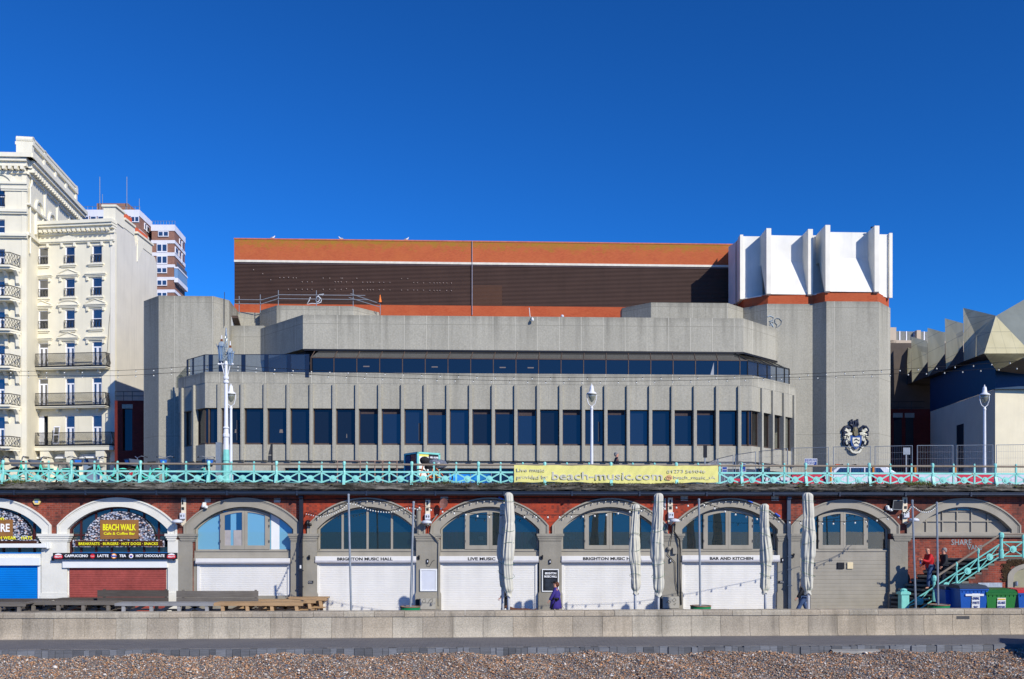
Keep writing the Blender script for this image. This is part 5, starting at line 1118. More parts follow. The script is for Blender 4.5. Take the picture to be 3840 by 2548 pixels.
ln = t.math('LESS_THAN', t.math('FRACT', t.math('MULTIPLY', z, .5)), .03); c = t.mix(t.math('MULTIPLY', ln, .5), c, C(100, 98, 86))
ln = t.math('LESS_THAN', t.math('FRACT', t.math('MULTIPLY', x, .9)), .05); c = t.mix(t.math('MULTIPLY', ln, .3), c, C(120, 118, 100)); t.col(c); t.b.inputs['Roughness'].default_value = .5; CMT = t.m
tl = t.node('ShaderNodeBsdfTranslucent'); t.link(c, tl.inputs['Color']); ms = t.node('ShaderNodeMixShader'); ms.inputs[0].default_value = .3; t.link(t.b.outputs[0], ms.inputs[1]); t.link(tl.outputs[0], ms.inputs[2]); t.link(ms.outputs[0], t.out.inputs['Surface'])   # perforated sheet lets light through
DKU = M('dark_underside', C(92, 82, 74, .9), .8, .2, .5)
def q3(px, py, Y): Y *= KC; return ((px-CX)/FL*Y, Y, EZ+(HZ-py)/FL*Y)
def J(x, y, Y): return q3(*K('J', x, y), Y)
b = MB(); A_, L_, R__, B_ = J(1165, 168, 68), J(1080, 443, 66.5), J(1430, 443, 66.5), J(1172, 572, 69)
b.add([A_, L_, R__, B_], [(0, 1, 2), (1, 3, 2)]); b.build('canopy_nose', CMT, kc)
T = [((925, 108), (1165, 165), (1080, 443), (930, 500), 74, 68), ((790, 185), (925, 222), (925, 378), (800, 560), 78, 74.3), ((663, 255), (790, 290), (790, 445), (668, 612), 82, 78.3), ((543, 320), (663, 352), (663, 505), (550, 656), 86, 82.3), ((435, 375), (545, 407), (545, 560), (440, 700), 90, 86.3), ((350, 440), (437, 470), (437, 640), (350, 740), 94, 90.3)]
pe0 = None
for i, (a, c, d, e, Y0, Y1) in enumerate(T):
    b = MB(); pa, pc, pd, pe = J(*a, Y0), J(*c, Y1+(0 if i == 0 else .3)), J(*d, Y1 if i else 66.6), J(*e, Y0); b.add([pa, pc, pd, pe], [(0, 3, 2, 1)]); b.build('canopy_fold', CMT, kc)
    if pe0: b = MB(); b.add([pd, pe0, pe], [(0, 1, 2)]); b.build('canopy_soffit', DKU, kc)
    pe0 = pe
b = MB(); lowr = [J(1172, 572, 69), J(1080, 443, 66.6), J(930, 500, 74), J(800, 560, 78), J(668, 612, 82), J(550, 656, 86), J(440, 700, 90), J(350, 740, 94)]; inn = [(p[0]+9, p[1]+2, p[2]-.6) for p in lowr]; n = len(lowr)
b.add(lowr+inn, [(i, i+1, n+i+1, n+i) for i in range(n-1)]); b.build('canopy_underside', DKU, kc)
b = MB(); b.add([J(1165, 168, 68.1), J(1420, 20, 71), J(1430, 443, 67)], [(0, 1, 2)]); b.add([J(1420, 20, 71), J(1700, 200, 72), J(1430, 443, 67)], [(0, 1, 2)]); b.build('canopy_fold', M('shaded_canopy_metal', C(112, 118, 112), .6, .15, .5), kc)  # darker colour stands in for the shade on this fold of the canopy
# dark brick link behind the gap
zdk = EZ+453*126/FL; dk = F2(roof(3330, 1540, zdk), roof(3500, 1540, zdk)); t = thing('brick_link_building', dk.W(2, 2, DZ), 'dark red brick building in shade between the stair tower and the cinema', 'building')
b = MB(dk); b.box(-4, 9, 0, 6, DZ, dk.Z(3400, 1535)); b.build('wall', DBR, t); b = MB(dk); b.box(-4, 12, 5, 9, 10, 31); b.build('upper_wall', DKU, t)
for px in (3366, 3410): b = MB(dk); x = dk.X(px); b.box(x-.55, x+.55, -.03, .3, DZ, dk.Z(px, 1551)); b.build('slot_window', BGL, t); b = MB(dk); b.box(x-.65, x+.65, -.12, .3, dk.Z(px, 1567), dk.Z(px, 1550)); b.build('lintel', CPAN, t)
b = MB(dk); zr_ = dk.Z(3400, 1507); b.tube([(-4, -.1, zr_), (5, -.1, zr_)], .04, 4); b.tube([(-4, -.1, zr_-.8), (5, -.1, zr_-.8)], .03, 4); x = -4
while x < 5: b.tube([(x, -.1, zr_-1.3), (x, -.1, zr_)], .04, 4); x += 1.8
b.build('roof_rail', DKMET, t)

# ---------------- promenade railing ----------------
RD = -.25
def rz(py): return ARC.Z(1920, py, RD)
rail = thing('promenade_railing', ARC.W(0, RD, DZ), 'turquoise cast iron promenade railing with lattice panels and round bosses', 'railing')
t = NT('rusty_teal_paint'); c = t.mix(t.ramp(t.noise(t.pos, 2, 4), [(.3, 0.0), (.7, 1.0)]), C(118, 200, 188), C(152, 220, 208)); f = t.ramp(t.noise(t.map((3, 3, 2)), 2.2, 6, .7), [(.60, 0.0), (.68, 1.0)]); c = t.mix(t.math('MULTIPLY', f, .9), c, C(160, 105, 50)); t.col(c); t.b.inputs['Roughness'].default_value = .5; RTEAL = t.m
GRAIL = wood_mat('grey_handrail', C(142, 130, 115), .3)
PX = [12, 268, 527, 783, 1037, 1291, 1544, 1794, 2043, 2291, 2536, 2780, 3021, 3259, 3497, 3732]; bxs = [ARC.X(p, RD) for p in PX]; bxs = [2*bxs[0]-bxs[1]]+bxs+[2*bxs[-1]-bxs[-2]]
zt, zm, zb0_, zd, zp = rz(1744.5), rz(1772), DZ+.03, rz(1797.5), rz(1732)
b = MB(ARC); b.tube([(bxs[0], RD, zt), (bxs[-1], RD, zt)], .045, 8); b.build('handrail', GRAIL, rail)
b = MB(ARC); b.box(bxs[0], bxs[-1], RD-.03, RD+.03, zm-.04, zm+.035); b.build('mid_rail', RTEAL, rail)
b = MB(ARC); b.box(bxs[0], bxs[-1], RD-.02, RD+.02, zb0_-.03, zb0_+.0); b.build('bottom_rail', RTEAL, rail)
pm = cmn = lat = None
for i, x in enumerate(bxs):
    b = MB(ARC); b.lathe([(.055, 0), (.06, .5), (.045, .55), (.045, .72), (.07, .78), (.075, .85), (.06, .92), (.03, zp-DZ)], x, RD, DZ, 8)
    b.extr([(RD-.06, DZ), (RD-.16, DZ-.06), (RD-.14, DZ+.12), (RD-.07, DZ+.35), (RD, DZ+.35), (RD, DZ)], x-.06, x+.06, True); b.build('post', RTEAL, rail)
    if i == len(bxs)-1: break
    L = bxs[i+1]-x
    for k in range(3):
        a = x+L*k/3; c = x+L*(k+1)/3; m = (a+c)/2
        if k: b = MB(ARC); b.box(a-.036, a+.036, RD-.03, RD+.03, DZ, zt); b.lathe([(.045, 0), (.05, .05), (.02, .09)], a, RD, zt+.03, 6); b.build('baluster', RTEAL, rail)
        b = MB(ARC)
        for (px, pz) in ((a+.04, zm-.05), (c-.04, zm-.05), (a+.04, zb0_+.03), (c-.04, zb0_+.03)):
            dx, dz = m-px, zd-pz; l = math.hypot(dx, dz); nx, nz = -dz/l*.029, dx/l*.029
            q = (m-dx/l*.1, zd-dz/l*.1); b.prism([(px-nx, pz-nz), (q[0]-nx, q[1]-nz), (q[0]+nx, q[1]+nz), (px+nx, pz+nz)], RD-.015, RD+.015)
        b.disc(m, zd, .145, RD-.03, RD+.03, 14); b.disc(m, zd, .075, RD-.05, RD-.03, 12); b.disc(m, zd, .04, RD-.06, RD-.05, 8); b.build('lattice_panel', RTEAL, rail)
# moss and weeds on the cornice
GRN = M('weed_green', C(92, 100, 48, .8), .9, .35, 9); BRN = M('dry_moss', C(92, 78, 48, .8), .95, .4, 9)
b = MB(ARC)
def tuft(px, w, h, n, cm):
    b.cm = cm
    for _ in range(n):
        x = ARC.X(px, -.4)+rnd(-w, w); y = rnd(-.44, -.28); hh = h*rnd(.4, 1); a = rnd(-.5, .5); z = DZ+rnd(-.06, .02)
        b.add([(x-.012, y, z), (x+.012, y, z), (x+a*hh, y+rnd(-.06, .06), z+hh)], [(0, 1, 2)])
for px, w, h, n, cm in ((60, .35, .2, 160, 0), (15, .3, .12, 80, 1), (165, .9, .08, 150, 1), (620, 1.0, .05, 160, 1), (820, .6, .05, 120, 1), (940, .5, .06, 80, 0), (1400, .7, .08, 160, 1), (1610, .9, .1, 260, 1), (1750, .6, .1, 160, 1), (1680, .2, .16, 60, 0), (1910, .7, .09, 160, 1), (2060, .5, .1, 160, 0), (2170, 1.0, .08, 160, 1), (2310, .9, .07, 160, 0), (2530, .4, .12, 120, 1), (2700, .8, .05, 80, 0), (2790, .5, .1, 140, 0), (2900, .8, .08, 200, 1), (3010, .4, .08, 120, 1), (3250, .5, .14, 160, 1), (3450, .55, .22, 320, 0), (3400, 1.1, .1, 220, 1), (3560, 1.0, .08, 200, 1), (3760, .8, .07, 160, 1), (2450, .6, .06, 80, 1), (3130, 1.0, .06, 160, 0)): tuft(px, w, h, n, cm)
for _ in range(500):
    px = rnd(-60, 3900); b.cm = random.choice((0, 1, 1)); x = ARC.X(px, -.4); z = DZ+rnd(-.12, .03); b.ball((x, rnd(-.46, -.3), z), rnd(.015, .045), 5, 4, (1.6, 1, .5))
tag(b.build('moss', [GRN, BRN]), 'clumps of moss, grass and weeds along the cornice edge', 'weeds', kind='stuff')

# banner
BYEL = M('banner_yellow', C(226, 220, 132, .95), .7, .06, 2); LETG = M('banner_grey_lettering', C(200, 198, 182, .95), .6, .05, 6)
bnr = thing('banner', ARC.W(ARC.X(2310, -.34), -.34, rz(1810)), 'long yellow cloth banner for beach-music.com tied to the railing', 'banner')
x0, x1 = ARC.X(1928, -.34), ARC.X(2693, -.34); n, m = 110, 12; v = []
def bx_(x, u): return -.335-.035*abs(math.sin(x*2.3+u))*u-.02*math.sin(x*7+u*5)*u-.012*math.sin(x*17+u*9)
for i in range(n+1):
    for j in range(m+1):
        x = x0+(x1-x0)*i/n; u = j/m; zt_2 = rz(1746)+.012*math.sin(x*4.4); zb2 = rz(1811)+.03*math.sin(x*.9)+.015*math.sin(x*5); v.append((x, bx_(x, u), zt_2+(zb2-zt_2)*u))
b = MB(ARC); b.add(v, [(i*(m+1)+j, (i+1)*(m+1)+j, (i+1)*(m+1)+j+1, i*(m+1)+j+1) for i in range(n) for j in range(m)]); b.build('cloth', BYEL, bnr, smooth=True)
def btxt(s, cr, xa, xb, yb, size, bold=.0):
    a, y = K(cr[0], xa, yb); c = K(cr[1], xb, yb)[0]; text_mesh(s, 'lettering', LETG, ARC, ARC.X((a+c)/2, -.4), rz(y), -.382, size, bnr, ARC.X(c, -.4)-ARC.X(a, -.4), .008, bold)
btxt('Live music', 'GG', 1272, 1520, 992, .22); btxt('provided by:', 'GG', 1272, 1550, 1055, .22)
btxt('beach-music.com', 'GI', 1585, 400, 1062, .48, .006); 
a, y = K('I', 443, 908); text_mesh('01273 569046', 'lettering', LETG, ARC, ARC.X(2575, -.4), rz(y), -.382, .2, bnr, ARC.X(2647)-ARC.X(2506), .006, .0)
text_mesh('beach_music_uk', 'lettering', LETG, ARC, ARC.X(2605, -.4), rz(K('I', 0, 957)[1]), -.382, .2, bnr, ARC.X(2683)-ARC.X(2527), .006, .0)
b = MB(ARC); xc, z_ = ARC.X(2509, -.4), rz(K('I', 0, 948)[1]); b.ring([(xc+.13*math.cos(k*.4488), z_+.11*math.sin(k*.4488)) for k in range(15)], [(xc+.10*math.cos(k*.4488), z_+.085*math.sin(k*.4488)) for k in range(15)], -.42, -.40); b.ring([(xc+.06*math.cos(k*.5236), z_+.06*math.sin(k*.5236)) for k in range(13)], [(xc+.04*math.cos(k*.5236), z_+.04*math.sin(k*.5236)) for k in range(13)], -.42, -.40); b.build('camera_emblem', M('faded_pink', C(205, 130, 120), .6), bnr)

# ---------------- lamp posts ----------------
LPW = M('white_lamp_paint', C(228, 230, 232, .95), .4, .05); LENS = glass_mat('lamp_glass', C(150, 150, 130), .15, .4)
def slim_lamp():
    t = thing('street_lamp', (0, 0, 0), '', 'street lamp', 'slim white street lamps on the promenade'); H = 5.95
    b = MB(); b.lathe([(.12, 0), (.12, 1.0), (.085, 1.05), (.07, 4.55), (.09, 4.6), (.05, 4.75)], n=10); b.build('pole', LPW, t)
    for s in (-1, 1): b = MB(); b.tube([(0, 0, 4.7), (s*.17, 0, 4.85), (s*.25, 0, 5.1), (s*.26, 0, 5.4)], .022, 6); b.build('fork', LPW, t)
    b = MB(); b.lathe([(.30, 5.38), (.24, 5.45), (.13, 5.52), (.11, 5.7), (.09, 5.82), (.03, 5.86), (.02, 5.95)], n=14); b.build('lamp_housing', LPW, t, smooth=True)
    b = MB(); b.lathe([(.02, 4.95), (.12, 5.05), (.19, 5.25), (.2, 5.38)], n=12); b.build('lens', LENS, t, smooth=True); return t
def gp(px, Y, z): return Vector(((px-CX)/FL*Y, Y, z))
sl1 = slim_lamp(); sl2 = dup(sl1); sl3 = dup(sl1)
place(sl1, gp(2219, 49, DZ), 0, 'slim white street lamp standing alone behind the yellow banner')
place(sl2, gp(866, 49, DZ), 0, 'slim white street lamp close behind the ornate lantern post'); place(sl3, gp(3692, 49.4, DZ), 0, 'slim white street lamp in front of the cream cinema wall')
ol = thing('ornate_lamp', gp(848, 42, DZ), 'ornate Victorian white lamp standard with two lanterns and a turquoise foot', 'street lamp'); p = ol.location
def oz(py): return EZ+(HZ-py)/FL*42
b = MB(); b.lathe([(.20, 0), (.20, .3), (.16, .4), (.17, 1.0), (.13, 1.2), (.16, 1.25), (.14, 1.6), (.13, 1.75)], p.x, p.y, DZ, 10); b.build('foot', TEAL, ol)
b = MB(); b.lathe([(.13, 0), (.12, .55), (.15, .6), (.15, .7), (.12, .75), (.11, oz(1610)-DZ-1.75), (.15, oz(1606)-DZ-1.75), (.1, oz(1600)-DZ-1.75), (.075, oz(1440)-DZ-1.75), (.13, oz(1437)-DZ-1.75), (.13, oz(1430)-DZ-1.75), (.08, oz(1427)-DZ-1.75), (.13, oz(1422)-DZ-1.75), (.13, oz(1414)-DZ-1.75), (.07, oz(1410)-DZ-1.75), (.065, oz(1372)-DZ-1.75), (.1, oz(1366)-DZ-1.75), (.05, oz(1355)-DZ-1.75)], p.x, p.y, DZ+1.75, 10); b.build('column', LPW, ol)
b = MB(); zc_ = oz(1366); b.tube([(p.x-.35, p.y, zc_), (p.x+.3, p.y, zc_)], .035, 6); b.ball((p.x-.35, p.y, zc_), .05); b.ball((p.x+.3, p.y, zc_), .05)
for s in (-1, 1): b.tube([(p.x+.07*s, p.y, oz(1410)), (p.x+s*.2, p.y, zc_), (p.x+s*.25, p.y, oz(1352))], .02, 5)
b.build('cross_arm', LPW, ol)
SILV = M('silver_paint', C(170, 185, 195, .9), .35, .2, 9, metal=.3)
b = MB()
for k in range(34): # pierced scrollwork spire
    u = k/33; z = oz(1350)+(oz(1232)-oz(1350))*u; r = .13*(1-u)+.02; a = k*1.9; b.ball((p.x+r*math.cos(a), p.y+r*math.sin(a), z), .03*(1-u*.6), 5, 4)
for s in (0, 2.1, 4.2): b.tube([(p.x+.13*(1-u)*math.cos(s+u*9), p.y+.13*(1-u)*math.sin(s+u*9), oz(1352)+(oz(1230)-oz(1352))*u) for u in [i/16 for i in range(17)]], .018, 4)
b.build('scroll_spire', SILV, ol)
for dx, y0, y1, w, ft in ((-.21, 1350, 1302, .17, 1258), (.19, 1365, 1326, .15, 1280)):
    z0, z1 = oz(y0), oz(y1); b = MB(); n = 6
    for k in range(n):
        a = 2*math.pi*k/n+.3; b.tube([(p.x+dx+w*.62*math.cos(a), p.y+w*.62*math.sin(a), z0), (p.x+dx+w*math.cos(a), p.y+w*math.sin(a), z1)], .015, 4)
    b.lathe([(w*1.15, 0), (w*1.18, .05), (w*.9, .1), (w*.55, .22), (w*.4, .25)], p.x+dx, p.y, z1, 6); b.lathe([(w*.65, 0), (w*.65, .04), (.04, .05)], p.x+dx, p.y, z0-.05, 6)
    for k in range(n): a = 2*math.pi*k/n+.3; b.tube([(p.x+dx+w*1.15*math.cos(a), p.y+w*1.15*math.sin(a), z1), (p.x+dx+w*1.4*math.cos(a), p.y+w*1.4*math.sin(a), z1+.13)], .015, 3)
    lt = b.build('lantern', SILV, ol); b = MB(); b.lathe([(w*.6, z0), (w*.95, z1)], p.x+dx, p.y, 0, 6); b.build('glazing', glass_mat('lantern_glass', C(150, 165, 175), .2, .6), lt)
    b = MB(); b.lathe([(.05, 0), (.06, .08), (.03, .12)], p.x+dx, p.y, z1+.25, 6); b.build('collar', M('rust', C(120, 70, 45), .8), lt); b = MB(); b.lathe([(.03, z1+.37), (.02, oz(ft))], p.x+dx, p.y, 0, 6); b.build('finial', LPW, lt)
b = MB(); b.box(p.x-.42, p.x-.2, p.y-.2, p.y+.15, DZ, oz(1661)); b.build('cabinet', GALV, ol)

# long festoon strings between the lamps
BULB = M('white_bulb', C(225, 225, 215, .95), .3, .02); WIRE = M('black_cable', (.015, .015, .016), .6, .1)
def festoon(pts, Y, step, lab, group, bulb=.032, wr=.009, cap=True, fr=None, drop=.05):
    """pts in photo pixels on a plane at depth Y (or in a frame), bulbs every step pixels"""
    Yr = Y if isinstance(Y, tuple) else (Y, Y); xs0, xs1 = pts[0][0], pts[-1][0]
    def fw(px, py): q = Yr[0]+(Yr[1]-Yr[0])*(px-xs0)/(xs1-xs0); return Vector(((px-CX)/FL*q, q, EZ+(HZ-py)/FL*q))
    f = (lambda px, py: fr.P(px, py, Y)) if fr else fw
    W_ = [f(*q) for q in pts]; t = thing('string_lights', W_[len(W_)//2], lab, 'string lights', group); b = MB(); b.tube([tuple(q) for q in W_], wr, 4); b.build('cable', WIRE, t)
    # bulbs
    acc = step*.5; sk = me_b = None; k = 0
    for (a, c) in zip(pts[:-1], pts[1:]):
        L = math.hypot(c[0]-a[0], c[1]-a[1]); 
        while acc < L:
            q = f(a[0]+(c[0]-a[0])*acc/L, a[1]+(c[1]-a[1])*acc/L)
            if me_b is None:
                b = MB(); b.ball((0, 0, -drop-bulb), bulb, 7, 5, (1, 1, 1.15)); o = b.build('bulb', BULB, t, True); me_b = o.data; off = o.location.copy()+loc_of(t); o.location = q+off-loc_of(t)
                b = MB(); b.lathe([(bulb*.5, -drop-.01), (bulb*.55, -.005)], n=6); s = b.build('socket', WIRE, o); s.location = (0, 0, bulb*2.3); ms = s.data
            else:
                o = bpy.data.objects.new('bulb', me_b); COL.objects.link(o); o.parent = t; o.location = q+off-loc_of(t)
                s = bpy.data.objects.new('socket', ms); COL.objects.link(s); s.parent = o; s.location = (0, 0, bulb*2.3)
            acc += step; k += 1
        acc -= L
    return t
GF = 'festoon lights along the promenade'
u1 = [(-60, 1391), (85, 1393), (430, 1391), (565, 1385), (714, 1375), (855, 1366)]; l1_ = [(-60, 1404), (85, 1410), (430, 1410), (570, 1404), (720, 1393), (853, 1377)]
u2 = [(858, 1368), (1000, 1380), (1190, 1390), (1495, 1401), (1836, 1413), (2110, 1417), (2386, 1416), (2640, 1414), (2868, 1408), (3080, 1400), (3282, 1390), (3487, 1379), (3660, 1367), (3900, 1348)]
l2_ = [(858, 1380), (1000, 1395), (1190, 1407), (1425, 1417), (1834, 1427), (2110, 1431), (2382, 1430), (2640, 1426), (2865, 1419), (3100, 1412), (3347, 1403), (3600, 1391), (3900, 1372)]
festoon(u1, 43, 67, 'upper festoon wire crossing in front of the hotel', GF); festoon(l1_, 43, 67, 'lower festoon wire crossing in front of the hotel', GF)
festoon(u2, 43, 69, 'upper festoon wire crossing in front of the conference centre', GF); festoon(l2_, 43, 68, 'lower festoon wire crossing in front of the conference centre', GF)

# ---------------- bicycles ----------------
TYRE = M('tyre_rubber', (.012, .012, .012), .8); CHR = M('bright_metal', C(170, 172, 176, .9), .3, metal=.6); BTE = M('bicycle_turquoise', C(80, 215, 190, .95), .4, .05)
def wheel(t, x, r, nm='wheel'):
    b = MB(); n = 24; b.tube([(x+r*math.cos(2*math.pi*i/n), 0, r+.0+r*math.sin(2*math.pi*i/n)) for i in range(n+1)], .024, 6, False); w = b.build(nm, TYRE, t)
    b = MB(); r2 = r-.03; b.tube([(x+r2*math.cos(2*math.pi*i/n), 0, r+r2*math.sin(2*math.pi*i/n)) for i in range(n+1)], .010, 4, False)
    for i in range(14): a = 2*math.pi*i/14; b.tube([(x, .02*(-1)**i, r), (x+r2*math.cos(a), 0, r+r2*math.sin(a))], .0022, 3, False)
    b.tube([(x, -.05, r), (x, .05, r)], .025, 6); b.build('rim', CHR, w); return w
def share_bike():
    t = thing('bicycle', (0, 0, 0), '', 'bicycle', 'turquoise hire bicycles behind the railing'); r = .33
    wheel(t, .55, r); wheel(t, -.52, r); b = MB()
    b.tube([(.42, 0, .82), (.3, 0, .45), (.05, 0, .30), (-.1, 0, .32)], .035, 7); b.tube([(-.1, 0, .32), (-.2, 0, .72)], .025, 6)
    for s in (-1, 1): b.tube([(-.1, s*.05, .32), (-.52, s*.05, .33)], .014, 5); b.tube([(-.2, s*.03, .66), (-.52, s*.05, .33)], .012, 5); b.tube([(.43, s*.05, .72), (.55, s*.05, .33)], .016, 5)
    b.tube([(.40, 0, .95), (.44, 0, .72)], .025, 6); b.build('frame', BTE, t)
    for x in (.55, -.52): b = MB(); n = 12; b.tube([(x+.37*math.cos(.2+2.6*i/n), 0, r+.37*math.sin(.2+2.6*i/n)) for i in range(n+1)], .028, 5); b.build('mudguard', BTE if x < 0 else TYRE, t)
    b = MB(); b.tube([(-.2, 0, .72), (-.23, 0, .9)], .016, 6); b.prism([(-.38, .9), (-.1, .92), (-.08, .95), (-.36, .98)], -.07, .07); b.build('saddle', TYRE, t)
    b = MB(); b.tube([(.40, 0, .95), (.36, 0, 1.08)], .016, 6); b.tube([(.25, -.30, 1.10), (.34, -.2, 1.13), (.38, 0, 1.06), (.34, .2, 1.13), (.25, .30, 1.10)], .014, 6); bar = b.build('handlebar', CHR, t)
    for s in (-1, 1): b = MB(); b.tube([(.14, s*.31, 1.09), (.27, s*.29, 1.105)], .02, 6); b.build('grip', TYRE, bar)
    b = MB(); b.add([(.5, -.16, .72), (.5, .16, .72), (.74, .12, .76), (.74, -.12, .76), (.42, -.22, .98), (.42, .22, .98), (.84, .18, 1.0), (.84, -.18, 1.0)], [(0, 3, 2, 1), (0, 1, 5, 4), (1, 2, 6, 5), (2, 3, 7, 6), (3, 0, 4, 7)]); bk = b.build('basket', M('grey_plastic', C(95, 105, 120, .9), .5), t)
    b = MB(); b.quad((.80, -.1, .82), (.80, .1, .82), (.83, .12, .95), (.83, -.12, .95)); b.build('badge', M('blue_badge', C(40, 110, 200), .4), bk)
    b = MB(); b.tube([(-.1, -.09, .32), (-.1, .09, .32)], .05, 8); b.tube([(-.1, -.1, .32), (.02, -.1, .22)], .012, 4); b.tube([(-.1, .1, .32), (-.22, .1, .42)], .012, 4); b.box(-.02, .07, -.15, -.09, .2, .23); b.box(-.27, -.18, .09, .15, .41, .44); b.build('crank', TYRE, t)
    b = MB(); b.box(-.72, -.35, -.07, .07, .68, .7); b.tube([(-.7, 0, .69), (-.53, 0, .34)], .01, 4); b.build('rear_rack', BTE, t); return t
sb = share_bike(); LBK = ['turquoise hire bicycle nearest the left edge of the railing', 'turquoise hire bicycle with blue badge basket, second from the left edge', 'turquoise hire bicycle without visible basket, third from the left edge', 'turquoise hire bicycle facing the railing post, fourth from the left edge', 'turquoise hire bicycle by the right end of the hotel front', 'turquoise hire bicycle in front of the dark gap beside the concrete tower', 'turquoise hire bicycle with wide handlebars at the foot of the concrete tower', 'turquoise hire bicycle nearest the ornate lamp standard']
for i, (px, rz_, Y) in enumerate(((52, 205, 40.5), (124, 208, 40.6), (196, 215, 40.8), (286, 300, 40.6), (410, 220, 40.7), (548, 235, 40.6), (622, 285, 40.5), (770, 300, 40.6))):
    o = sb if i == 0 else dup(sb); place(o, gp(px, Y, DZ), R(rz_), LBK[i], 1.15)
# round red sign on a low stand
t = thing('round_sign', gp(496, 40.2, DZ), 'low round red and white sign on a stand behind the railing', 'sign'); p = t.location; F_ = Frame(p.x, p.y, 1, .05)
b = MB(F_); b.cm = 0; b.disc(0, .62, .17, -.02, .02, 20); b.cm = 1; b.prism([(-.16, .52), (.12, .66), (.16, .72), (-.12, .58)], -.03, -.02); b.build('disc', [M('sign_red', C(200, 30, 50), .5), WHITE], t)
for o in t.children: o.location.z += DZ
b = MB(); b.box(p.x-.22, p.x-.17, p.y+.05, p.y+.1, DZ, DZ+.6); b.box(p.x+.1, p.x+.15, p.y+.05, p.y+.1, DZ, DZ+.6); b.build('stand', GALV, t); b = MB(); b.box(p.x-.2, p.x+.1, p.y+.0, p.y+.12, DZ+.86, DZ+.9); b.tube([(p.x-.1, p.y+.05, DZ+.88), (p.x-.12, p.y+.05, DZ+.6)], .02, 5); b.build('bracket', GALV, t)
# orange bicycle with a silver cover over its luggage
ob = thing('bicycle', gp(1622, 39.9, DZ), 'orange mountain bicycle leaning by the poster box with luggage', 'bicycle'); OFR = M('bicycle_orange', C(235, 120, 30, .95), .4)
wheel(ob, 0, .35); wheel(ob, 1.08, .35)
b = MB(); P4 = {'bb': (.45, 0, .32), 'hd': (.16, 0, .95), 'h2': (.2, 0, .82), 'st': (.62, 0, .85), 'ra': (1.08, 0, .35), 'fa': (0, 0, .35)}
for a, c, r_ in (('bb', 'h2', .035), ('h2', 'st', .03), ('bb', 'st', .028), ('st', 'ra', .018), ('bb', 'ra', .018), ('hd', 'fa', .025)): b.tube([P4[a], P4[c]], r_, 6)
b.build('frame', OFR, ob); b = MB(); b.tube([(.1, -.35, 1.08), (.14, 0, 1.0), (.1, .35, 1.08)], .015, 5); b.build('handlebar', TYRE, ob)
for o in ob.children: o.location = o.location+Vector((0, 0, 0))
for o in list(ob.children): # parts were drawn round the origin
    o.location += ob.location-Vector((.55, 0, 0))
b = MB(); b.prism([(.62, .85), (.66, .98), (.5, .99)], -.06, .06); s_ = b.build('saddle', TYRE, ob); s_.location += ob.location-Vector((.55, 0, 0))
b = MB(); n = 20; q = ob.location+Vector((-.3, 0, 0)); v = []
b.ball((q.x+.5, q.y+.12, DZ+.93), .40, 20, 12, (1.1, .6, .55)); b.v = [Vector((a.x+rnd(-.02, .02), a.y+rnd(-.02, .02), a.z+rnd(-.02, .02))) for a in b.v]
cv_ = b.build('luggage_cover', None or M('crinkled_silver_cover', C(120, 125, 135, .9), .35, .6, 14, spec=.6), ob)
b = MB(); b.ball((q.x-.05, q.y-.05, DZ+1.08), .2, 9, 7, (1.1, .8, .9)); b.ball((q.x+.1, q.y-.05, DZ+.85), .16, 8, 6); b.build('black_bag', M('black_fabric', (.02, .02, .022), .9), ob)
b = MB(); b.prism([(q.x+.35, DZ+.5), (q.x+.5, DZ+.38), (q.x+.55, DZ+.45), (q.x+.42, DZ+.6)], q.y-.12, q.y-.04); b.build('yellow_bottle', M('yellow_plastic', C(225, 205, 60), .5), ob)
# poster box
KF = Frame(gp(1566, 40.9, 0).x, 40.9, .8, .6); kk = thing('poster_box', KF.W(0, 0, DZ), 'turquoise framed poster box with music posters behind the railing', 'poster box')
W2_, D2_, H2_ = 1.1, 1.1, DZ+1.5; x1 = 1.13
b = MB(KF); b.box(0, x1, 0, D2_, DZ, H2_); b.build('box', M('dark_box', (.03, .03, .035), .6), kk)
b = MB(KF)
for xx in (0, x1): b.box(xx-.05, xx+.05, -.05, .05, DZ, H2_+.03)
b.box(-.05, x1+.05, -.05, .05, H2_-.03, H2_+.05); b.box(-.05, .05, D2_-.05, D2_+.05, DZ, H2_+.03); b.box(-.05, .05, -.05, D2_, H2_-.03, H2_+.05); b.build('frame', TEAL, kk)
PW = M('poster_white', C(235, 235, 225, .95), .6, .03); PY = M('poster_yellow', C(230, 220, 110), .6)
b = MB(KF); b.box(.06, x1*.5, -.03, -.004, DZ+.1, H2_-.12); b.build('poster', PW, kk); b = MB(KF); b.box(.06, x1*.5, -.035, -.031, H2_-.14, H2_-.05); b.build('poster', PY, kk)
b = MB(KF); b.box(x1*.52, x1-.06, -.03, -.004, DZ+.1, H2_-.06); b.build('poster', M('poster_black', (.02, .02, .025), .5), kk)
text_mesh('NEIL OLIVER', 'lettering', WLET, KF, x1*.76, H2_-.2, -.036, .1, kk, x1*.4, .003, .004); text_mesh('DANI JOSEF', 'lettering', M('poster_red', C(215, 70, 60), .5), KF, x1*.28, H2_-.3, -.036, .1, kk, x1*.36, .003, .004)
SF_ = Frame(KF.W(0, 0).x, KF.W(0, 0).y, KF.ay.x, KF.ay.y); SF2 = Frame(KF.W(0, D2_).x, KF.W(0, D2_).y, -KF.ay.x, -KF.ay.y)
b = MB(SF2); b.box(.06, .5, -.03, -.004, DZ+.1, H2_-.08); b.build('poster', M('poster_navy', C(60, 62, 100), .5, .5, 9), kk); b = MB(SF2); b.box(.56, 1.04, -.03, -.004, DZ+.5, H2_-.06); b.build('poster', M('poster_orange', C(220, 80, 40), .5, .5, 12), kk)
text_mesh('BUS', 'lettering', WLET, SF2, .35, DZ+.3, -.04, .25, kk, .4, .003, .01)
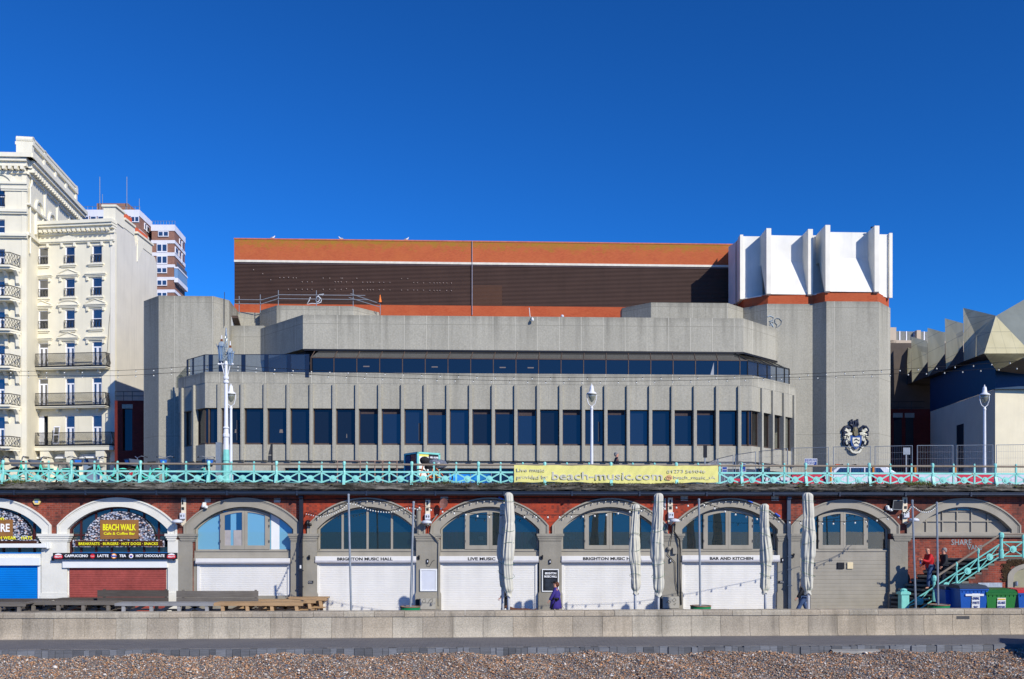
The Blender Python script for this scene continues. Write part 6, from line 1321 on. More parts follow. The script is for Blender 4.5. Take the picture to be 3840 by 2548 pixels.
# blue and teal printed barrier cloth
t = thing('blue_barrier', gp(1765, 41, DZ), 'bright blue printed barrier screen curved behind the railing', 'barrier'); b = MB(); n = 24; v = []; xa, xb = gp(1685, 41, 0).x, gp(1843, 41, 0).x
for i in range(n+1):
    u = i/n; x = xa+(xb-xa)*u; y = 41+.5*math.sin(math.pi*u*.9+.3)-.3; v += [(x, y, DZ), (x, y, DZ+.56)]
b.add(v, [(2*i, 2*i+2, 2*i+3, 2*i+1) for i in range(n)]); PB = NT('blue_print'); c = PB.mix(PB.ramp(PB.noise(PB.map((.8, 1, 5)), 1.2, 3), [(.48, 0.0), (.54, 1.0)]), C(20, 130, 215), C(70, 175, 235)); PB.col(c); PB.b.inputs['Roughness'].default_value = .35; b.build('screen', PB.m, t, True)
for i in (0, 12, 24): b = MB(); b.tube([v[2*i], (v[2*i][0], v[2*i][1], DZ+.58)], .02, 6); b.build('post', GALV, t)

# ---------------- fence panels, barriers, signs on the right ----------------
zf_ = DZ+2.0; MW = M('galvanised_mesh', C(190, 192, 195, .9), .5, .1)
FP = [(K('I', 762, 830), K('I', 838, 797)), (K('I', 844, 797), K('I', 965, 768)), (K('I', 983, 765), K('I', 1146, 741)), (K('I', 1175, 737), K('I', 1402, 715)), (K('I', 1437, 712), K('I', 1732, 704)), (K('I', 1773, 702), K('I', 2070, 697)), (K('J', 277, 1127), K('J', 550, 1121)), (K('J', 587, 1120), K('J', 849, 1119)), (K('J', 879, 1119), K('J', 1143, 1116)), (K('J', 1170, 1116), K('J', 1450, 1113))]
where = ['oblique at the far left end of the row', 'oblique, second from the left end of the row', 'oblique in front of the last concrete fins', 'in front of the right corner windows, turned slightly', 'holding the blue apology sign', 'in front of the coat of arms', 'with a small grey sign box behind it', 'in front of the dark brick link', 'crossed by the slim white street lamp', 'in front of the cream cinema wall at the right edge']
for k, (a, c) in enumerate(FP):
    A2, C2 = roof(*a, zf_), roof(*c, zf_); fr = F2(A2, C2); L = (C2-A2).length; t = thing('fence_panel', fr.W(L/2, 0, DZ), 'steel mesh fence panel '+where[k], 'fence panel', 'temporary mesh fence panels')
    b = MB(fr); b.tube([(0, 0, DZ+.05), (0, 0, zf_), (L, 0, zf_), (L, 0, DZ+.05)], .021, 6); b.tube([(0, 0, DZ+.15), (L, 0, DZ+.15)], .018, 5); b.build('frame', GALV, t)
    b = MB(fr); n = int(L/.075)
    for i in range(1, n): b.tube([(L*i/n, 0, DZ+.15), (L*i/n, 0, zf_)], .0035, 3, False)
    for i in range(1, 6): b.tube([(0, .006, DZ+.15+(zf_-DZ-.15)*i/6), (L, .006, DZ+.15+(zf_-DZ-.15)*i/6)], .004, 3, False)
    b.build('mesh', MW, t)
RB = M('red_plastic', C(205, 50, 78, .95), .45, .1, 2); WB_ = M('white_plastic', C(215, 212, 222, .95), .45, .08, 2)
for k, (a, c, m, lab) in enumerate(((K('J', 262, 0)[0], K('J', 583, 0)[0], RB, 'red plastic barrier below the mesh panel with the grey sign box'), (K('J', 590, 0)[0], K('J', 868, 0)[0], WB_, 'white plastic barrier between the two red ones'), (K('J', 875, 0)[0], K('J', 1158, 0)[0], RB, 'red plastic barrier under the slim white lamp post'), (K('J', 1166, 0)[0], 3900, WB_, 'white plastic barrier at the right edge'), (2967, 3092, RB, 'red plastic barrier below the blue apology sign'), (2858, 2962, WB_, 'greyish white plastic barrier left of the apology sign'), (2748, 2852, RB, 'dark red plastic barrier at the right end of the banner'))):
    Y = 42.0 if k < 4 else (42.8, 43.6, 44.6)[k-4]; x0, x1 = gp(a, Y, 0).x, gp(c, Y, 0).x; H_ = DZ+.64 if k < 5 else DZ+.55
    t = thing('plastic_barrier', Vector(((x0+x1)/2, Y, DZ)), lab, 'barrier', 'red and white plastic barriers'); b = MB(); L = x1-x0; z = DZ
    hs = [(x0+L*.2, x0+L*.29), (x0+L*.66, x0+L*.75)] if L > 1 else [(x0+L*.4, x0+L*.6)]; x = x0
    for (p_, q_) in hs: b.box(x, p_, Y-.18, Y+.18, z, z+.42); b.box(p_, q_, Y-.18, Y+.18, z+.28, z+.42); b.box(p_, q_, Y-.18, Y+.18, z, z+.06); x = q_
    b.box(x, x1, Y-.18, Y+.18, z, z+.42); b.prism([(x0, z+.421), (x1, z+.421), (x1, H_), (x0, H_)], Y-.12, Y+.12); b.build('body', m, t, bevel=.02)
    b = MB(); b.box(x0-.05, x0+.03, Y-.06, Y+.06, z+.2, z+.5); b.build('hinge', m, t)
OR = M('bollard_orange', C(215, 140, 60, .95), .5, .2, 5)
for k, (px, lab) in enumerate(((K('I', 1750, 0)[0], 'orange traffic bollard top beside the apology sign panel'), (K('I', 2092, 0)[0], 'orange traffic bollard top right of the white car roof'), (K('J', 571, 0)[0], 'orange traffic bollard top between the two dark fence panels'), (K('J', 866, 0)[0], 'orange traffic bollard top left of the slim lamp panel'), (K('J', 1158, 0)[0], 'orange traffic bollard top at the corner of the cream wall'))):
    t = thing('bollard', gp(px, 42.4, DZ), lab, 'bollard', 'orange bollards at the fence joints'); p = t.location; b = MB(); b.lathe([(.06, 0), (.06, 1.0), (.05, 1.04)], p.x, p.y, DZ, 8); b.build('post', OR, t); b = MB(); b.box(p.x-.11, p.x+.11, p.y-.04, p.y+.04, DZ+.98, DZ+1.03); b.build('clamp', M('rust', C(120, 70, 45), .8), t)
BS = M('sign_blue', C(30, 70, 150, .95), .5); 
def sign_board(px0, px1, py0, py1, Y, lab, txts=(), m=BS, post=True, back=False):
    x0, x1 = gp(px0, Y, 0).x, gp(px1, Y, 0).x; z1, z0 = EZ+(HZ-py0)/FL*Y, EZ+(HZ-py1)/FL*Y; t = thing('sign', Vector(((x0+x1)/2, Y, z0)), lab, 'sign'); b = MB(); b.box(x0, x1, Y-.012, Y+.012, z0, z1); b.build('panel', m, t)
    b = MB(); e = .018; b.box(x0, x1, Y-.02, Y-.0125, z1-e, z1); b.box(x0, x1, Y-.02, Y-.0125, z0, z0+e); b.box(x0, x0+e, Y-.02, Y-.0125, z0+e, z1-e); b.box(x1-e, x1, Y-.02, Y-.0125, z0+e, z1-e)
    if not back: b.build('border', WHITE, t)
    for (s, fx, fz, w) in txts: text_mesh(s, 'lettering', WLET, WORLD, x0+(x1-x0)*fx, z0+(z1-z0)*fz, Y-.02, (z1-z0)*.17, t, (x1-x0)*w, .002, .002)
    if post: b = MB(); b.box((x0+x1)/2-.03, (x0+x1)/2+.03, Y+.013, Y+.07, DZ, z1); b.build('post', GALV, t)
    return t
sign_board(*[K('I', v, 0)[0] for v in (1540, 1641)], K('I', 0, 795)[1], K('I', 0, 856)[1], 42.2, 'blue sign apologising for inconvenience hung on a mesh fence panel', (('WE APOLOGISE FOR', .5, .74, .85), ('ANY INCONVENIENCE', .5, .54, .85), ('CAUSED DURING', .45, .34, .7), ('THESE WORKS', .45, .14, .55)), post=False)
sign_board(2707, 2727, 1751, 1772, 46, 'small navy blue notice behind the railing right of the banner', (('NOTICE', .5, .4, .7),)); t = sign_board(2773, 2797, 1739, 1770, 46, 'blue sign with a white arrow pointing right', (('>', .5, .15, .5),))
sign_board(K('J', 484, 0)[0], K('J', 534, 0)[0], K('J', 0, 1136)[1], K('J', 0, 1187)[1], 44.5, 'grey back of a square sign on a dark post behind the mesh', m=GALV, back=True)
sign_board(K('I', 724, 0)[0], K('I', 755, 0)[0], K('I', 0, 688)[1], K('I', 0, 788)[1], 46.5, 'tall narrow dark sign on two posts at the right end of the banner', m=BLACK, back=True)
t = thing('road_sign', gp(1017, 44, DZ), 'black back of a triangular road sign on a dark post', 'sign'); p = t.location; b = MB(); b.tube([(p.x+.04, p.y, DZ), (p.x+.04, p.y, EZ+(HZ-1665)/FL*44)], .035, 8); b.build('post', BLACK, t)
def z44(py): return EZ+(HZ-py)/FL*44
b = MB(); b.prism([(p.x-.02, z44(1666)), (p.x+.02, z44(1666)), (p.x+.02, z44(1706)), (p.x-.14, z44(1706))], p.y-.02, p.y); b.box(p.x-.15, p.x+.02, p.y-.02, p.y, z44(1731), z44(1709)); b.build('panel', M('dark_grey_metal', (.05, .052, .055), .5), t)

# white car behind the railing
car = thing('parked_car', gp(3165, 49, DZ), 'white car with roof bars and an amber light behind the railing', 'car'); def_ = car.location; x0, x1 = gp(2985, 49, 0).x, gp(3345, 49, 0).x; CW = M('car_white', C(228, 230, 235, .95), .25, .02, spec=.6); CG_ = glass_mat('car_glass', (.01, .012, .015), .12)
def cx_(px): return gp(px, 48.2, 0).x
prb = [(x0, .35), (x0+.05, .75), (x0+.9, .92), (cx_(3105), .98), (cx_(3140), 1.36), (cx_(3165), 1.44), (cx_(3320), 1.46), (x1-.1, 1.1), (x1, .8), (x1, .35)]
b = MB(); b.prism([(x, DZ+z) for x, z in prb], 48.2, 50.0); b.build('body', CW, car, bevel=.06)
for a, c, d, e in ((3128, 3150, 3186, 3186), (3192, 3192, 3240, 3240), (3247, 3247, 3320, 3300)): b = MB(); b.prism([(cx_(a), DZ+1.0), (cx_(e if e != d else d), DZ+1.0) if False else (cx_(d), DZ+1.0), (cx_(e), DZ+1.34), (cx_(c), DZ+1.34)], 48.17, 48.195); b.build('window', CG_, car)
for px in (3055, 3280):
    b = MB(); b.disc(cx_(px), DZ+.34, .34, 48.12, 48.35, 20); w = b.build('wheel', TYRE, car); b = MB(); b.disc(cx_(px), DZ+.34, .2, 48.09, 48.12, 14); b.build('hubcap', CHR, w)
for px in (3160, 3210): b = MB(); b.tube([(cx_(px), 48.2, DZ+1.52), (cx_(px)+.1, 49.9, DZ+1.56)], .025, 6); b.box(cx_(px)-.05, cx_(px)+.05, 48.25, 48.35, DZ+1.45, DZ+1.52); b.build('roof_bar', BLACK, car)
b = MB(); b.box(cx_(3155), cx_(3170), 49.0, 49.2, DZ+1.46, DZ+1.60); b.build('amber_light', M('amber_lens', C(200, 90, 40), .3), car)
b = MB(); b.box(x0-.02, x0+.3, 48.15, 48.2, DZ+.6, DZ+.72); b.build('headlight', CHR, car)
# dark bicycle chained near the fence
mb = thing('bicycle', gp(2868, 42.8, DZ), 'dark mountain bicycle with a yellow bottle standing against the mesh fence', 'bicycle')
for x in (-.5, .55): w = wheel(mb, x, .34)
b = MB()
for a, c, r_ in (((-.5, 0, .34), (-.33, 0, .95), .02), ((-.33, 0, .9), (.0, 0, .33), .025), ((-.33, 0, .9), (.15, 0, .82), .022), ((0, 0, .33), (.17, 0, .9), .02), ((.15, 0, .82), (.55, 0, .34), .014), ((0, 0, .33), (.55, 0, .34), .014)): b.tube([a, c], r_, 6)
b.build('frame', BLACK, mb); b = MB(); b.tube([(-.4, -.32, 1.08), (-.33, 0, 1.0), (-.3, .32, 1.1)], .014, 5); b.build('handlebar', TYRE, mb); b = MB(); b.prism([(.05, .95), (.3, .95), (.2, 1.0)], -.06, .06); b.build('saddle', TYRE, mb); b = MB(); b.tube([(-.2, 0, .7), (-.12, 0, .55)], .035, 6); b.build('bottle', M('yellow_plastic', C(225, 205, 60), .5), mb)
for o in mb.children: o.location += mb.location
for o in mb.children: o.location -= Vector((0, 0, 0))
def fix_local(t):   # parts drawn round the origin under an Empty that stands elsewhere
    for o in t.children: o.location += t.location
mb.rotation_euler = (0, 0, R(20))

# ---------------- coat of arms ----------------
TE = F2(tr_[3], tr_[4]); ca = thing('coat_of_arms', TE.W(TE.X(3205), -.1, TE.Z(3205, 1700)), 'painted heraldic coat of arms with two dolphins on the stair tower', 'coat of arms')
def cq(x, y): return TE.at(3120+x*.10204, 1560+y*.10204)
NV = M('arms_navy', C(30, 42, 66, .9), .5, .3, 4); CRE = M('arms_cream', C(226, 222, 200, .95), .6, .1, 4); ABL = M('arms_blue', C(34, 80, 150, .9), .5); GLD = M('arms_gold', C(112, 104, 78), .5, .2, 6)
def poly(pts, y0, y1, m, name): b = MB(TE); b.prism([cq(*p) for p in pts], y0, y1); return b.build(name, m, ca)
def tubes(lines, r, y, m, name):
    b = MB(TE)
    for ln_ in lines:
        q = [cq(*p) for p in ln_]; n = len(q); b.tube([(x, y, z) for x, z in q], [r*(.6+.6*math.sin(math.pi*(i+.3)/n)) for i in range(n)], 5)
    return b.build(name, m, ca)
L1 = [[(660, 470), (560, 400), (470, 430), (400, 520), (380, 600)], [(640, 540), (520, 560), (430, 640), (400, 760)], [(600, 800), (500, 850), (410, 960), (430, 1080)], [(620, 980), (540, 1060), (600, 1100)], [(660, 900), (560, 980), (500, 1060)], [(640, 620), (500, 700), (440, 700)], [(590, 420), (620, 500), (700, 560)]]
mir = lambda L: [[(1680-x, y) for x, y in l] for l in L]
tubes(L1+mir(L1), .16, -.12, NV, 'dark_mantling')
L2 = [[(700, 660), (580, 640), (500, 560), (470, 470)], [(690, 700), (560, 680), (440, 710)], [(660, 700), (540, 740), (520, 860), (580, 930)], [(560, 560), (520, 520), (430, 560)], [(480, 780), (420, 800), (440, 860)], [(600, 1080), (560, 1160), (640, 1190)], [(540, 620), (600, 560), (610, 500)], [(520, 900), (490, 960), (520, 1060)], [(610, 760), (600, 860), (610, 920)]]
tubes(L2+mir(L2), .10, -.24, CRE, 'pale_mantling')
poly([(620, 740), (1040, 740), (1040, 960), (1000, 1100), (840, 1250), (680, 1100), (630, 960)], -.3, 0, ABL, 'shield')
poly([(705, 815), (975, 815), (975, 980), (930, 1110), (850, 1170), (760, 1110), (710, 980)], -.34, -.3, CRE, 'inner_shield')
for dy in (0, 125): poly([(745, 945+dy), (770, 880+dy), (830, 855+dy), (845, 838+dy), (860, 862+dy), (910, 900+dy), (935, 925+dy), (960, 880+dy), (950, 945+dy), (925, 945+dy), (880, 905+dy), (830, 900+dy), (770, 920+dy)], -.37, -.34, NV, 'dolphin')
b = MB(TE); c = cq(820, 560); b.ball((c[0], -.16, c[1]), .36, 10, 8, (.8, .6, 1.2)); b.build('helm', GLD, ca)
poly([(740, 600), (840, 570), (900, 640), (880, 740), (790, 760), (750, 700)], -.42, -.2, GLD, 'visor')
tubes([[(760, 460), (720, 360), (650, 330), (660, 240), (640, 180)], [(800, 430), (740, 300), (730, 220), (700, 130)], [(840, 440), (830, 300), (830, 170)], [(880, 450), (930, 330), (900, 220), (915, 130)], [(900, 230), (850, 240)], [(740, 210), (780, 240)], [(700, 280), (740, 270)]], .11, -.14, NV, 'stag_crest')
b = MB(TE); c = cq(830, 450); b.ball((c[0], -.1, c[1]), .35, 8, 6, (1, .5, .6)); b.build('crest_base', NV, ca)
o_ = [cq(610+ (x)*40, y) for x, y in ((0, 1230), (1.2, 1320), (3, 1380), (6, 1400), (9, 1370), (10.5, 1310), (11, 1230))]; i_ = [cq(610+x*40, y) for x, y in ((1, 1215), (2, 1270), (3.5, 1310), (6, 1330), (8, 1310), (9.3, 1270), (10, 1215))]
b = MB(TE); b.ring(o_, i_, -.3, -.1); b.build('scroll', CRE, ca)

# ---------------- on the lower promenade ----------------
def tp(px, Y, z=TZ): return Vector(((px-CX)/FL*Y, Y, z))
GWOOD = wood_mat('grey_weathered_wood', C(118, 112, 104, .95), .35); LWOOD = wood_mat('pale_grey_wood', C(150, 150, 150, .95), .3); NWOOD = wood_mat('new_orange_wood', C(184, 152, 114, .95), .35); DWOOD = wood_mat('dark_grey_wood', C(88, 82, 76, .95), .35)
def picnic(px0, px1, Y, mat, lab, h=.80, tilt=0.0):
    x0, x1 = tp(px0, Y).x, tp(px1, Y).x; L = x1-x0; t = thing('picnic_table', Vector(((x0+x1)/2, Y, TZ)), lab, 'picnic table', 'picnic tables behind the sea wall'); z = TZ
    b = MB()
    for k in range(5): y = Y-.36+.147*k; b.box(x0+rnd(0, .03), x1-rnd(0, .03), y, y+.135, z+h-.045, z+h)
    b.box(x0, x1, Y-.40, Y-.365, z+h-.12, z+h-.01); top = b.build('tabletop', mat, t)
    for s in (-1, 1):
        b = MB()
        for k in range(2): y = Y+s*(.62+.15*k)-.07; b.box(x0, x1, y, y+.135, z+.43, z+.47)
        b.build('bench_seat', mat, t)
    n = 3 if L < 2.4 else 4
    for k in range(n):
        x = x0+.3+(L-.6)*k/(n-1)
        for s in (-1, 1):
            b = MB(); v = [(x-.06, Y+s*.22, z+h-.05), (x+.06, Y+s*.22, z+h-.05), (x+.06, Y+s*.32, z+h-.05), (x-.06, Y+s*.32, z+h-.05), (x-.06-.22*s, Y+s*.72, z), (x+.06-.22*s, Y+s*.72, z), (x+.06-.22*s, Y+s*.82, z), (x-.06-.22*s, Y+s*.82, z)]
            b.add(v, [(0, 1, 2, 3), (7, 6, 5, 4), (0, 4, 5, 1), (1, 5, 6, 2), (2, 6, 7, 3), (3, 7, 4, 0)]); b.build('leg', mat, t)
        b = MB(); b.box(x-.07, x-.03, Y-.78, Y+.78, z+.34, z+.43); b.build('cross_bearer', mat, t)
        b = MB(); d = .75 if k < n-1 else -.75; b.add([(x, Y-.04, z+.40), (x, Y+.04, z+.40), (x+d, Y+.04, z+h-.05), (x+d, Y-.04, z+h-.05), (x, Y-.04, z+.26), (x, Y+.04, z+.26), (x+d*1.1, Y+.04, z+h-.12), (x+d*1.1, Y-.04, z+h-.12)], [(0, 1, 2, 3), (4, 7, 6, 5), (0, 3, 7, 4), (1, 5, 6, 2), (0, 4, 5, 1), (2, 6, 7, 3)]); b.build('brace', mat, t)
    return t
picnic(-90, 116, 35.6, GWOOD, 'weathered grey picnic table cut by the left edge'); picnic(-60, 200, 37.4, DWOOD, 'dark weathered picnic table before the blue shutter, behind the leftmost one')
picnic(112, 446, 36.3, GWOOD, 'long weathered grey picnic table between the blue and red shutters'); picnic(222, 520, 37.8, DWOOD, 'dark old picnic table before the red shutter, behind a longer grey one', .82)
picnic(446, 812, 35.8, LWOOD, 'long pale silvery picnic table before the white pilaster'); picnic(814, 1145, 35.9, NWOOD, 'new orange wood picnic table nearest the wall'); picnic(886, 1192, 37.2, NWOOD, 'new orange wood picnic table behind the nearest new one'); picnic(1080, 1232, 38.2, NWOOD, 'new orange wood picnic table farthest back by the music hall shutter', .83)
def backbench(px0, px1, Y, mat, lab):
    x0, x1 = tp(px0, Y).x, tp(px1, Y).x; z = TZ; t = thing('bench', Vector(((x0+x1)/2, Y, z)), lab, 'bench', 'wooden benches with backs')
    b = MB(); b.box(x0, x1, Y-.5, Y-.32, z+.42, z+.46); b.box(x0, x1, Y-.30, Y-.1, z+.42, z+.46); b.build('seat', mat, t)
    b = MB(); b.prism([(x0, z+.92), (x1, z+.92), (x1, z+1.19), (x0, z+1.19)], Y, Y+.04); b.box(x0, x1, Y, Y+.04, z+.72, z+.905); b.build('backrest', mat, t)
    for x in (x0+.25, x1-.12):
        b = MB(); b.box(x-.04, x+.04, Y+.045, Y+.12, z, z+1.23); b.box(x-.04, x+.04, Y-.5, Y-.42, z, z+.42); b.box(x-.04, x+.04, Y-.42, Y+.045, z+.34, z+.41); b.build('leg', mat, t)
backbench(365, 631, 37.0, DWOOD, 'grey wooden bench backrest in front of the red shutter'); backbench(661, 968, 36.6, GWOOD, 'grey wooden bench backrest in front of the plain white shutter')
# light poles and their green tubs
TGR = M('tub_green', C(20, 120, 75, .95), .4, .1); TRIM = M('tub_rim', C(140, 105, 80), .6, .3, 6)
def pole(px0, py0, px1, Y, lab, r=.04):
    z1 = EZ+(HZ-py0)/FL*Y; a, c = tp(px1, Y), tp(px0, Y, z1); t = thing('light_pole', a, lab, 'pole', 'tilted metal poles carrying festoon lights'); b = MB(); b.tube([tuple(a+Vector((0, 0, .02))), tuple(c)], r, 8); b.build('shaft', GALV, t); b = MB(); b.lathe([(r*1.2, 0), (r*1.2, .06), (r*.5, .08)], c.x, c.y, c.z-.02, 8); b.build('cap', GALV, t); return c
c1 = pole(1307, 1858, 1318, 33.9, 'metal pole standing before the mirror ball arch shutter'); c2 = pole(1551, 1886, 1537, 33.7, 'metal pole leaning right out of the leftmost green tub'); c3 = pole(2621, 1876, 2627, 33.7, 'metal pole rising from the green tub before the Bar and Kitchen shutter')
c4 = pole(3421, 1880, 3436, 35.6, 'metal pole left of the pair by the stairs'); c5 = pole(3513, 1888, 3519, 35.4, 'metal pole rising from the green tub by the stairs')
for px0, px1, py, Y, lab in ((1500, 1577, 2274, 33.75, 'round green tub before the white notice board pilaster'), (2588, 2667, 2271, 33.75, 'round green tub before the Bar and Kitchen shutter'), (3480, 3560, 2267, 35.4, 'round green tub beside the blue bin')):
    x0, x1 = tp(px0, Y).x, tp(px1, Y).x; h = EZ+(HZ-py)/FL*Y-TZ; r = (x1-x0)/2; t = thing('tub', tp((px0+px1)/2, Y), lab, 'tub', 'green tubs weighting the poles'); p = t.location
    b = MB(); b.lathe([(r*.86, 0), (r*.97, h*.5), (r*.96, h-.03), (r*.85, h-.04)], p.x, p.y, TZ, 24); b.build('tub_body', TGR, t, True); b = MB(); b.lathe([(r, h-.03), (r*1.0, h), (r*.9, h), (r*.88, h-.03)], p.x, p.y, TZ, 24); b.build('rim', TRIM, t); b = MB(); b.lathe([(r*.9, h-.02), (.02, h-.01)], p.x, p.y, TZ, 16); b.build('concrete_fill', CEM, t)
# closed parasols in pale covers
CVR = M('parasol_cover', C(200, 197, 182, .98), .6, .06, 3, spec=.3); CRD = M('green_cord', C(70, 120, 90), .7)
def parasol(px, py0, py1, w, Y, lab, seed, lean=0.0):
    rg_ = random.Random(seed); s = FL/Y; z1 = EZ+(HZ-py0)/s; z0 = EZ+(HZ-py1)/s; p = tp(px, Y); t = thing('parasol', p, lab, 'parasol', 'closed parasols in pale covers'); r = w/s/2
    b = MB(); b.lathe([(.055, 0), (.055, z1-TZ-.3)], p.x, p.y, TZ, 12); b.build('pole', LPW, t, True); b = MB(); b.box(p.x-.35, p.x+.35, p.y-.35, p.y+.35, TZ, TZ+.08); b.build('base', GALV, t)
    prof = [(0, .30), (.012, .62), (.03, .70), (.08, .68), (.16, .74), (.3, .80), (.42, .92), (.55, 1.0), (.63, 1.02), (.68, .88), (.75, .80), (.86, .82), (.93, .78), (.955, .55), (.97, .42), (.985, .5), (1.0, .55)]
    n = 64; m = 90; ph_ = [rg_.uniform(0, 6.28) for _ in range(6)]; v = []
    for i in range(m+1):
        u = i/m
        for (a, ra), (c, rc) in zip(prof[:-1], prof[1:]):
            if a <= u <= c: rr = ra+(rc-ra)*(u-a)/(c-a); break
        cx_o = lean*u+.03*math.sin(u*7+ph_[0])
        for k in range(n):
            th = 2*math.pi*k/n; f = 1.03+.09*math.cos(3*th+1.2*math.sin(u*3+ph_[1])+ph_[2])+.12*abs(math.cos(3.5*th+1.3*math.sin(u*4+ph_[3])+ph_[4]))-.06+.035*math.sin(u*37+3*th+ph_[5])*math.sin(u*9+th)+.075*math.cos(11*th+math.sin(u*6+ph_[5])*2.5)
            for c_i in range(6): dth = (th-(ph_[c_i]+c_i*1.05+.5*math.sin(u*(2.2+.5*c_i)+ph_[5-c_i])+math.pi)) % (2*math.pi)-math.pi; f -= .17*math.exp(-(dth/.15)**2)
            f *= 1-.09*math.exp(-((u-.30-.05*math.sin(ph_[0]))/.014)**2)-.10*math.exp(-((u-.66)/.016)**2)-.07*math.exp(-((u-.82)/.012)**2)
            if u < .02 or u > .97: f = 1+.25*(f-1)
            v.append((p.x+cx_o+r*rr*f*math.cos(th), p.y+r*rr*f*math.sin(th)*.9, z1-(z1-z0)*u+.04*math.cos(3*th+ph_[0])*(u > .9)))
    b = MB(); b.add(v, [(i*n+k, (i+1)*n+k, (i+1)*n+(k+1) % n, i*n+(k+1) % n) for i in range(m) for k in range(n)]+[tuple(range(n))]); b.build('cover', CVR, t, True)
    b = MB()
    for u, sl_ in ((.08, .03), (.35, .1), (.5, -.08), (.68, .06), (.8, .1), (.955, .0)):
        z = z1-(z1-z0)*u; rr = r*(1.04 if u < .9 else .55); b.tube([(p.x+lean*u+rr*math.cos(q), p.y+rr*.92*math.sin(q), z+sl_*math.sin(q+ph_[1])) for q in [2*math.pi*k/16 for k in range(17)]], .007, 3, False)
    b.build('cord', CRD, t); return t
parasol(1885, 1889, 2215, 34, 33.9, 'smaller closed parasol partly hidden by a taller one at the Live Music arch', 1); parasol(1907, 1847, 2237, 43, 33.45, 'tallest closed parasol before the Live Music arch', 2)
parasol(2382, 1891, 2228, 39, 33.9, 'smaller closed parasol before the dining room arch', 3); parasol(2468, 1850, 2236, 46, 33.5, 'tall closed parasol between the dining room arch and the wired pilaster', 4)
parasol(2870, 1890, 2227, 42, 33.9, 'smaller closed parasol at the right of the Bar and Kitchen shutter', 5); parasol(3031, 1848, 2228, 49, 33.5, 'tall closed parasol left of the boarded arch', 6)

# ---- festoon strings by the arches ----
GA = 'festoon lights hung before the arches'
festoon([(1144, 1921), (1165, 1925), (1191, 1933), (1215, 1931), (1250, 1920), (1280, 1905), (1308, 1882)], (38.6, 33.9), 9, 'string of close set bulbs drooping left of the mirror ball arch pole', GA, .026, .010)
festoon([(1308, 1882), (1335, 1886), (1360, 1896), (1385, 1906), (1410, 1911), (1435, 1914), (1460, 1915), (1485, 1911), (1510, 1903), (1532, 1898), (1551, 1900), (1566, 1905)], (33.9, 33.7), 10, 'string of close set bulbs over the top of the mirror ball arch', GA, .026, .010)
festoon([(1551, 1893), (1600, 1902), (1645, 1910), (1690, 1916), (1733, 1921), (1780, 1927), (1821, 1931), (1890, 1932), (1961, 1932), (2091, 1932), (2181, 1930), (2272, 1924), (2315, 1918), (2360, 1912), (2405, 1908), (2451, 1905), (2500, 1900), (2545, 1895), (2580, 1889), (2621, 1880)], 33.7, 44, 'long sagging string of spaced bulbs between the two middle poles', GA, .038, .010)
festoon([(2621, 1880), (2668, 1896), (2709, 1908), (2749, 1920), (2793, 1930), (2835, 1939), (2917, 1949), (3001, 1955), (3084, 1957), (3166, 1957), (3236, 1951), (3300, 1944), (3366, 1934), (3395, 1922), (3410, 1908), (3421, 1888)], (33.7, 37.6), 41, 'long sagging string of spaced bulbs ending at the stair poles', GA, .038, .010)
festoon([(3380, 1918), (3395, 1925), (3405, 1912), (3421, 1888)], (38.6, 35.6), 7, 'bunched bulbs looped from the wall board to the left stair pole', GA, .03, .012); festoon([(3421, 1890), (3432, 1898), (3445, 1908), (3460, 1914), (3475, 1915), (3490, 1911), (3503, 1901), (3513, 1893)], (35.6, 35.4), 7, 'bunched bulbs looped between the two stair poles', GA, .03, .012)
for i, lab in ((3, 'mirror ball arch'), (4, 'Live Music arch'), (5, 'dining room arch'), (6, 'Bar and Kitchen arch')):
    A = AR[i]; pts = []
    for x, z in A.arc(.30, .13, ZS+.17)[2:-2]: q = ARC.W(x, -.13, z); pts.append((CX+FL*q.x/q.y, HZ-FL*(q.z-EZ)/q.y))
    festoon(pts, -.13, 25, 'string of small bulbs fixed round the moulding of the '+lab, 'festoon lights fixed round the arches', .026, .012, fr=ARC)
b = MB(ARC); pts = [(ARC.X(px), -.06, zz(py)) for px, py in ((-40, 1868), (120, 1872), (300, 1868), (500, 1873), (700, 1874), (900, 1871), (1120, 1876), (1300, 1872), (1560, 1876), (1800, 1868), (2100, 1867), (2300, 1872), (2440, 1873), (2446, 1890))]; b.tube(pts, .018, 5); tag(b.build('wall_cable', WIRE), 'black cable running along the brickwork above the left and middle arches', 'cable')
b = MB(ARC); b.tube([(ARC.X(px), -.06, zz(py)) for px, py in ((2530, 1872), (2620, 1874), (2900, 1873), (3130, 1866), (3300, 1868), (3340, 1876))], .018, 5); tag(b.build('wall_cable', WIRE), 'black cable running along the brickwork above the right hand arches', 'cable')
for pts_, r_, lab, m_ in ((((1640, 1930), (1618, 1960), (1613, 2000), (1638, 2020), (1645, 2035), (1644, 2110), (1645, 2270)), .03, 'taupe cable looping down the pilaster by the white notice board', TAUPE2), (((2531, 1965), (2528, 1995), (2548, 2025), (2552, 2060), (2550, 2160), (2556, 2270)), .035, 'thick black cable bundle down the right edge of the wired pilaster', WIRE), (((2497, 1968), (2505, 1990), (2520, 2003), (2512, 2060), (2505, 2080), (2533, 2110), (2535, 2180), (2545, 2235)), .014, 'thin black cable wandering down the wired pilaster', WIRE)):
    b = MB(ARC); b.tube([(ARC.X(px, -.2), -.2 if py < 2030 else -.12, zz(py)) for px, py in pts_], r_, 6); tag(b.build('pilaster_cable', m_), lab, 'cable')

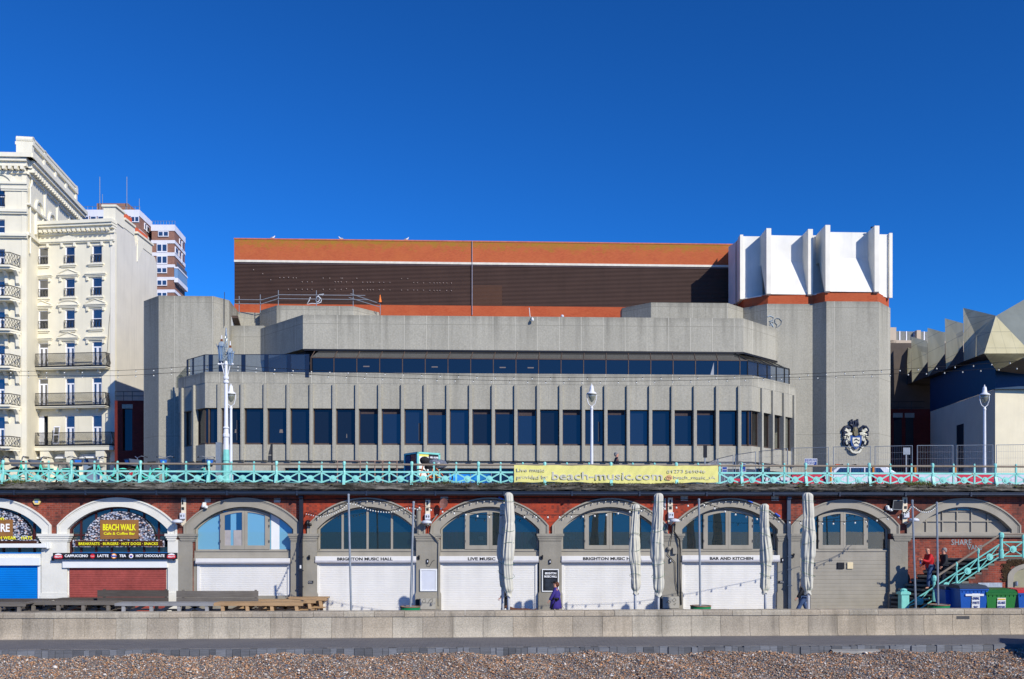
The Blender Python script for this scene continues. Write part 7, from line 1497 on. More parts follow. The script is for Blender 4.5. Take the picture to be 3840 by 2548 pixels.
# ---- things fixed to the arcade ----
def on(name, lab, cat, px0, px1, py0, py1, y0, y1, mat, group=None, part='panel'):
    t = thing(name, ARC.W(ARC.X((px0+px1)/2, y0), y0, zz(py1)), lab, cat, group); b = MB(ARC); b.box(ARC.X(px0, y0), ARC.X(px1, y0), y0, y1, zz(py1), zz(py0)); b.build(part, mat, t, bevel=.008); return t
BRD = M('cream_board', C(226, 214, 190, .95), .6, .08, 4); GBX = M('pale_grey_box', C(206, 210, 218, .95), .5, .05)
for px, py0, nums, lx, lab in ((688, 1870, '0 1', 665, 'beside the red shutter arch'), (1604, 1872, '8 0', 1600, 'beside the satellite dish'), (2514, 1866, '7 9', 2530, 'over the wired pilaster'), (3394, 1863, '', 3427, 'by the stairs')):
    t = on('junction_board', 'cream wiring board with a pale meter box '+lab, 'wiring board', px-9, px+9, py0, py0+100, -.05, 0, BRD, 'wiring boards on the brickwork', 'board')
    b = MB(ARC); b.box(ARC.X(px-10), ARC.X(px+10), -.16, -.05, zz(py0+78), zz(py0+56)); bx_2 = b.build('meter_box', GBX, t, bevel=.01)
    if nums: text_mesh(nums, 'lettering', BLKTXT, ARC, ARC.X(px), zz(py0+70), -.165, .13, bx_2, .16, .003, .004)
    b = MB(ARC); b.box(ARC.X(px-5), ARC.X(px+4), -.07, -.05, zz(py0+44), zz(py0+34)); b.box(ARC.X(px-4), ARC.X(px+1), -.07, -.05, zz(py0+24), zz(py0+8)); b.build('fitting', DKMET, t)
    t = thing('wall_lamp', ARC.W(ARC.X(lx, -.35), -.35, zz(py0+92)), 'pale disc shaped wall lamp '+lab, 'wall lamp', 'disc lamps under the wiring boards'); b = MB(); q = ARC.W(ARC.X(lx, -.35), -.35, zz(py0+88)); b.lathe([(.03, -.06), (.2, -.05), (.23, 0), (.17, .07), (.04, .1)], q.x, q.y, q.z, 16); b.build('lamp_head', GBX, t, True)
    b = MB(ARC); b.tube([(ARC.X(lx, -.35), -.33, zz(py0+88)), (ARC.X(px), -.05, zz(py0+104))], .02, 5); b.build('arm', BRD, t)
for px0, px1, py0, py1, lab in ((767, 789, 1870, 1886, 'white vent grille above the left side of the plain shutter arch'), (1027, 1051, 1871, 1886, 'white vent grille above the right side of the plain shutter arch'), (1652, 1680, 1864, 1876, 'white vent grille above the satellite dish'), (2553, 2580, 1859, 1877, 'white vent grille above the left of the Bar and Kitchen arch'), (2893, 2921, 1858, 1877, 'white vent grille by the blue grey downpipe')):
    t = on('vent', lab, 'vent', px0, px1, py0, py1, -.02, .02, M('vent_white', C(205, 205, 200), .6, .1), 'vent grilles over the arches', 'plate'); b = MB(ARC)
    for k in range(5): x = ARC.X(px0+(px1-px0)*(k+.5)/5); b.box(x-.012, x+.012, -.025, -.02, zz(py1-2), zz(py0+2))
    b.build('louvre', M('vent_grey', C(120, 120, 118), .6), t)
t = on('louvre_vent', 'black louvred vent in a pale frame behind the tall middle parasol', 'vent', 2481, 2496, 1868, 1905, -.03, .02, GBX); b = MB(ARC)
for k in range(7): z = zz(1900-4.6*k); b.box(ARC.X(2484), ARC.X(2493), -.05, -.03, z, z+.03)
b.build('slat', BLACK, t)
t = thing('satellite_dish', ARC.W(ARC.X(1665), -.3, zz(1912)), 'rusty brown satellite dish on the brick between two arches', 'satellite dish'); q = ARC.W(ARC.X(1664, -.35), -.4, zz(1890)); b = MB(); n = 20; v = [(0, 0, 0)]
rr = .21
dN = Vector((-.3, -.94, .15)).normalized(); dU = Vector((0, 0, 1)).cross(dN).normalized(); dV = dN.cross(dU)
b.add([tuple(q-dN*.05)]+[tuple(q+dU*rr*.92*math.cos(2*math.pi*k/n)+dV*rr*1.05*math.sin(2*math.pi*k/n)) for k in range(n)], [(0, 1+k, 1+(k+1) % n) for k in range(n)]); b.build('dish', M('rusty_dish', C(140, 96, 84, .95), .7, .3, 8), t)
b = MB(); b.tube([tuple(q-dN*.05), tuple(q+Vector((.02, .35, -.05)))], .02, 5); b.tube([tuple(q-dV*rr), tuple(q+dN*.3-dV*.25+dU*.0), ], .012, 4); b.box(q.x+dN.x*.3-.03, q.x+dN.x*.3+.03, q.y+dN.y*.3-.03, q.y+dN.y*.3+.03, q.z-.28, q.z-.2); b.build('mount', CHR, t)
t = thing('alarm_box', ARC.W(ARC.X(141), -.1, zz(1900)), 'yellow hexagonal alarm box with a blue label on the brick', 'alarm box'); b = MB(ARC); c = (ARC.X(141), zz(1885)); b.prism([(c[0]+.17*math.cos(k*math.pi/3), c[1]+.15*math.sin(k*math.pi/3)) for k in range(6)], -.1, 0); b.build('casing', M('alarm_yellow', C(240, 210, 130), .4), t, bevel=.02); b = MB(ARC); b.box(c[0]-.07, c[0]+.07, -.108, -.1, c[1]-.05, c[1]+.05); b.build('label', M('alarm_blue', C(90, 150, 215), .5), t); text_mesh('ADT', 'lettering', WLET, ARC, c[0], c[1]-.03, -.112, .06, t, .1, .002)
def flood(px, py, lab, m=WHITE):
    t = thing('floodlight', ARC.W(ARC.X(px), -.15, zz(py)), lab, 'floodlight'); q = ARC.W(ARC.X(px), -.15, zz(py)); b = MB(); b.lathe([(.05, -.1), (.1, -.08), (.06, .05), (.03, .1)], q.x, q.y, q.z, 10); b.lathe([(.04, -.12), (.08, -.1), (.06, .0)], q.x+.12, q.y-.03, q.z-.02, 10); b.build('head', m, t, True); b = MB(ARC); b.box(ARC.X(px)-.05, ARC.X(px)+.08, -.1, 0, zz(py)-.04, zz(py)+.12); b.build('bracket', m, t)
flood(767, 1897, 'white twin spotlight above the plain shutter arch'); flood(3324, 1905, 'pale twin spotlight below the black speaker')
flood(1155, 1962, 'black twin spotlight on the downpipe by the mirror ball arch', BLACK)
t = thing('speaker', ARC.W(ARC.X(3357), -.25, zz(1912)), 'black rectangular speaker tilted on the brick by the stairs', 'speaker'); b = MB(ARC); x0, x1, z0, z1 = ARC.X(3336), ARC.X(3378), zz(1911), zz(1875); b.cm = 0; b.prism([(x0, z0), (x1-.05, z0-.02), (x1, z1), (x0+.05, z1)], -.25, -.05); b.build('cabinet', BLACK, t, bevel=.01); b = MB(ARC); b.ring([(x0, z0), (x1-.05, z0-.02), (x1, z1), (x0+.05, z1), (x0, z0)], [(x0+.03, z0+.03), (x1-.08, z0+.01), (x1-.03, z1-.03), (x0+.07, z1-.03), (x0+.03, z0+.03)], -.265, -.25); b.build('trim', M('grey_trim', C(120, 125, 125), .5), t)
for px, py, lab in ((1161, 2089, 'small black wall spotlight left of the mirror ball shutter'), (1571, 2090, 'small black wall spotlight right of the mirror ball shutter'), (2032, 2090, 'small black wall spotlight right of the Live Music shutter'), (2971, 2085, 'small black wall spotlight beside the tall right parasol')):
    t = thing('spotlight', ARC.W(ARC.X(px), -.12, zz(py)), lab, 'spotlight', 'small black spotlights on the pilasters'); b = MB(ARC); x, z = ARC.X(px), zz(py); b.box(x-.05, x+.04, -.13, -.07, z-.09, z+.04); b.build('bracket', BLACK, t); b = MB(ARC); b.box(x-.02, x+.04, -.2, -.13, z+.0, z+.09); b.build('lamp', BLACK, t)
for px, py, lab in ((1604, 2105, 'black wall lantern with a trailing wire above the white notice board'), (2062, 2107, 'black wall lantern above the Brighton Music Hall poster'), (2512, 2104, 'black wall lantern on the wired pilaster'), (2931, 2102, 'black wall lantern right of the Bar and Kitchen shutter')):
    t = thing('wall_lantern', ARC.W(ARC.X(px), -.12, zz(py)), lab, 'wall light', 'black wall lanterns on the pilasters'); b = MB(ARC); x, z = ARC.X(px), zz(py); b.box(x-.045, x+.045, -.14, -.07, z-.09, z+.1); b.build('body', BLACK, t, bevel=.01); b = MB(ARC); b.box(x-.02, x+.02, -.145, -.14, z-.04, z+.04); b.build('lens', GBX, t)
    if px == 1604: b = MB(ARC); b.tube([(x, -.09, z-.09), (x-.05, -.09, z-.2), (x+.08, -.09, z-.22), (x+.2, -.09, z+.0), (x+.3, -.09, z+.05)], .008, 4); b.build('wire', WIRE, t)
for px, py, lab in ((1166, 2181, 'small black plaque left of the mirror ball shutter'), (2929, 2185, 'small black plaque beside the blue grey downpipe')):
    t = on('plaque', lab, 'plaque', px-9, px+9, py-4.5, py+4.5, -.12, -.098, BLACK, 'small black plaques'); text_mesh('Brighton', 'lettering', GBX, ARC, ARC.X(px), zz(py-0), -.125, .05, t, .14, .002); text_mesh('Music Hall', 'lettering', GBX, ARC, ARC.X(px), zz(py+3.5), -.125, .04, t, .15, .002)
t = on('notice_board', 'empty white framed notice board on the taupe pilaster', 'notice board', 1575, 1639, 2133, 2217, -.13, -.075, GBX, part='board'); b = MB(ARC); x0, x1, z0, z1 = ARC.X(1576), ARC.X(1638), zz(2216), zz(2134); b.ring([(x0, z0), (x1, z0), (x1, z1), (x0, z1), (x0, z0)], [(x0+.05, z0+.05), (x1-.05, z0+.05), (x1-.05, z1-.05), (x0+.05, z1-.05), (x0+.05, z0+.05)], -.15, -.13); b.build('frame', WHITE, t)
t = on('wall_poster', 'black Brighton Music Hall poster in a white frame behind the woman in purple', 'poster', 2032, 2094, 2135, 2219, -.12, -.075, BLACK, part='board'); b = MB(ARC); x0, x1, z0, z1 = ARC.X(2031.5), ARC.X(2094.5), zz(2219.5), zz(2134.5); b.ring([(x0, z0), (x1, z0), (x1, z1), (x0, z1), (x0, z0)], [(x0+.04, z0+.04), (x1-.04, z0+.04), (x1-.04, z1-.04), (x0+.04, z1-.04), (x0+.04, z0+.04)], -.14, -.12); b.build('frame', WHITE, t)
text_mesh('BRIGHTON', 'lettering', WLET, ARC, ARC.X(2064), zz(2154), -.126, .12, t, ARC.X(2085)-ARC.X(2043), .003, .004); text_mesh('MUSIC HALL', 'lettering', WLET, ARC, ARC.X(2064), zz(2166), -.126, .12, t, ARC.X(2087)-ARC.X(2040), .003, .004)
b = MB(ARC); b.box(ARC.X(2044), ARC.X(2082), -.124, -.12, zz(2212), zz(2172)); b.build('photo_print', M('dark_print', C(40, 46, 56), .5, .5, 9), t)
STN = M('pale_stone', C(172, 168, 155, .95), .8, .12, 3)
for px0, px1, py0, lab, g in ((1574, 1633, 2242, 'pale square cabinet with scribbled drawings before the notice board pilaster', 1), (2486, 2547, 2238, 'pale square cabinet with curly scribbles before the wired pilaster', 0)):
    t = on('cabinet', lab, 'cabinet', px0, px1, py0, 2281, -.5, -.12, STN, 'square cabinets at the pilaster feet', 'box'); b = MB(ARC); b.box(ARC.X(px0-12, -.5), ARC.X(px1+16, -.5), -.55, -.1, TZ, zz(2282)); b.build('plinth', TAUPE2, t); b = MB(ARC); b.box(ARC.X(px0-14, -.4), ARC.X(px0-2, -.4), -.42, -.14, zz(2281), zz(2245)); b.build('dark_side', BLACK, t)
    xx = ARC.X((px0+px1)/2, -.5); b = MB(ARC)
    L = [[(0, .1), (.1, .25), (.2, .3), (.22, .2), (.1, .1), (.15, -.02), (.2, .05)], [(-.2, .25), (-.1, .3), (-.08, .15), (-.2, .12), (-.22, .22)]] if g else [[(-.2, .1), (-.1, .2), (0, .12), (-.08, .05), (-.15, .12)], [(.05, .2), (.15, .3), (.22, .2), (.12, .12), (.05, .2)], [(.1, .0), (.2, .08), (.15, -.02)]]
    for l in L: b.tube([(xx+x, -.505, zz(2268)+z) for x, z in l], .008, 4)
    b.build('drawing', DKMET, t)
t = thing('junction_box', ARC.W(ARC.X(2507), -.2, zz(2062)), 'taupe painted junction boxes on the wired pilaster', 'junction box'); b = MB(ARC); b.ball((ARC.X(2506), -.14, zz(2058)), .1, 8, 6); b.build('round_box', TAUPE2, t); b = MB(ARC); b.box(ARC.X(2520), ARC.X(2536), -.2, -.07, zz(2078), zz(2055)); b.build('square_box', TAUPE2, t)
b = MB(ARC); b.tube([(ARC.X(2543), -.12, zz(2050)), (ARC.X(2543), -.12, zz(2235))], .03, 6); tag(b.build('conduit', TAUPE2), 'taupe vertical conduit on the right of the wired pilaster', 'conduit')
b = MB(ARC); b.lathe([(.09, 0), (.09, .12)], n=8) if False else None
t = thing('soil_pipe', ARC.W(ARC.X(1570), -.1, zz(2000)), 'taupe pipe stub with a collar beside the mirror ball arch', 'pipe'); b = MB(ARC); x = ARC.X(1570); b.tube([(x+.02, -.1, zz(2004)), (x+.02, -.1, zz(1975)), (x, -.1, zz(1965)), (x, -.1, zz(1915))], .1, 8); b.build('pipe', TAUPE2, t); b = MB(ARC); b.tube([(x, -.1, zz(1915)), (x, -.1, zz(1907))], .13, 8); b.build('collar', TAUPE2, t)
for x_, y_, s_, lab in ((1396+1485*0, 0, 0, ''),): pass
for px, py, lab, a in ((2810, 1881, 'small blue and white bottle lying on the left moulding of the Bar and Kitchen arch', -.4), (2912, 1931, 'small blue and white bottle lying on the right moulding of the Bar and Kitchen arch', -.7), (1878, 1870, 'blue clip caught in the festoon wire above the Live Music arch', -.5)):
    b = MB(ARC); x, z = ARC.X(px), zz(py); b.tube([(x-.1, -.13, z-.1*a), (x+.1, -.13, z+.1*a)], .035, 6); tag(b.build('bottle', M('bottle_blue', C(50, 100, 200), .4)), lab, 'bottle')

# ---- furniture seen through the glass ----
CHW = wood_mat('cafe_chair_wood', C(190, 140, 95), .2)
def chair():
    t = thing('cafe_chair', (0, 0, 0), '', 'chair', 'wooden chairs behind the arch windows')
    for x in (-.18, .18):
        b = MB(); b.tube([(x, .18, 0), (x, .2, .45), (x, .28, .9)], .018, 5); b.build('leg', CHW, t); b = MB(); b.tube([(x, -.18, 0), (x, -.17, .43)], .018, 5); b.build('leg', CHW, t)
    b = MB(); b.box(-.2, .2, -.2, .2, .43, .46); b.build('seat', CHW, t); b = MB(); b.box(-.18, .18, .25, .28, .78, .9); b.box(-.18, .18, .22, .24, .6, .65); b.build('backrest', CHW, t); return t
ch0 = chair(); zfl = zz(2066)+.01
CP = [(1765, 60, 'leftmost wooden chair behind the Live Music arch doors'), (2115, 240, 'wooden chair at the far left pane of the dining room arch'), (2175, 110, 'wooden chair right of the first table in the dining room arch'), (2238, 250, 'wooden chair in the left door pane of the dining room arch'), (2305, 100, 'wooden chair in the right door pane of the dining room arch'), (2428, 250, 'wooden chair in the right pane of the dining room arch'), (2683, 200, 'wooden chair in the left door pane of the Bar and Kitchen arch'), (2762, 150, 'wooden chair in the right door pane of the Bar and Kitchen arch')]
for i, (px, a, lab) in enumerate(CP):
    o = ch0 if i == 0 else dup(ch0); q = ARC.W(ARC.X(px, 1.0), 1.0, zfl); place(o, q, R(a), lab)
for px, lab in ((2143, 'cafe table with a cutlery box in the left pane of the dining room arch'), (2412, 'cafe table with a cutlery box in the right pane of the dining room arch'), (1800, 'cafe table behind the Live Music arch door')):
    q = ARC.W(ARC.X(px, 1.1), 1.1, zfl); t = thing('cafe_table', q, lab, 'table', 'cafe tables behind the arch windows'); b = MB(); b.box(q.x-.35, q.x+.35, q.y-.3, q.y+.3, q.z+.42, q.z+.45); b.build('tabletop', CHW, t); b = MB(); b.lathe([(.2, 0), (.03, .03), (.03, .42)], q.x, q.y, q.z, 8); b.build('pedestal', DKMET, t)
    b = MB(); b.box(q.x-.08, q.x+.14, q.y-.15, q.y-.02, q.z+.455, q.z+.6); tag(b.build('cutlery_box', WHITE), 'white cutlery box on the '+lab.replace('with a cutlery box ', '').replace('cafe table', 'table'), 'box')
MIR = NT('mirror_tiles'); MIR.b.inputs['Metallic'].default_value = 1; MIR.b.inputs['Roughness'].default_value = .15; MIR.col(MIR.ramp(MIR.noise(MIR.pos, 25, 1), [(.4, (.15, .2, .25)), (.6, (.8, .85, .9))]))
for k, (px, py, r_, lab) in enumerate(((1402, 1999, .17, 'largest mirror ball low in the middle of the arch'), (1390, 1963, .08, 'mirror ball at the upper left of the cluster'), (1417, 1970, .07, 'mirror ball at the upper right of the cluster'), (1397, 1945, .05, 'small mirror ball highest in the cluster'))):
    q = ARC.W(ARC.X(px, .8), .8, zz(py)); t = thing('mirror_ball', q, lab, 'mirror ball', 'mirror balls hanging in the arch'); b = MB(); b.ball(tuple(q), r_, 14, 10); b.build('ball', MIR.m, t); b = MB(); b.tube([(q.x, q.y, q.z+r_), (q.x, q.y, zz(1885))], .004, 3); b.build('wire', WIRE, t)

# ---- stairs with railing at the right ----
ST = Frame(0, 37.3, 1, MA); STP = M('stair_stone', C(120, 118, 108, .9), .85, .2, 2, speck=.3)
st = thing('stairs', ST.W(ST.X(3600), 0, TZ), 'stone stairs with a brick side rising to the right beside the arcade', 'stairs')
def sz(px, py): return ST.Z(px, py)
land = sz(3780, 2097); nst = 13; xa, xb = ST.X(3440), ST.X(3752); rise = (land-TZ)/nst
pts = [(ST.X(4000), TZ), (xa, TZ)]
for i in range(nst): x = xa+(xb-xa)*i/nst; pts += [(x, TZ+rise*i), (x, TZ+rise*(i+1))]
pts += [(ST.X(4000), land)]
b = MB(ST); b.prism([(x, z-(.09 if z > TZ+.1 else 0)) for x, z in pts], 0, .4); b.build('brick_side', BRK, st)
b = MB(ST)
for i in range(1, nst): x = xa+(xb-xa)*i/nst; x2 = xa+(xb-xa)*(i+1)/nst; xl_ = ST.X(3404); b.slab([(x-.3, .401), (x2-.3, .401), (max(xl_+.02, x2-1.35), 1.5), (max(xl_, x-1.35), 1.5)], TZ+.1, TZ+rise*(i+1)-.09)
b.build('riser_core', M('stair_riser', C(60, 56, 52), .9), st)
b = MB(ST)
for i in range(nst):
    x = xa+(xb-xa)*i/nst; x2 = xa+(xb-xa)*(i+1)/nst if i < nst-1 else ST.X(4000); sk_ = 1.45; xl_ = ST.X(3402); b.slab([(x-.03, -.02), (x2, -.02), (max(xl_+.02, x2-sk_) if i < nst-1 else x2, 1.5), (max(xl_, x-.03-sk_), 1.5)], TZ+rise*(i+1)-(.085 if i else .18), TZ+rise*(i+1))
b.build('tread', STP, st)
sr = thing('stair_railing', ST.W(xa, -.05, TZ), 'turquoise iron stair railing with bosses and a grey handrail', 'railing'); SP = -.08
def sp2(x, y): return ST.at(*K('h', x, y), SP)
def srail(pts, r, name, m, sq=False):
    b = MB(ST); b.tube([(x, SP, z) for x, z in [sp2(*p) for p in pts]], r, 8 if not sq else 4); return b.build(name, m, sr)
srail([(880, 1040), (1565, 590)], .045, 'handrail', GRAIL); srail([(1595, 580), (2000, 582)], .045, 'handrail', GRAIL)
srail([(580, 1332), (1562, 692)], .03, 'upper_rail', TEAL, True); srail([(720, 1375), (1575, 815)], .028, 'lower_rail', TEAL, True); srail([(1600, 668), (2000, 668)], .03, 'upper_rail', TEAL, True); srail([(1600, 818), (2000, 818)], .03, 'lower_rail', TEAL, True)
for x, y0, y1, r_ in ((863, 1300, 1020, .085), (1103, 1110, 878, .05), (1335, 985, 728, .05), (1580, 838, 560, .10), (1815, 835, 578, .05)):
    b = MB(ST); xx, z0 = sp2(x, y0); z1 = sp2(x, y1)[1]; b.lathe([(r_, 0), (r_, (z1-z0)*.3), (r_*.7, (z1-z0)*.35), (r_*.7, (z1-z0)*.75), (r_*1.1, (z1-z0)*.8), (r_*1.2, (z1-z0)*.9), (r_*.9, (z1-z0)*.97), (r_*.3, z1-z0)], xx, SP, z0, 8); b.build('post', TEAL, sr)
for cx__, cy__, a, c in ((710, 1300, (600, 1335), (850, 1275)), (995, 1130, (880, 1140), (1095, 1110)), (1220, 975, (1115, 1105), (1330, 835)), (1455, 825, (1345, 960), (1562, 700)), (1705, 742, (1600, 668), (1812, 815))):
    b = MB(ST); x, z = sp2(cx__, cy__); b.disc(x, z, .145, SP-.035, SP+.035, 16); b.disc(x, z, .085, SP-.055, SP-.035, 14); b.disc(x, z, .045, SP-.07, SP-.055, 10)
    L = [((cx__-110, cy__+45 if cx__ < 1600 else 815), (cx__, cy__)), ((cx__, cy__), (cx__+105, cy__-(35 if cx__ < 1600 else -72))), ((cx__, cy__), (cx__+100, cy__-120 if cx__ < 1600 else 670)), ((cx__-105, cy__+125 if cx__ < 1600 else 670), (cx__, cy__))]
    for p, q in L: (u, v), (m_, n_) = sp2(*p), sp2(*q); b.tube([(u, SP, v), (m_, SP, n_)], .022, 5)
    b.build('lattice_panel', TEAL, sr)
nw = thing('newel_post', ST.W(sp2(540, 1360)[0], SP, TZ), 'square turquoise cast iron newel post with a domed cap at the stair foot', 'post'); x, z1 = sp2(537, 1172); x0, x1 = sp2(497, 0)[0], sp2(578, 0)[0]; zc_ = sp2(0, 1195)[1]
b = MB(ST); b.box(x0, x1, SP-.16, SP+.16, TZ, zc_-.12); b.box(x0+.05, x1-.05, SP-.165, SP-.16, TZ+.3, zc_-.35); b.build('shaft', TEAL, nw, bevel=.01); b = MB(ST); b.box(x0-.05, x1+.05, SP-.2, SP+.2, zc_-.12, zc_-.02); b.box(x0, x1, SP-.16, SP+.16, zc_-.02, zc_+.01); b.lathe([(.13, 0), (.15, .05), (.1, .1), (.03, .12)], (x0+x1)/2, SP, zc_+.01, 10); b.build('cap', TEAL, nw)
# wall side handrail of the stairs
hr = thing('wall_handrail', ARC.W(ARC.X(3560), -.25, 2), 'dark iron handrail along the wall side of the stairs', 'handrail'); b = MB(ARC); q = [ARC.at(px, py, -.25) for px, py in ((3420, 2262), (3560, 2160), (3700, 2075), (3760, 2055), (3900, 2055))]; b.tube([(x, -.25, z) for x, z in q], .025, 6); b.tube([(x, -.25, z-.35) for x, z in q], .018, 5); b.build('rail', DKMET, hr)
for x, z in q: b = MB(ARC); b.tube([(x, -.25, z-.8), (x, -.25, z)], .022, 5); b.build('post', DKMET, hr)
# small arched drinking fountain niche in the stair side
fn = thing('fountain_niche', ST.W(ST.X(3810), -.05, TZ), 'taupe arched niche with a small steel drinking bowl under the landing', 'fountain'); b = MB(ST)
xc = ST.X(3868); ro, ri_, zs2 = ST.X(3868)-ST.X(3775), ST.X(3868)-ST.X(3797), ST.Z(3800, 2165)
oo = [(xc-ro, TZ)]+[(xc-ro*math.cos(math.pi*k/16), zs2+ro*.55*math.sin(math.pi*k/16)) for k in range(17)]+[(xc+ro, TZ)]; ii = [(xc-ri_, TZ)]+[(xc-ri_*math.cos(math.pi*k/16), zs2+ri_*.5*math.sin(math.pi*k/16)) for k in range(17)]+[(xc+ri_, TZ)]
b.ring(oo, ii, -.08, .0); b.build('surround', TAUPE, fn); b = MB(ST); b.prism(ii, -.01, -.004); b.build('niche', M('niche_render', C(150, 146, 120), .8), fn); b = MB(ST); x = ST.X(3805); b.lathe([(.05, 0), (.07, .02), (.07, .2)], x, -.12, ST.Z(3800, 2198), 10); b.build('steel_bowl', CHR, fn)
b = MB(ST); b.box(ST.X(3667), ST.X(3757), -.03, -.004, ST.Z(3700, 2203), ST.Z(3700, 2186)); tag(b.build('pale_patch', M('peeling_whitewash', C(165, 175, 185), .8, .3, 6)), 'patch of pale peeling whitewash on the stair side behind the bins', 'paint patch')
b = MB(ST); VN = M('dry_vine', C(95, 75, 50), .95, .4, 8)
for _ in range(500): x = ST.X(rnd(3760, 3784)+rnd(-8, 8)); z = ST.Z(3770, rnd(2115, 2180)); b.ball((x, -.03, z), rnd(.012, .03), 4, 3)
for _ in range(350): x = ST.X(rnd(3775, 3850)); z = ST.Z(3800, rnd(2098, 2122)); b.ball((x, -.03, z), rnd(.015, .03), 4, 3)
tag(b.build('dry_creeper', VN), 'brown dry creeper hanging over the brick stair side', 'creeper', kind='stuff')
# wheelie bins
def bin_(px0, px1, py0, Y, body, lid, lab, txts, rz=0.0, wsplit=None):
    x0, x1 = tp(px0, Y).x, tp(px1, Y).x; H_ = EZ+(HZ-py0)/FL*Y-TZ; W = x1-x0; t = thing('wheelie_bin', Vector(((x0+x1)/2, Y+.5, TZ)), lab, 'bin', 'large wheeled bins below the stairs'); D = 1.0
    b = MB(); b.add([(x0+.1, Y+.08, TZ+.18), (x1-.1, Y+.08, TZ+.18), (x1-.1, Y+D-.1, TZ+.18), (x0+.1, Y+D-.1, TZ+.18), (x0, Y, TZ+H_-.17), (x1, Y, TZ+H_-.17), (x1, Y+D, TZ+H_-.17), (x0, Y+D, TZ+H_-.17)], [(0, 3, 2, 1), (0, 1, 5, 4), (1, 2, 6, 5), (2, 3, 7, 6), (3, 0, 4, 7)]); b.box(x0-.02, x1+.02, Y-.03, Y+D+.02, TZ+H_-.2, TZ+H_-.13)
    for k in range(7): x = x0+.1+(W-.2)*k/6; b.box(x-.01, x+.01, Y-.02, Y+.03, TZ+H_-.28, TZ+H_-.2)
    b.build('body', body, t, bevel=.012)
    b = MB(); b.add([(x0-.03, Y-.05, TZ+H_-.13), (x1+.03, Y-.05, TZ+H_-.13), (x1+.03, Y+D, TZ+H_-.13), (x0-.03, Y+D, TZ+H_-.13), (x0+.02, Y+.12, TZ+H_-.01), (x1-.02, Y+.12, TZ+H_-.01), (x1-.02, Y+D-.1, TZ+H_+.03), (x0+.02, Y+D-.1, TZ+H_+.03)], [(0, 1, 5, 4), (1, 2, 6, 5), (2, 3, 7, 6), (3, 0, 4, 7), (4, 5, 6, 7)]); b.build('lid', lid, t, bevel=.01)
    for x in (x0+.2, x1-.2):
        for y in (Y+.15, Y+D-.2): b = MB(); b.tube([(x-.03, y, TZ+.09), (x+.03, y, TZ+.09)], .09, 10); b.build('wheel', TYRE, t)
    if txts:
        lx0, lx1 = x0+W*txts[0], x0+W*txts[1]; b = MB(); b.add([(lx0, Y+.02, TZ+.33), (lx1, Y+.02, TZ+.33), (lx1, Y-.015, TZ+H_-.32), (lx0, Y-.015, TZ+H_-.32)], [(0, 1, 2, 3)]); lb = b.build('label', WHITE, t)
        for k, s in enumerate(txts[2]): text_mesh(s, 'lettering', M('bin_lettering_blue', C(40, 60, 130), .5), WORLD, (lx0+lx1)/2, TZ+H_-.55-.17*k, Y-.022, .13, lb, (lx1-lx0)*(.85 if len(s) > 4 else .6), .003, .004)
        b = MB(); b.box(lx0+.02, lx1-.02, Y-.025, Y-.017, TZ+H_-.40, TZ+H_-.35); b.build('yellow_strip', M('label_yellow', C(225, 180, 50), .5), lb)
    return t
BBL = M('bin_blue', C(35, 90, 175, .95), .4, .08, 2); BGR = M('bin_green', C(50, 125, 60, .95), .4, .08, 2); LIDK = M('bin_lid_dark', C(62, 70, 85, .95), .5); LIR = M('bin_lid_red', C(195, 55, 60, .95), .4)
bn = bin_(3600, 3706, 2196, 35.6, BBL, LIDK, 'large blue wheeled bin labelled general waste only', (.42, .7, ('GENERAL', 'WASTE', 'ONLY'))); q = bn
b = MB(); x0, x1 = tp(3620, 35.6).x, tp(3688, 35.6).x; b.box(x0, x1, 35.57, 35.585, TZ+1.06, TZ+1.14); b.build('label', WHITE, bn)
bin_(3545, 3596, 2200, 36.4, BBL, LIDK, 'blue wheeled bin in shade left of the general waste bin', None)
bin_(3699, 3812, 2212, 35.6, BGR, M('bin_lid_green', C(40, 105, 50, .95), .4), 'green wheeled bin labelled glass recycling', (.36, .64, ('GLASS', 'RECYCLING')))
bin_(3818, 3930, 2212, 35.9, BBL, LIR, 'blue wheeled bin with a red lid cut by the right edge', None)

# ---------------- birds ----------------
def gull(px, py, fr, lab, m, flip=1, sc=1.0, roost=False, pos=None):
    q = pos or fr.P(px, py, .3); t = thing('gull', q, lab, 'bird', 'gulls resting on the roof'); b = MB(); n = 6
    b.tube([(-.26*flip, 0, .13), (-.18*flip, 0, .14), (-.05*flip, 0, .16), (.08*flip, 0, .19), (.14*flip, 0, .26), (.17*flip, 0, .33), (.22*flip, 0, .33)], [.01, .045, .09, .085, .05, .045, .012], 8); bd = b.build('body', WHITE, t, True)
    b = MB(); b.ball((-.08*flip, 0, .19), .1, 8, 6, (1.7, 1.0, .6)); b.build('wing', m, bd); b = MB(); b.tube([(.21*flip, 0, .335), (.27*flip, 0, .32)], [.014, .003], 5); b.build('beak', M('beak_yellow', C(220, 180, 50), .5), bd)
    for s in (-1, 1): b = MB(); b.tube([(0, .03*s, 0), (0, .03*s, .12)], .01, 4); b.build('leg', M('leg_pink', C(190, 150, 130), .6), bd)
    for o in t.children: o.location += q
    t.scale = (sc, sc, sc); 
    return t
WG = M('gull_grey', C(130, 138, 150, .95), .7)
g0 = gull(1021, 0, None, 'gull standing upright at the left end of the brick roof edge', WG, 1, 1.05, pos=BB.W(BB.X(1021), .3, 34.33)); g1 = gull(0, 0, None, 'white gull seen head on in the middle left of the brick roof edge', WG, -1, 1.05, pos=BB.W(BB.X(1276), .3, 34.33)); g2 = gull(0, 0, None, 'white gull lying low on the brick roof edge', WG, 1, 1.05, pos=BB.W(BB.X(1524), .3, 34.33))
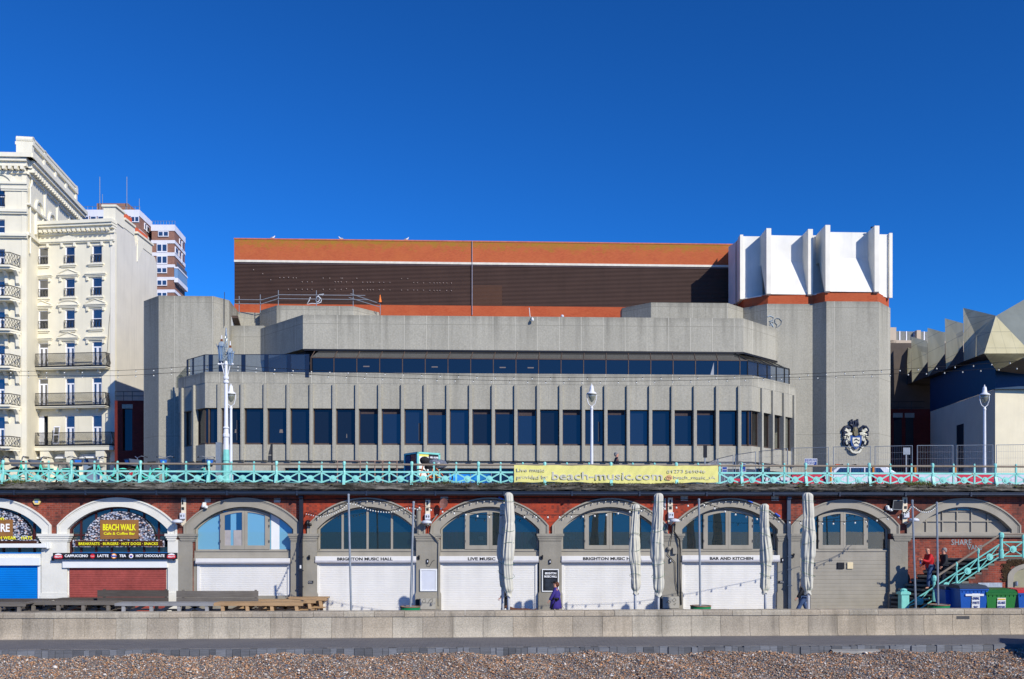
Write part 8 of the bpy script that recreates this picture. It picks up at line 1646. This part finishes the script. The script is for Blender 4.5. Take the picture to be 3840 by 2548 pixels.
pg = gull(0, 0, None, 'dark pigeon perched on the rightmost tall white blade', BLACK, 1, 1.0, pos=CF.W(Q[4][0]-.0, Q[4][1]+.8, zc1+.08)); pg.name = 'pigeon'
for o in list(pg.children): o.data = o.data.copy(); o.data.materials.clear(); o.data.materials.append(M('pigeon_grey', C(50, 54, 62), .7))
b = MB(BB); x = BB.X(1686); b.tube([(x, 3, 34.2), (x, 3, 34.2+1.1)], .03, 5); tag(b.build('roof_aerial', DKMET), 'thin dark aerial standing on the brick roof', 'aerial')
# camera and dome on the upper band
q = roof(1988, 1192, 23.75); t = thing('security_camera', q+Vector((0, -.3, 23.3)), 'white security camera on a bracket at the concrete parapet edge', 'camera'); b = MB(); b.tube([(q.x, q.y-.1, 23.75), (q.x-.1, q.y-.3, 24.6)], .035, 6); b.tube([(q.x, q.y-.1, 23.7), (q.x+.2, q.y-.7, 23.6)], .04, 6); b.build('bracket', WHITE, t); b = MB(); b.lathe([(.03, -.25), (.13, -.2), (.13, -.03), (.05, .08)], q.x+.2, q.y-.7, 23.5, 10); b.build('housing', WHITE, t, True)
q = roof(2110, 1186, 23.9); t = thing('dome_camera', q+Vector((0, .5, 23.75)), 'small pale dome camera on the concrete parapet', 'camera'); b = MB(); b.ball((q.x, q.y+.5, 24.0), .15, 10, 8); b.build('dome', GBX, t); b = MB(); b.tube([(q.x, q.y+.5, 23.7), (q.x, q.y+.5, 23.95)], .05, 6); b.build('stalk', DKMET, t)

# ---------------- people ----------------
def skin_data(name, V_, E_, R_, roots, sub=1):
    me = bpy.data.meshes.new(name); me.from_pydata(V_, E_, []); o = bpy.data.objects.new(name, me); COL.objects.link(o)
    sk = o.modifiers.new('s', 'SKIN'); sk.use_smooth_shade = True
    if not me.skin_vertices: me.attributes and None
    for i, d in enumerate(me.skin_vertices[0].data): d.radius = (R_[i], R_[i]) if not isinstance(R_[i], tuple) else R_[i]; d.use_root = i in roots
    ss = o.modifiers.new('u', 'SUBSURF'); ss.levels = sub; ss.render_levels = sub
    bpy.context.view_layer.update(); m2 = bpy.data.meshes.new_from_object(o.evaluated_get(bpy.context.evaluated_depsgraph_get())); bpy.data.objects.remove(o); m2.name = name; return m2
class Sk:
    def __init__(s): s.v = []; s.e = []; s.r = []; s.roots = []; s.n = {}
    def j(s, name, p, r, parent=None):
        s.n[name] = len(s.v); s.v.append(tuple(p)); s.r.append(r)
        if parent is None: s.roots.append(len(s.v)-1)
        else: s.e.append((s.n[parent], s.n[name]))
        return s
    def data(s, name, sub=1): return skin_data(name, s.v, s.e, s.r, set(s.roots), sub)
def obj_from(me, name, mat, parent=None):
    me.materials.clear(); me.materials.append(mat); o = bpy.data.objects.new(name, me); COL.objects.link(o); o.parent = parent
    for p in me.polygons: p.use_smooth = True
    return o
SKIN = M('skin', C(205, 150, 125, .95), .6, .06, 9)
def person(loc, face, label, H=1.75, stride=.25, arms=((.12, .1), (-.1, .15)), top=BLACK, legs=BLACK, hair=None, cap=None, coat=False, bend=0.0, shoes=BLACK, collar=None):
    """forward is local +x; arms = ((upper swing, elbow lift) left, right)"""
    k = H/1.75; P_ = {}
    lean = bend; 
    def q(x, y, z): 
        if z > .95: x += lean*(z-.95)
        return (x*k, y*k, z*k)
    leg = {}
    for s, nm in ((1, 'l'), (-1, 'r')):
        sw = stride*s; leg[nm] = [q(0, .085*s, .93), q(sw*.55+.05, .09*s, .50+.02*abs(sw)), q(sw*1.15-.02, .09*s, .085+(.06 if sw < 0 else 0)), q(sw*1.15+.12, .095*s, .04)]
    arm = {}
    for (up, el), (s, nm) in zip(arms, ((1, 'l'), (-1, 'r'))):
        sh = (.0, .185*s, 1.42); e_ = (up*.28*2.2, .235*s, 1.42-.29*math.cos(up*1.4)); w = (e_[0]+.10+el*.9*.25, .235*s, e_[2]-.25+el*.42); h = (w[0]+(w[0]-e_[0])*.3, w[1], w[2]+(w[2]-e_[2])*.3)
        arm[nm] = [q(*sh), q(*e_), q(*w), q(*h)]
    b = Sk(); b.j('pel', q(0, 0, .95), .12*k).j('bel', q(.0, 0, 1.1), .115*k, 'pel').j('che', q(.0, 0, 1.3), .13*k, 'bel').j('nck', q(.01, 0, 1.48), .055*k, 'che').j('jaw', q(.035, 0, 1.565), (.068*k, .075*k), 'nck').j('hd', q(.03, 0, 1.66), (.078*k, .095*k), 'jaw').j('crn', q(.02, 0, 1.72), (.05*k, .06*k), 'hd')
    for nm in 'lr':
        L = leg[nm]; b.j(nm+'h', L[0], .085*k, 'pel').j(nm+'k', L[1], .055*k, nm+'h').j(nm+'a', L[2], .038*k, nm+'k').j(nm+'t', L[3], .032*k, nm+'a')
        A = arm[nm]; b.j(nm+'s', A[0], .06*k, 'che').j(nm+'e', A[1], .042*k, nm+'s').j(nm+'w', A[2], .027*k, nm+'e').j(nm+'p', A[3], (.022*k, .036*k), nm+'w')
        d = Vector(A[3])-Vector(A[2]); d.normalize(); sd_ = Vector((1, 0, 0)) if abs(d.x) < .7 else Vector((0, 0, 1)); sd_ = (sd_-d*d.dot(sd_)).normalized()
        for f in range(4):
            o_ = Vector(A[3])+sd_*(.021*(1.5-f))*k; ln = (.062, .070, .066, .052)[f]*k; c = Vector((0, -.02 if nm == 'l' else .02, 0))*k
            b.j(f'{nm}f{f}a', o_+d*.01*k, .0085*k).j(f'{nm}f{f}b', o_+d*ln*.6, .0082*k, f'{nm}f{f}a').j(f'{nm}f{f}c', o_+d*ln+c, .007*k, f'{nm}f{f}b')
        o_ = Vector(A[2])+(Vector(A[3])-Vector(A[2]))*.4; b.j(nm+'th', o_+sd_*.02*k, .010*k).j(nm+'tj', o_+sd_*.045*k+d*.025*k, .009*k, nm+'th').j(nm+'tt', o_+sd_*.05*k+d*.055*k, .008*k, nm+'tj')
    # nose, ears
    b.j('no', q(.10, 0, 1.625), .012*k).j('nt', q(.128, 0, 1.61), .009*k, 'no')
    for s in (-1, 1): b.j(f'er{s}', q(.02, .078*s, 1.645), .012*k).j(f'eb{s}', q(.022, .085*s, 1.615), .010*k, f'er{s}')
    body = obj_from(b.data('person', 2), 'person', SKIN); body.location = loc; body.rotation_euler = (0, 0, face)
    tag(body, label, 'person')
    # face: eyes and mouth
    m = MB()
    for s in (-1, 1): m.ball(q(.108, .032*s, 1.655), .009*k, 6, 4)
    m.box(*(lambda p: (p[0]-.01, p[0]+.006))(q(.108, 0, 1.578)), -.022*k, .022*k, 1.576*k, 1.583*k); fo = m.build('eyes_and_mouth', M('dark_brown', C(60, 30, 28), .5)); fo.parent = body
    # top
    j = Sk(); j.j('hem', q(0, 0, .84 if not coat else .9), .16*k).j('pel', q(0, 0, .93), .17*k, 'hem').j('bel', q(.0, 0, 1.1), .168*k, 'pel').j('che', q(.0, 0, 1.3), .182*k, 'bel').j('nck', q(.01, 0, 1.47), .078*k, 'che')
    for nm in 'lr': A = arm[nm]; j.j(nm+'s', A[0], .095*k, 'che').j(nm+'e', A[1], .074*k, nm+'s').j(nm+'w', A[2], .056*k, nm+'e')
    obj_from(j.data('jacket', 1), 'coat' if coat else 'jacket', top, body)
    if coat:
        m = MB(); n = 16; v = []
        for z, r, dx in ((1.12, .165, 0), (.95, .195, .0), (.78, .215, .0), (.60, .24, .0), (.58, .225, 0)):
            for i in range(n): a = 2*math.pi*i/n; v.append((q(0, 0, z)[0]+r*k*1.05*math.cos(a)*(1+.05*math.cos(4*a)), r*k*.85*math.sin(a), z*k))
        m.add(v, [(p*n+i, p*n+(i+1) % n, (p+1)*n+(i+1) % n, (p+1)*n+i) for p in range(4) for i in range(n)]); sk_ = m.build('coat_skirt', top, None, True); sk_.parent = body
    t_ = Sk(); t_.j('pel', q(0, 0, .95), .135*k)
    for nm in 'lr': L = leg[nm]; t_.j(nm+'h', L[0], .112*k, 'pel').j(nm+'k', L[1], .082*k, nm+'h').j(nm+'a', L[2], .066*k, nm+'k')
    obj_from(t_.data('trousers', 1), 'trousers', legs, body)
    for nm in 'lr':
        L = leg[nm]; a, c = Vector(L[2]), Vector(L[3]); sh = Sk(); sh.j('h', (a.x-.05*k, a.y, a.z-.04*k), .042*k).j('m', (a.x+.06*k, a.y, a.z-.045*k), .045*k, 'h').j('t', (c.x+.06*k, c.y, c.z), .032*k, 'm'); obj_from(sh.data('shoe', 1), 'shoe', shoes, body)
    if hair:
        h = MB(); n = 14
        for i in range(7): pass
        h.ball(q(-.005, 0, 1.675), .105*k, 12, 8, (1.0, .9, .85)); 
        if coat: h.ball(q(-.07, 0, 1.60), .085*k, 10, 7, (1, 1.0, 1.3))
        else: h.ball(q(-.03, 0, 1.63), .088*k, 10, 7, (.9, 1, 1.0))
        ho = h.build('hair', hair, None, True); ho.parent = body
    if cap:
        h = MB(); h.ball(q(.01, 0, 1.70), .105*k, 12, 8, (1.08, .92, .62)); hx_, hy_, hz_ = q(.12, 0, 1.69); h.slab([(hx_-.06*k, -.07*k), (hx_+.07*k, -.04*k), (hx_+.085*k, 0), (hx_+.07*k, .04*k), (hx_-.06*k, .07*k)], hz_-.012, hz_); ho = h.build('cap', cap, None, True); ho.parent = body
    return body
PUR = M('purple_coat_cloth', C(62, 50, 130, .9), .8, .15, 8); JEAN = M('blue_jeans', C(70, 92, 130, .9), .9, .25, 10); NAVJ = M('navy_jacket_cloth', C(28, 34, 50, .9), .7, .2, 8); REDJ = M('red_jacket_cloth', C(190, 30, 38, .95), .7, .15, 6); DKJ = M('dark_jacket_cloth', C(36, 38, 44, .9), .7, .25, 8)
BRH = M('brown_hair', C(95, 55, 38), .7, .3, 20); GRH = M('grey_hair', C(140, 138, 135), .7, .3, 20); BLC = M('black_cap_cloth', (.012, .012, .014), .8)
w_ = person(tp(2084, 35.9), math.pi, 'woman in a long purple coat and dark hat walking left past the poster', 1.63, .22, ((.25, .1), (-.30, .15)), PUR, BLACK, BRH, BLC, True)
b = MB(); hl = tp(2108, 35.7, TZ+.66); b.tube([tuple(hl), (hl.x+.12, hl.y, hl.z-.18), (hl.x+.28, hl.y, hl.z-.5)], .008, 5); tag(b.build('dog_lead', WIRE), 'thin black lead hanging from the hand of the woman in purple', 'lead')
person(tp(3012, 36.3), math.pi, 'man in a black cap and dark jacket striding left behind the tall right parasol', 1.72, .36, ((.3, .15), (-.3, .2)), DKJ, JEAN, None, BLC)
person(tp(1899, 36.2), math.pi, 'person in dark clothes mostly hidden behind the two parasols at the Live Music arch', 1.72, .2, ((.15, .2), (-.2, .2)), DKJ, BLACK, BRH)
def on_stair(px, y): return ST.W(ST.X(px, y), y, 0)
def stair_z(px, y):
    x = ST.X(px, y)+1.45*y/1.5; i = int((x-xa_s)/((xb_s-xa_s)/nst)); return TZ+rise*(i+1)
xa_s, xb_s = ST.X(3440), ST.X(3752)
def best(px, z): return min([.3+.05*k for k in range(21)], key=lambda y: abs(stair_z(px, y)-z))
y_ = best(3488, 1.35); q = on_stair(3488, y_); q.z = stair_z(3488, y_); person(q, math.pi+.1, 'bald man in a bright red jacket looking down at a phone on the stairs', 1.78, .14, ((.3, .8), (.1, .3)), REDJ, JEAN, None, None, bend=.12)
ph_ = MB(); c = q+Vector((-.50, -.2, 1.12)); ph_.box(c.x-.03, c.x+.02, c.y-.04, c.y+.04, c.z-.02, c.z+.12); tag(ph_.build('phone', M('phone_blue', C(60, 90, 150), .3)), 'blue phone held up by the man in the red jacket', 'phone')
y_ = best(3541, 1.4); q = on_stair(3541, y_); q.z = stair_z(3541, y_); person(q, math.pi, 'grey haired man in a black jacket on the stairs behind the red jacket', 1.78, .12, ((.1, .2), (-.05, .2)), DKJ, NAVJ, GRH)
person(gp(2311, 43.2, DZ), 0, 'grey haired man in a navy jacket walking right behind the yellow banner', 1.74, .25, ((.2, .2), (-.2, .2)), NAVJ, NAVJ, GRH)
q = HW.W(hx(130, -.5), -.5, zrow(1674)); person(q, math.pi*.55, 'man in a black shirt working on the lowest hotel balcony', 1.8, .1, ((.4, .6), (.4, .6)), BLACK, M('grey_trousers', C(120, 118, 115), .8), None, None, bend=.3)
# dog whose back shows above the sea wall
dg = Sk(); dg.j('ch', (.2, 0, .50), .12).j('ab', (-.1, 0, .53), .10, 'ch').j('hp', (-.32, 0, .53), .10, 'ab').j('t1', (-.45, 0, .55), .025, 'hp').j('t2', (-.58, 0, .62), .015, 't1').j('nk', (.34, 0, .60), .07, 'ch').j('hd', (.44, 0, .68), .065, 'nk').j('mz', (.56, 0, .65), .035, 'hd')
for s in (-1, 1):
    dg.j(f'fs{s}', (.2, .07*s, .38), .05, 'ch').j(f'fk{s}', (.2, .08*s, .2), .028, f'fs{s}').j(f'fp{s}', (.23, .08*s, .03), .026, f'fk{s}'); dg.j(f'bk{s}', (-.26, .08*s, .36), .06, 'hp').j(f'bh{s}', (-.40, .08*s, .2), .026, f'bk{s}').j(f'bp{s}', (-.34, .08*s, .03), .026, f'bh{s}'); dg.j(f'ea{s}', (.41, .05*s, .72), .018).j(f'eb{s}', (.40, .07*s, .66), .012, f'ea{s}')
d = obj_from(dg.data('dog', 2), 'dog', M('brown_fur', C(100, 66, 50, .9), .9, .3, 15)); d.location = tp(1950, 34.2); d.rotation_euler = (0, 0, math.pi); d.scale = (1.12,)*3; tag(d, 'brown dog whose back just shows above the sea wall beside the parasols', 'dog')
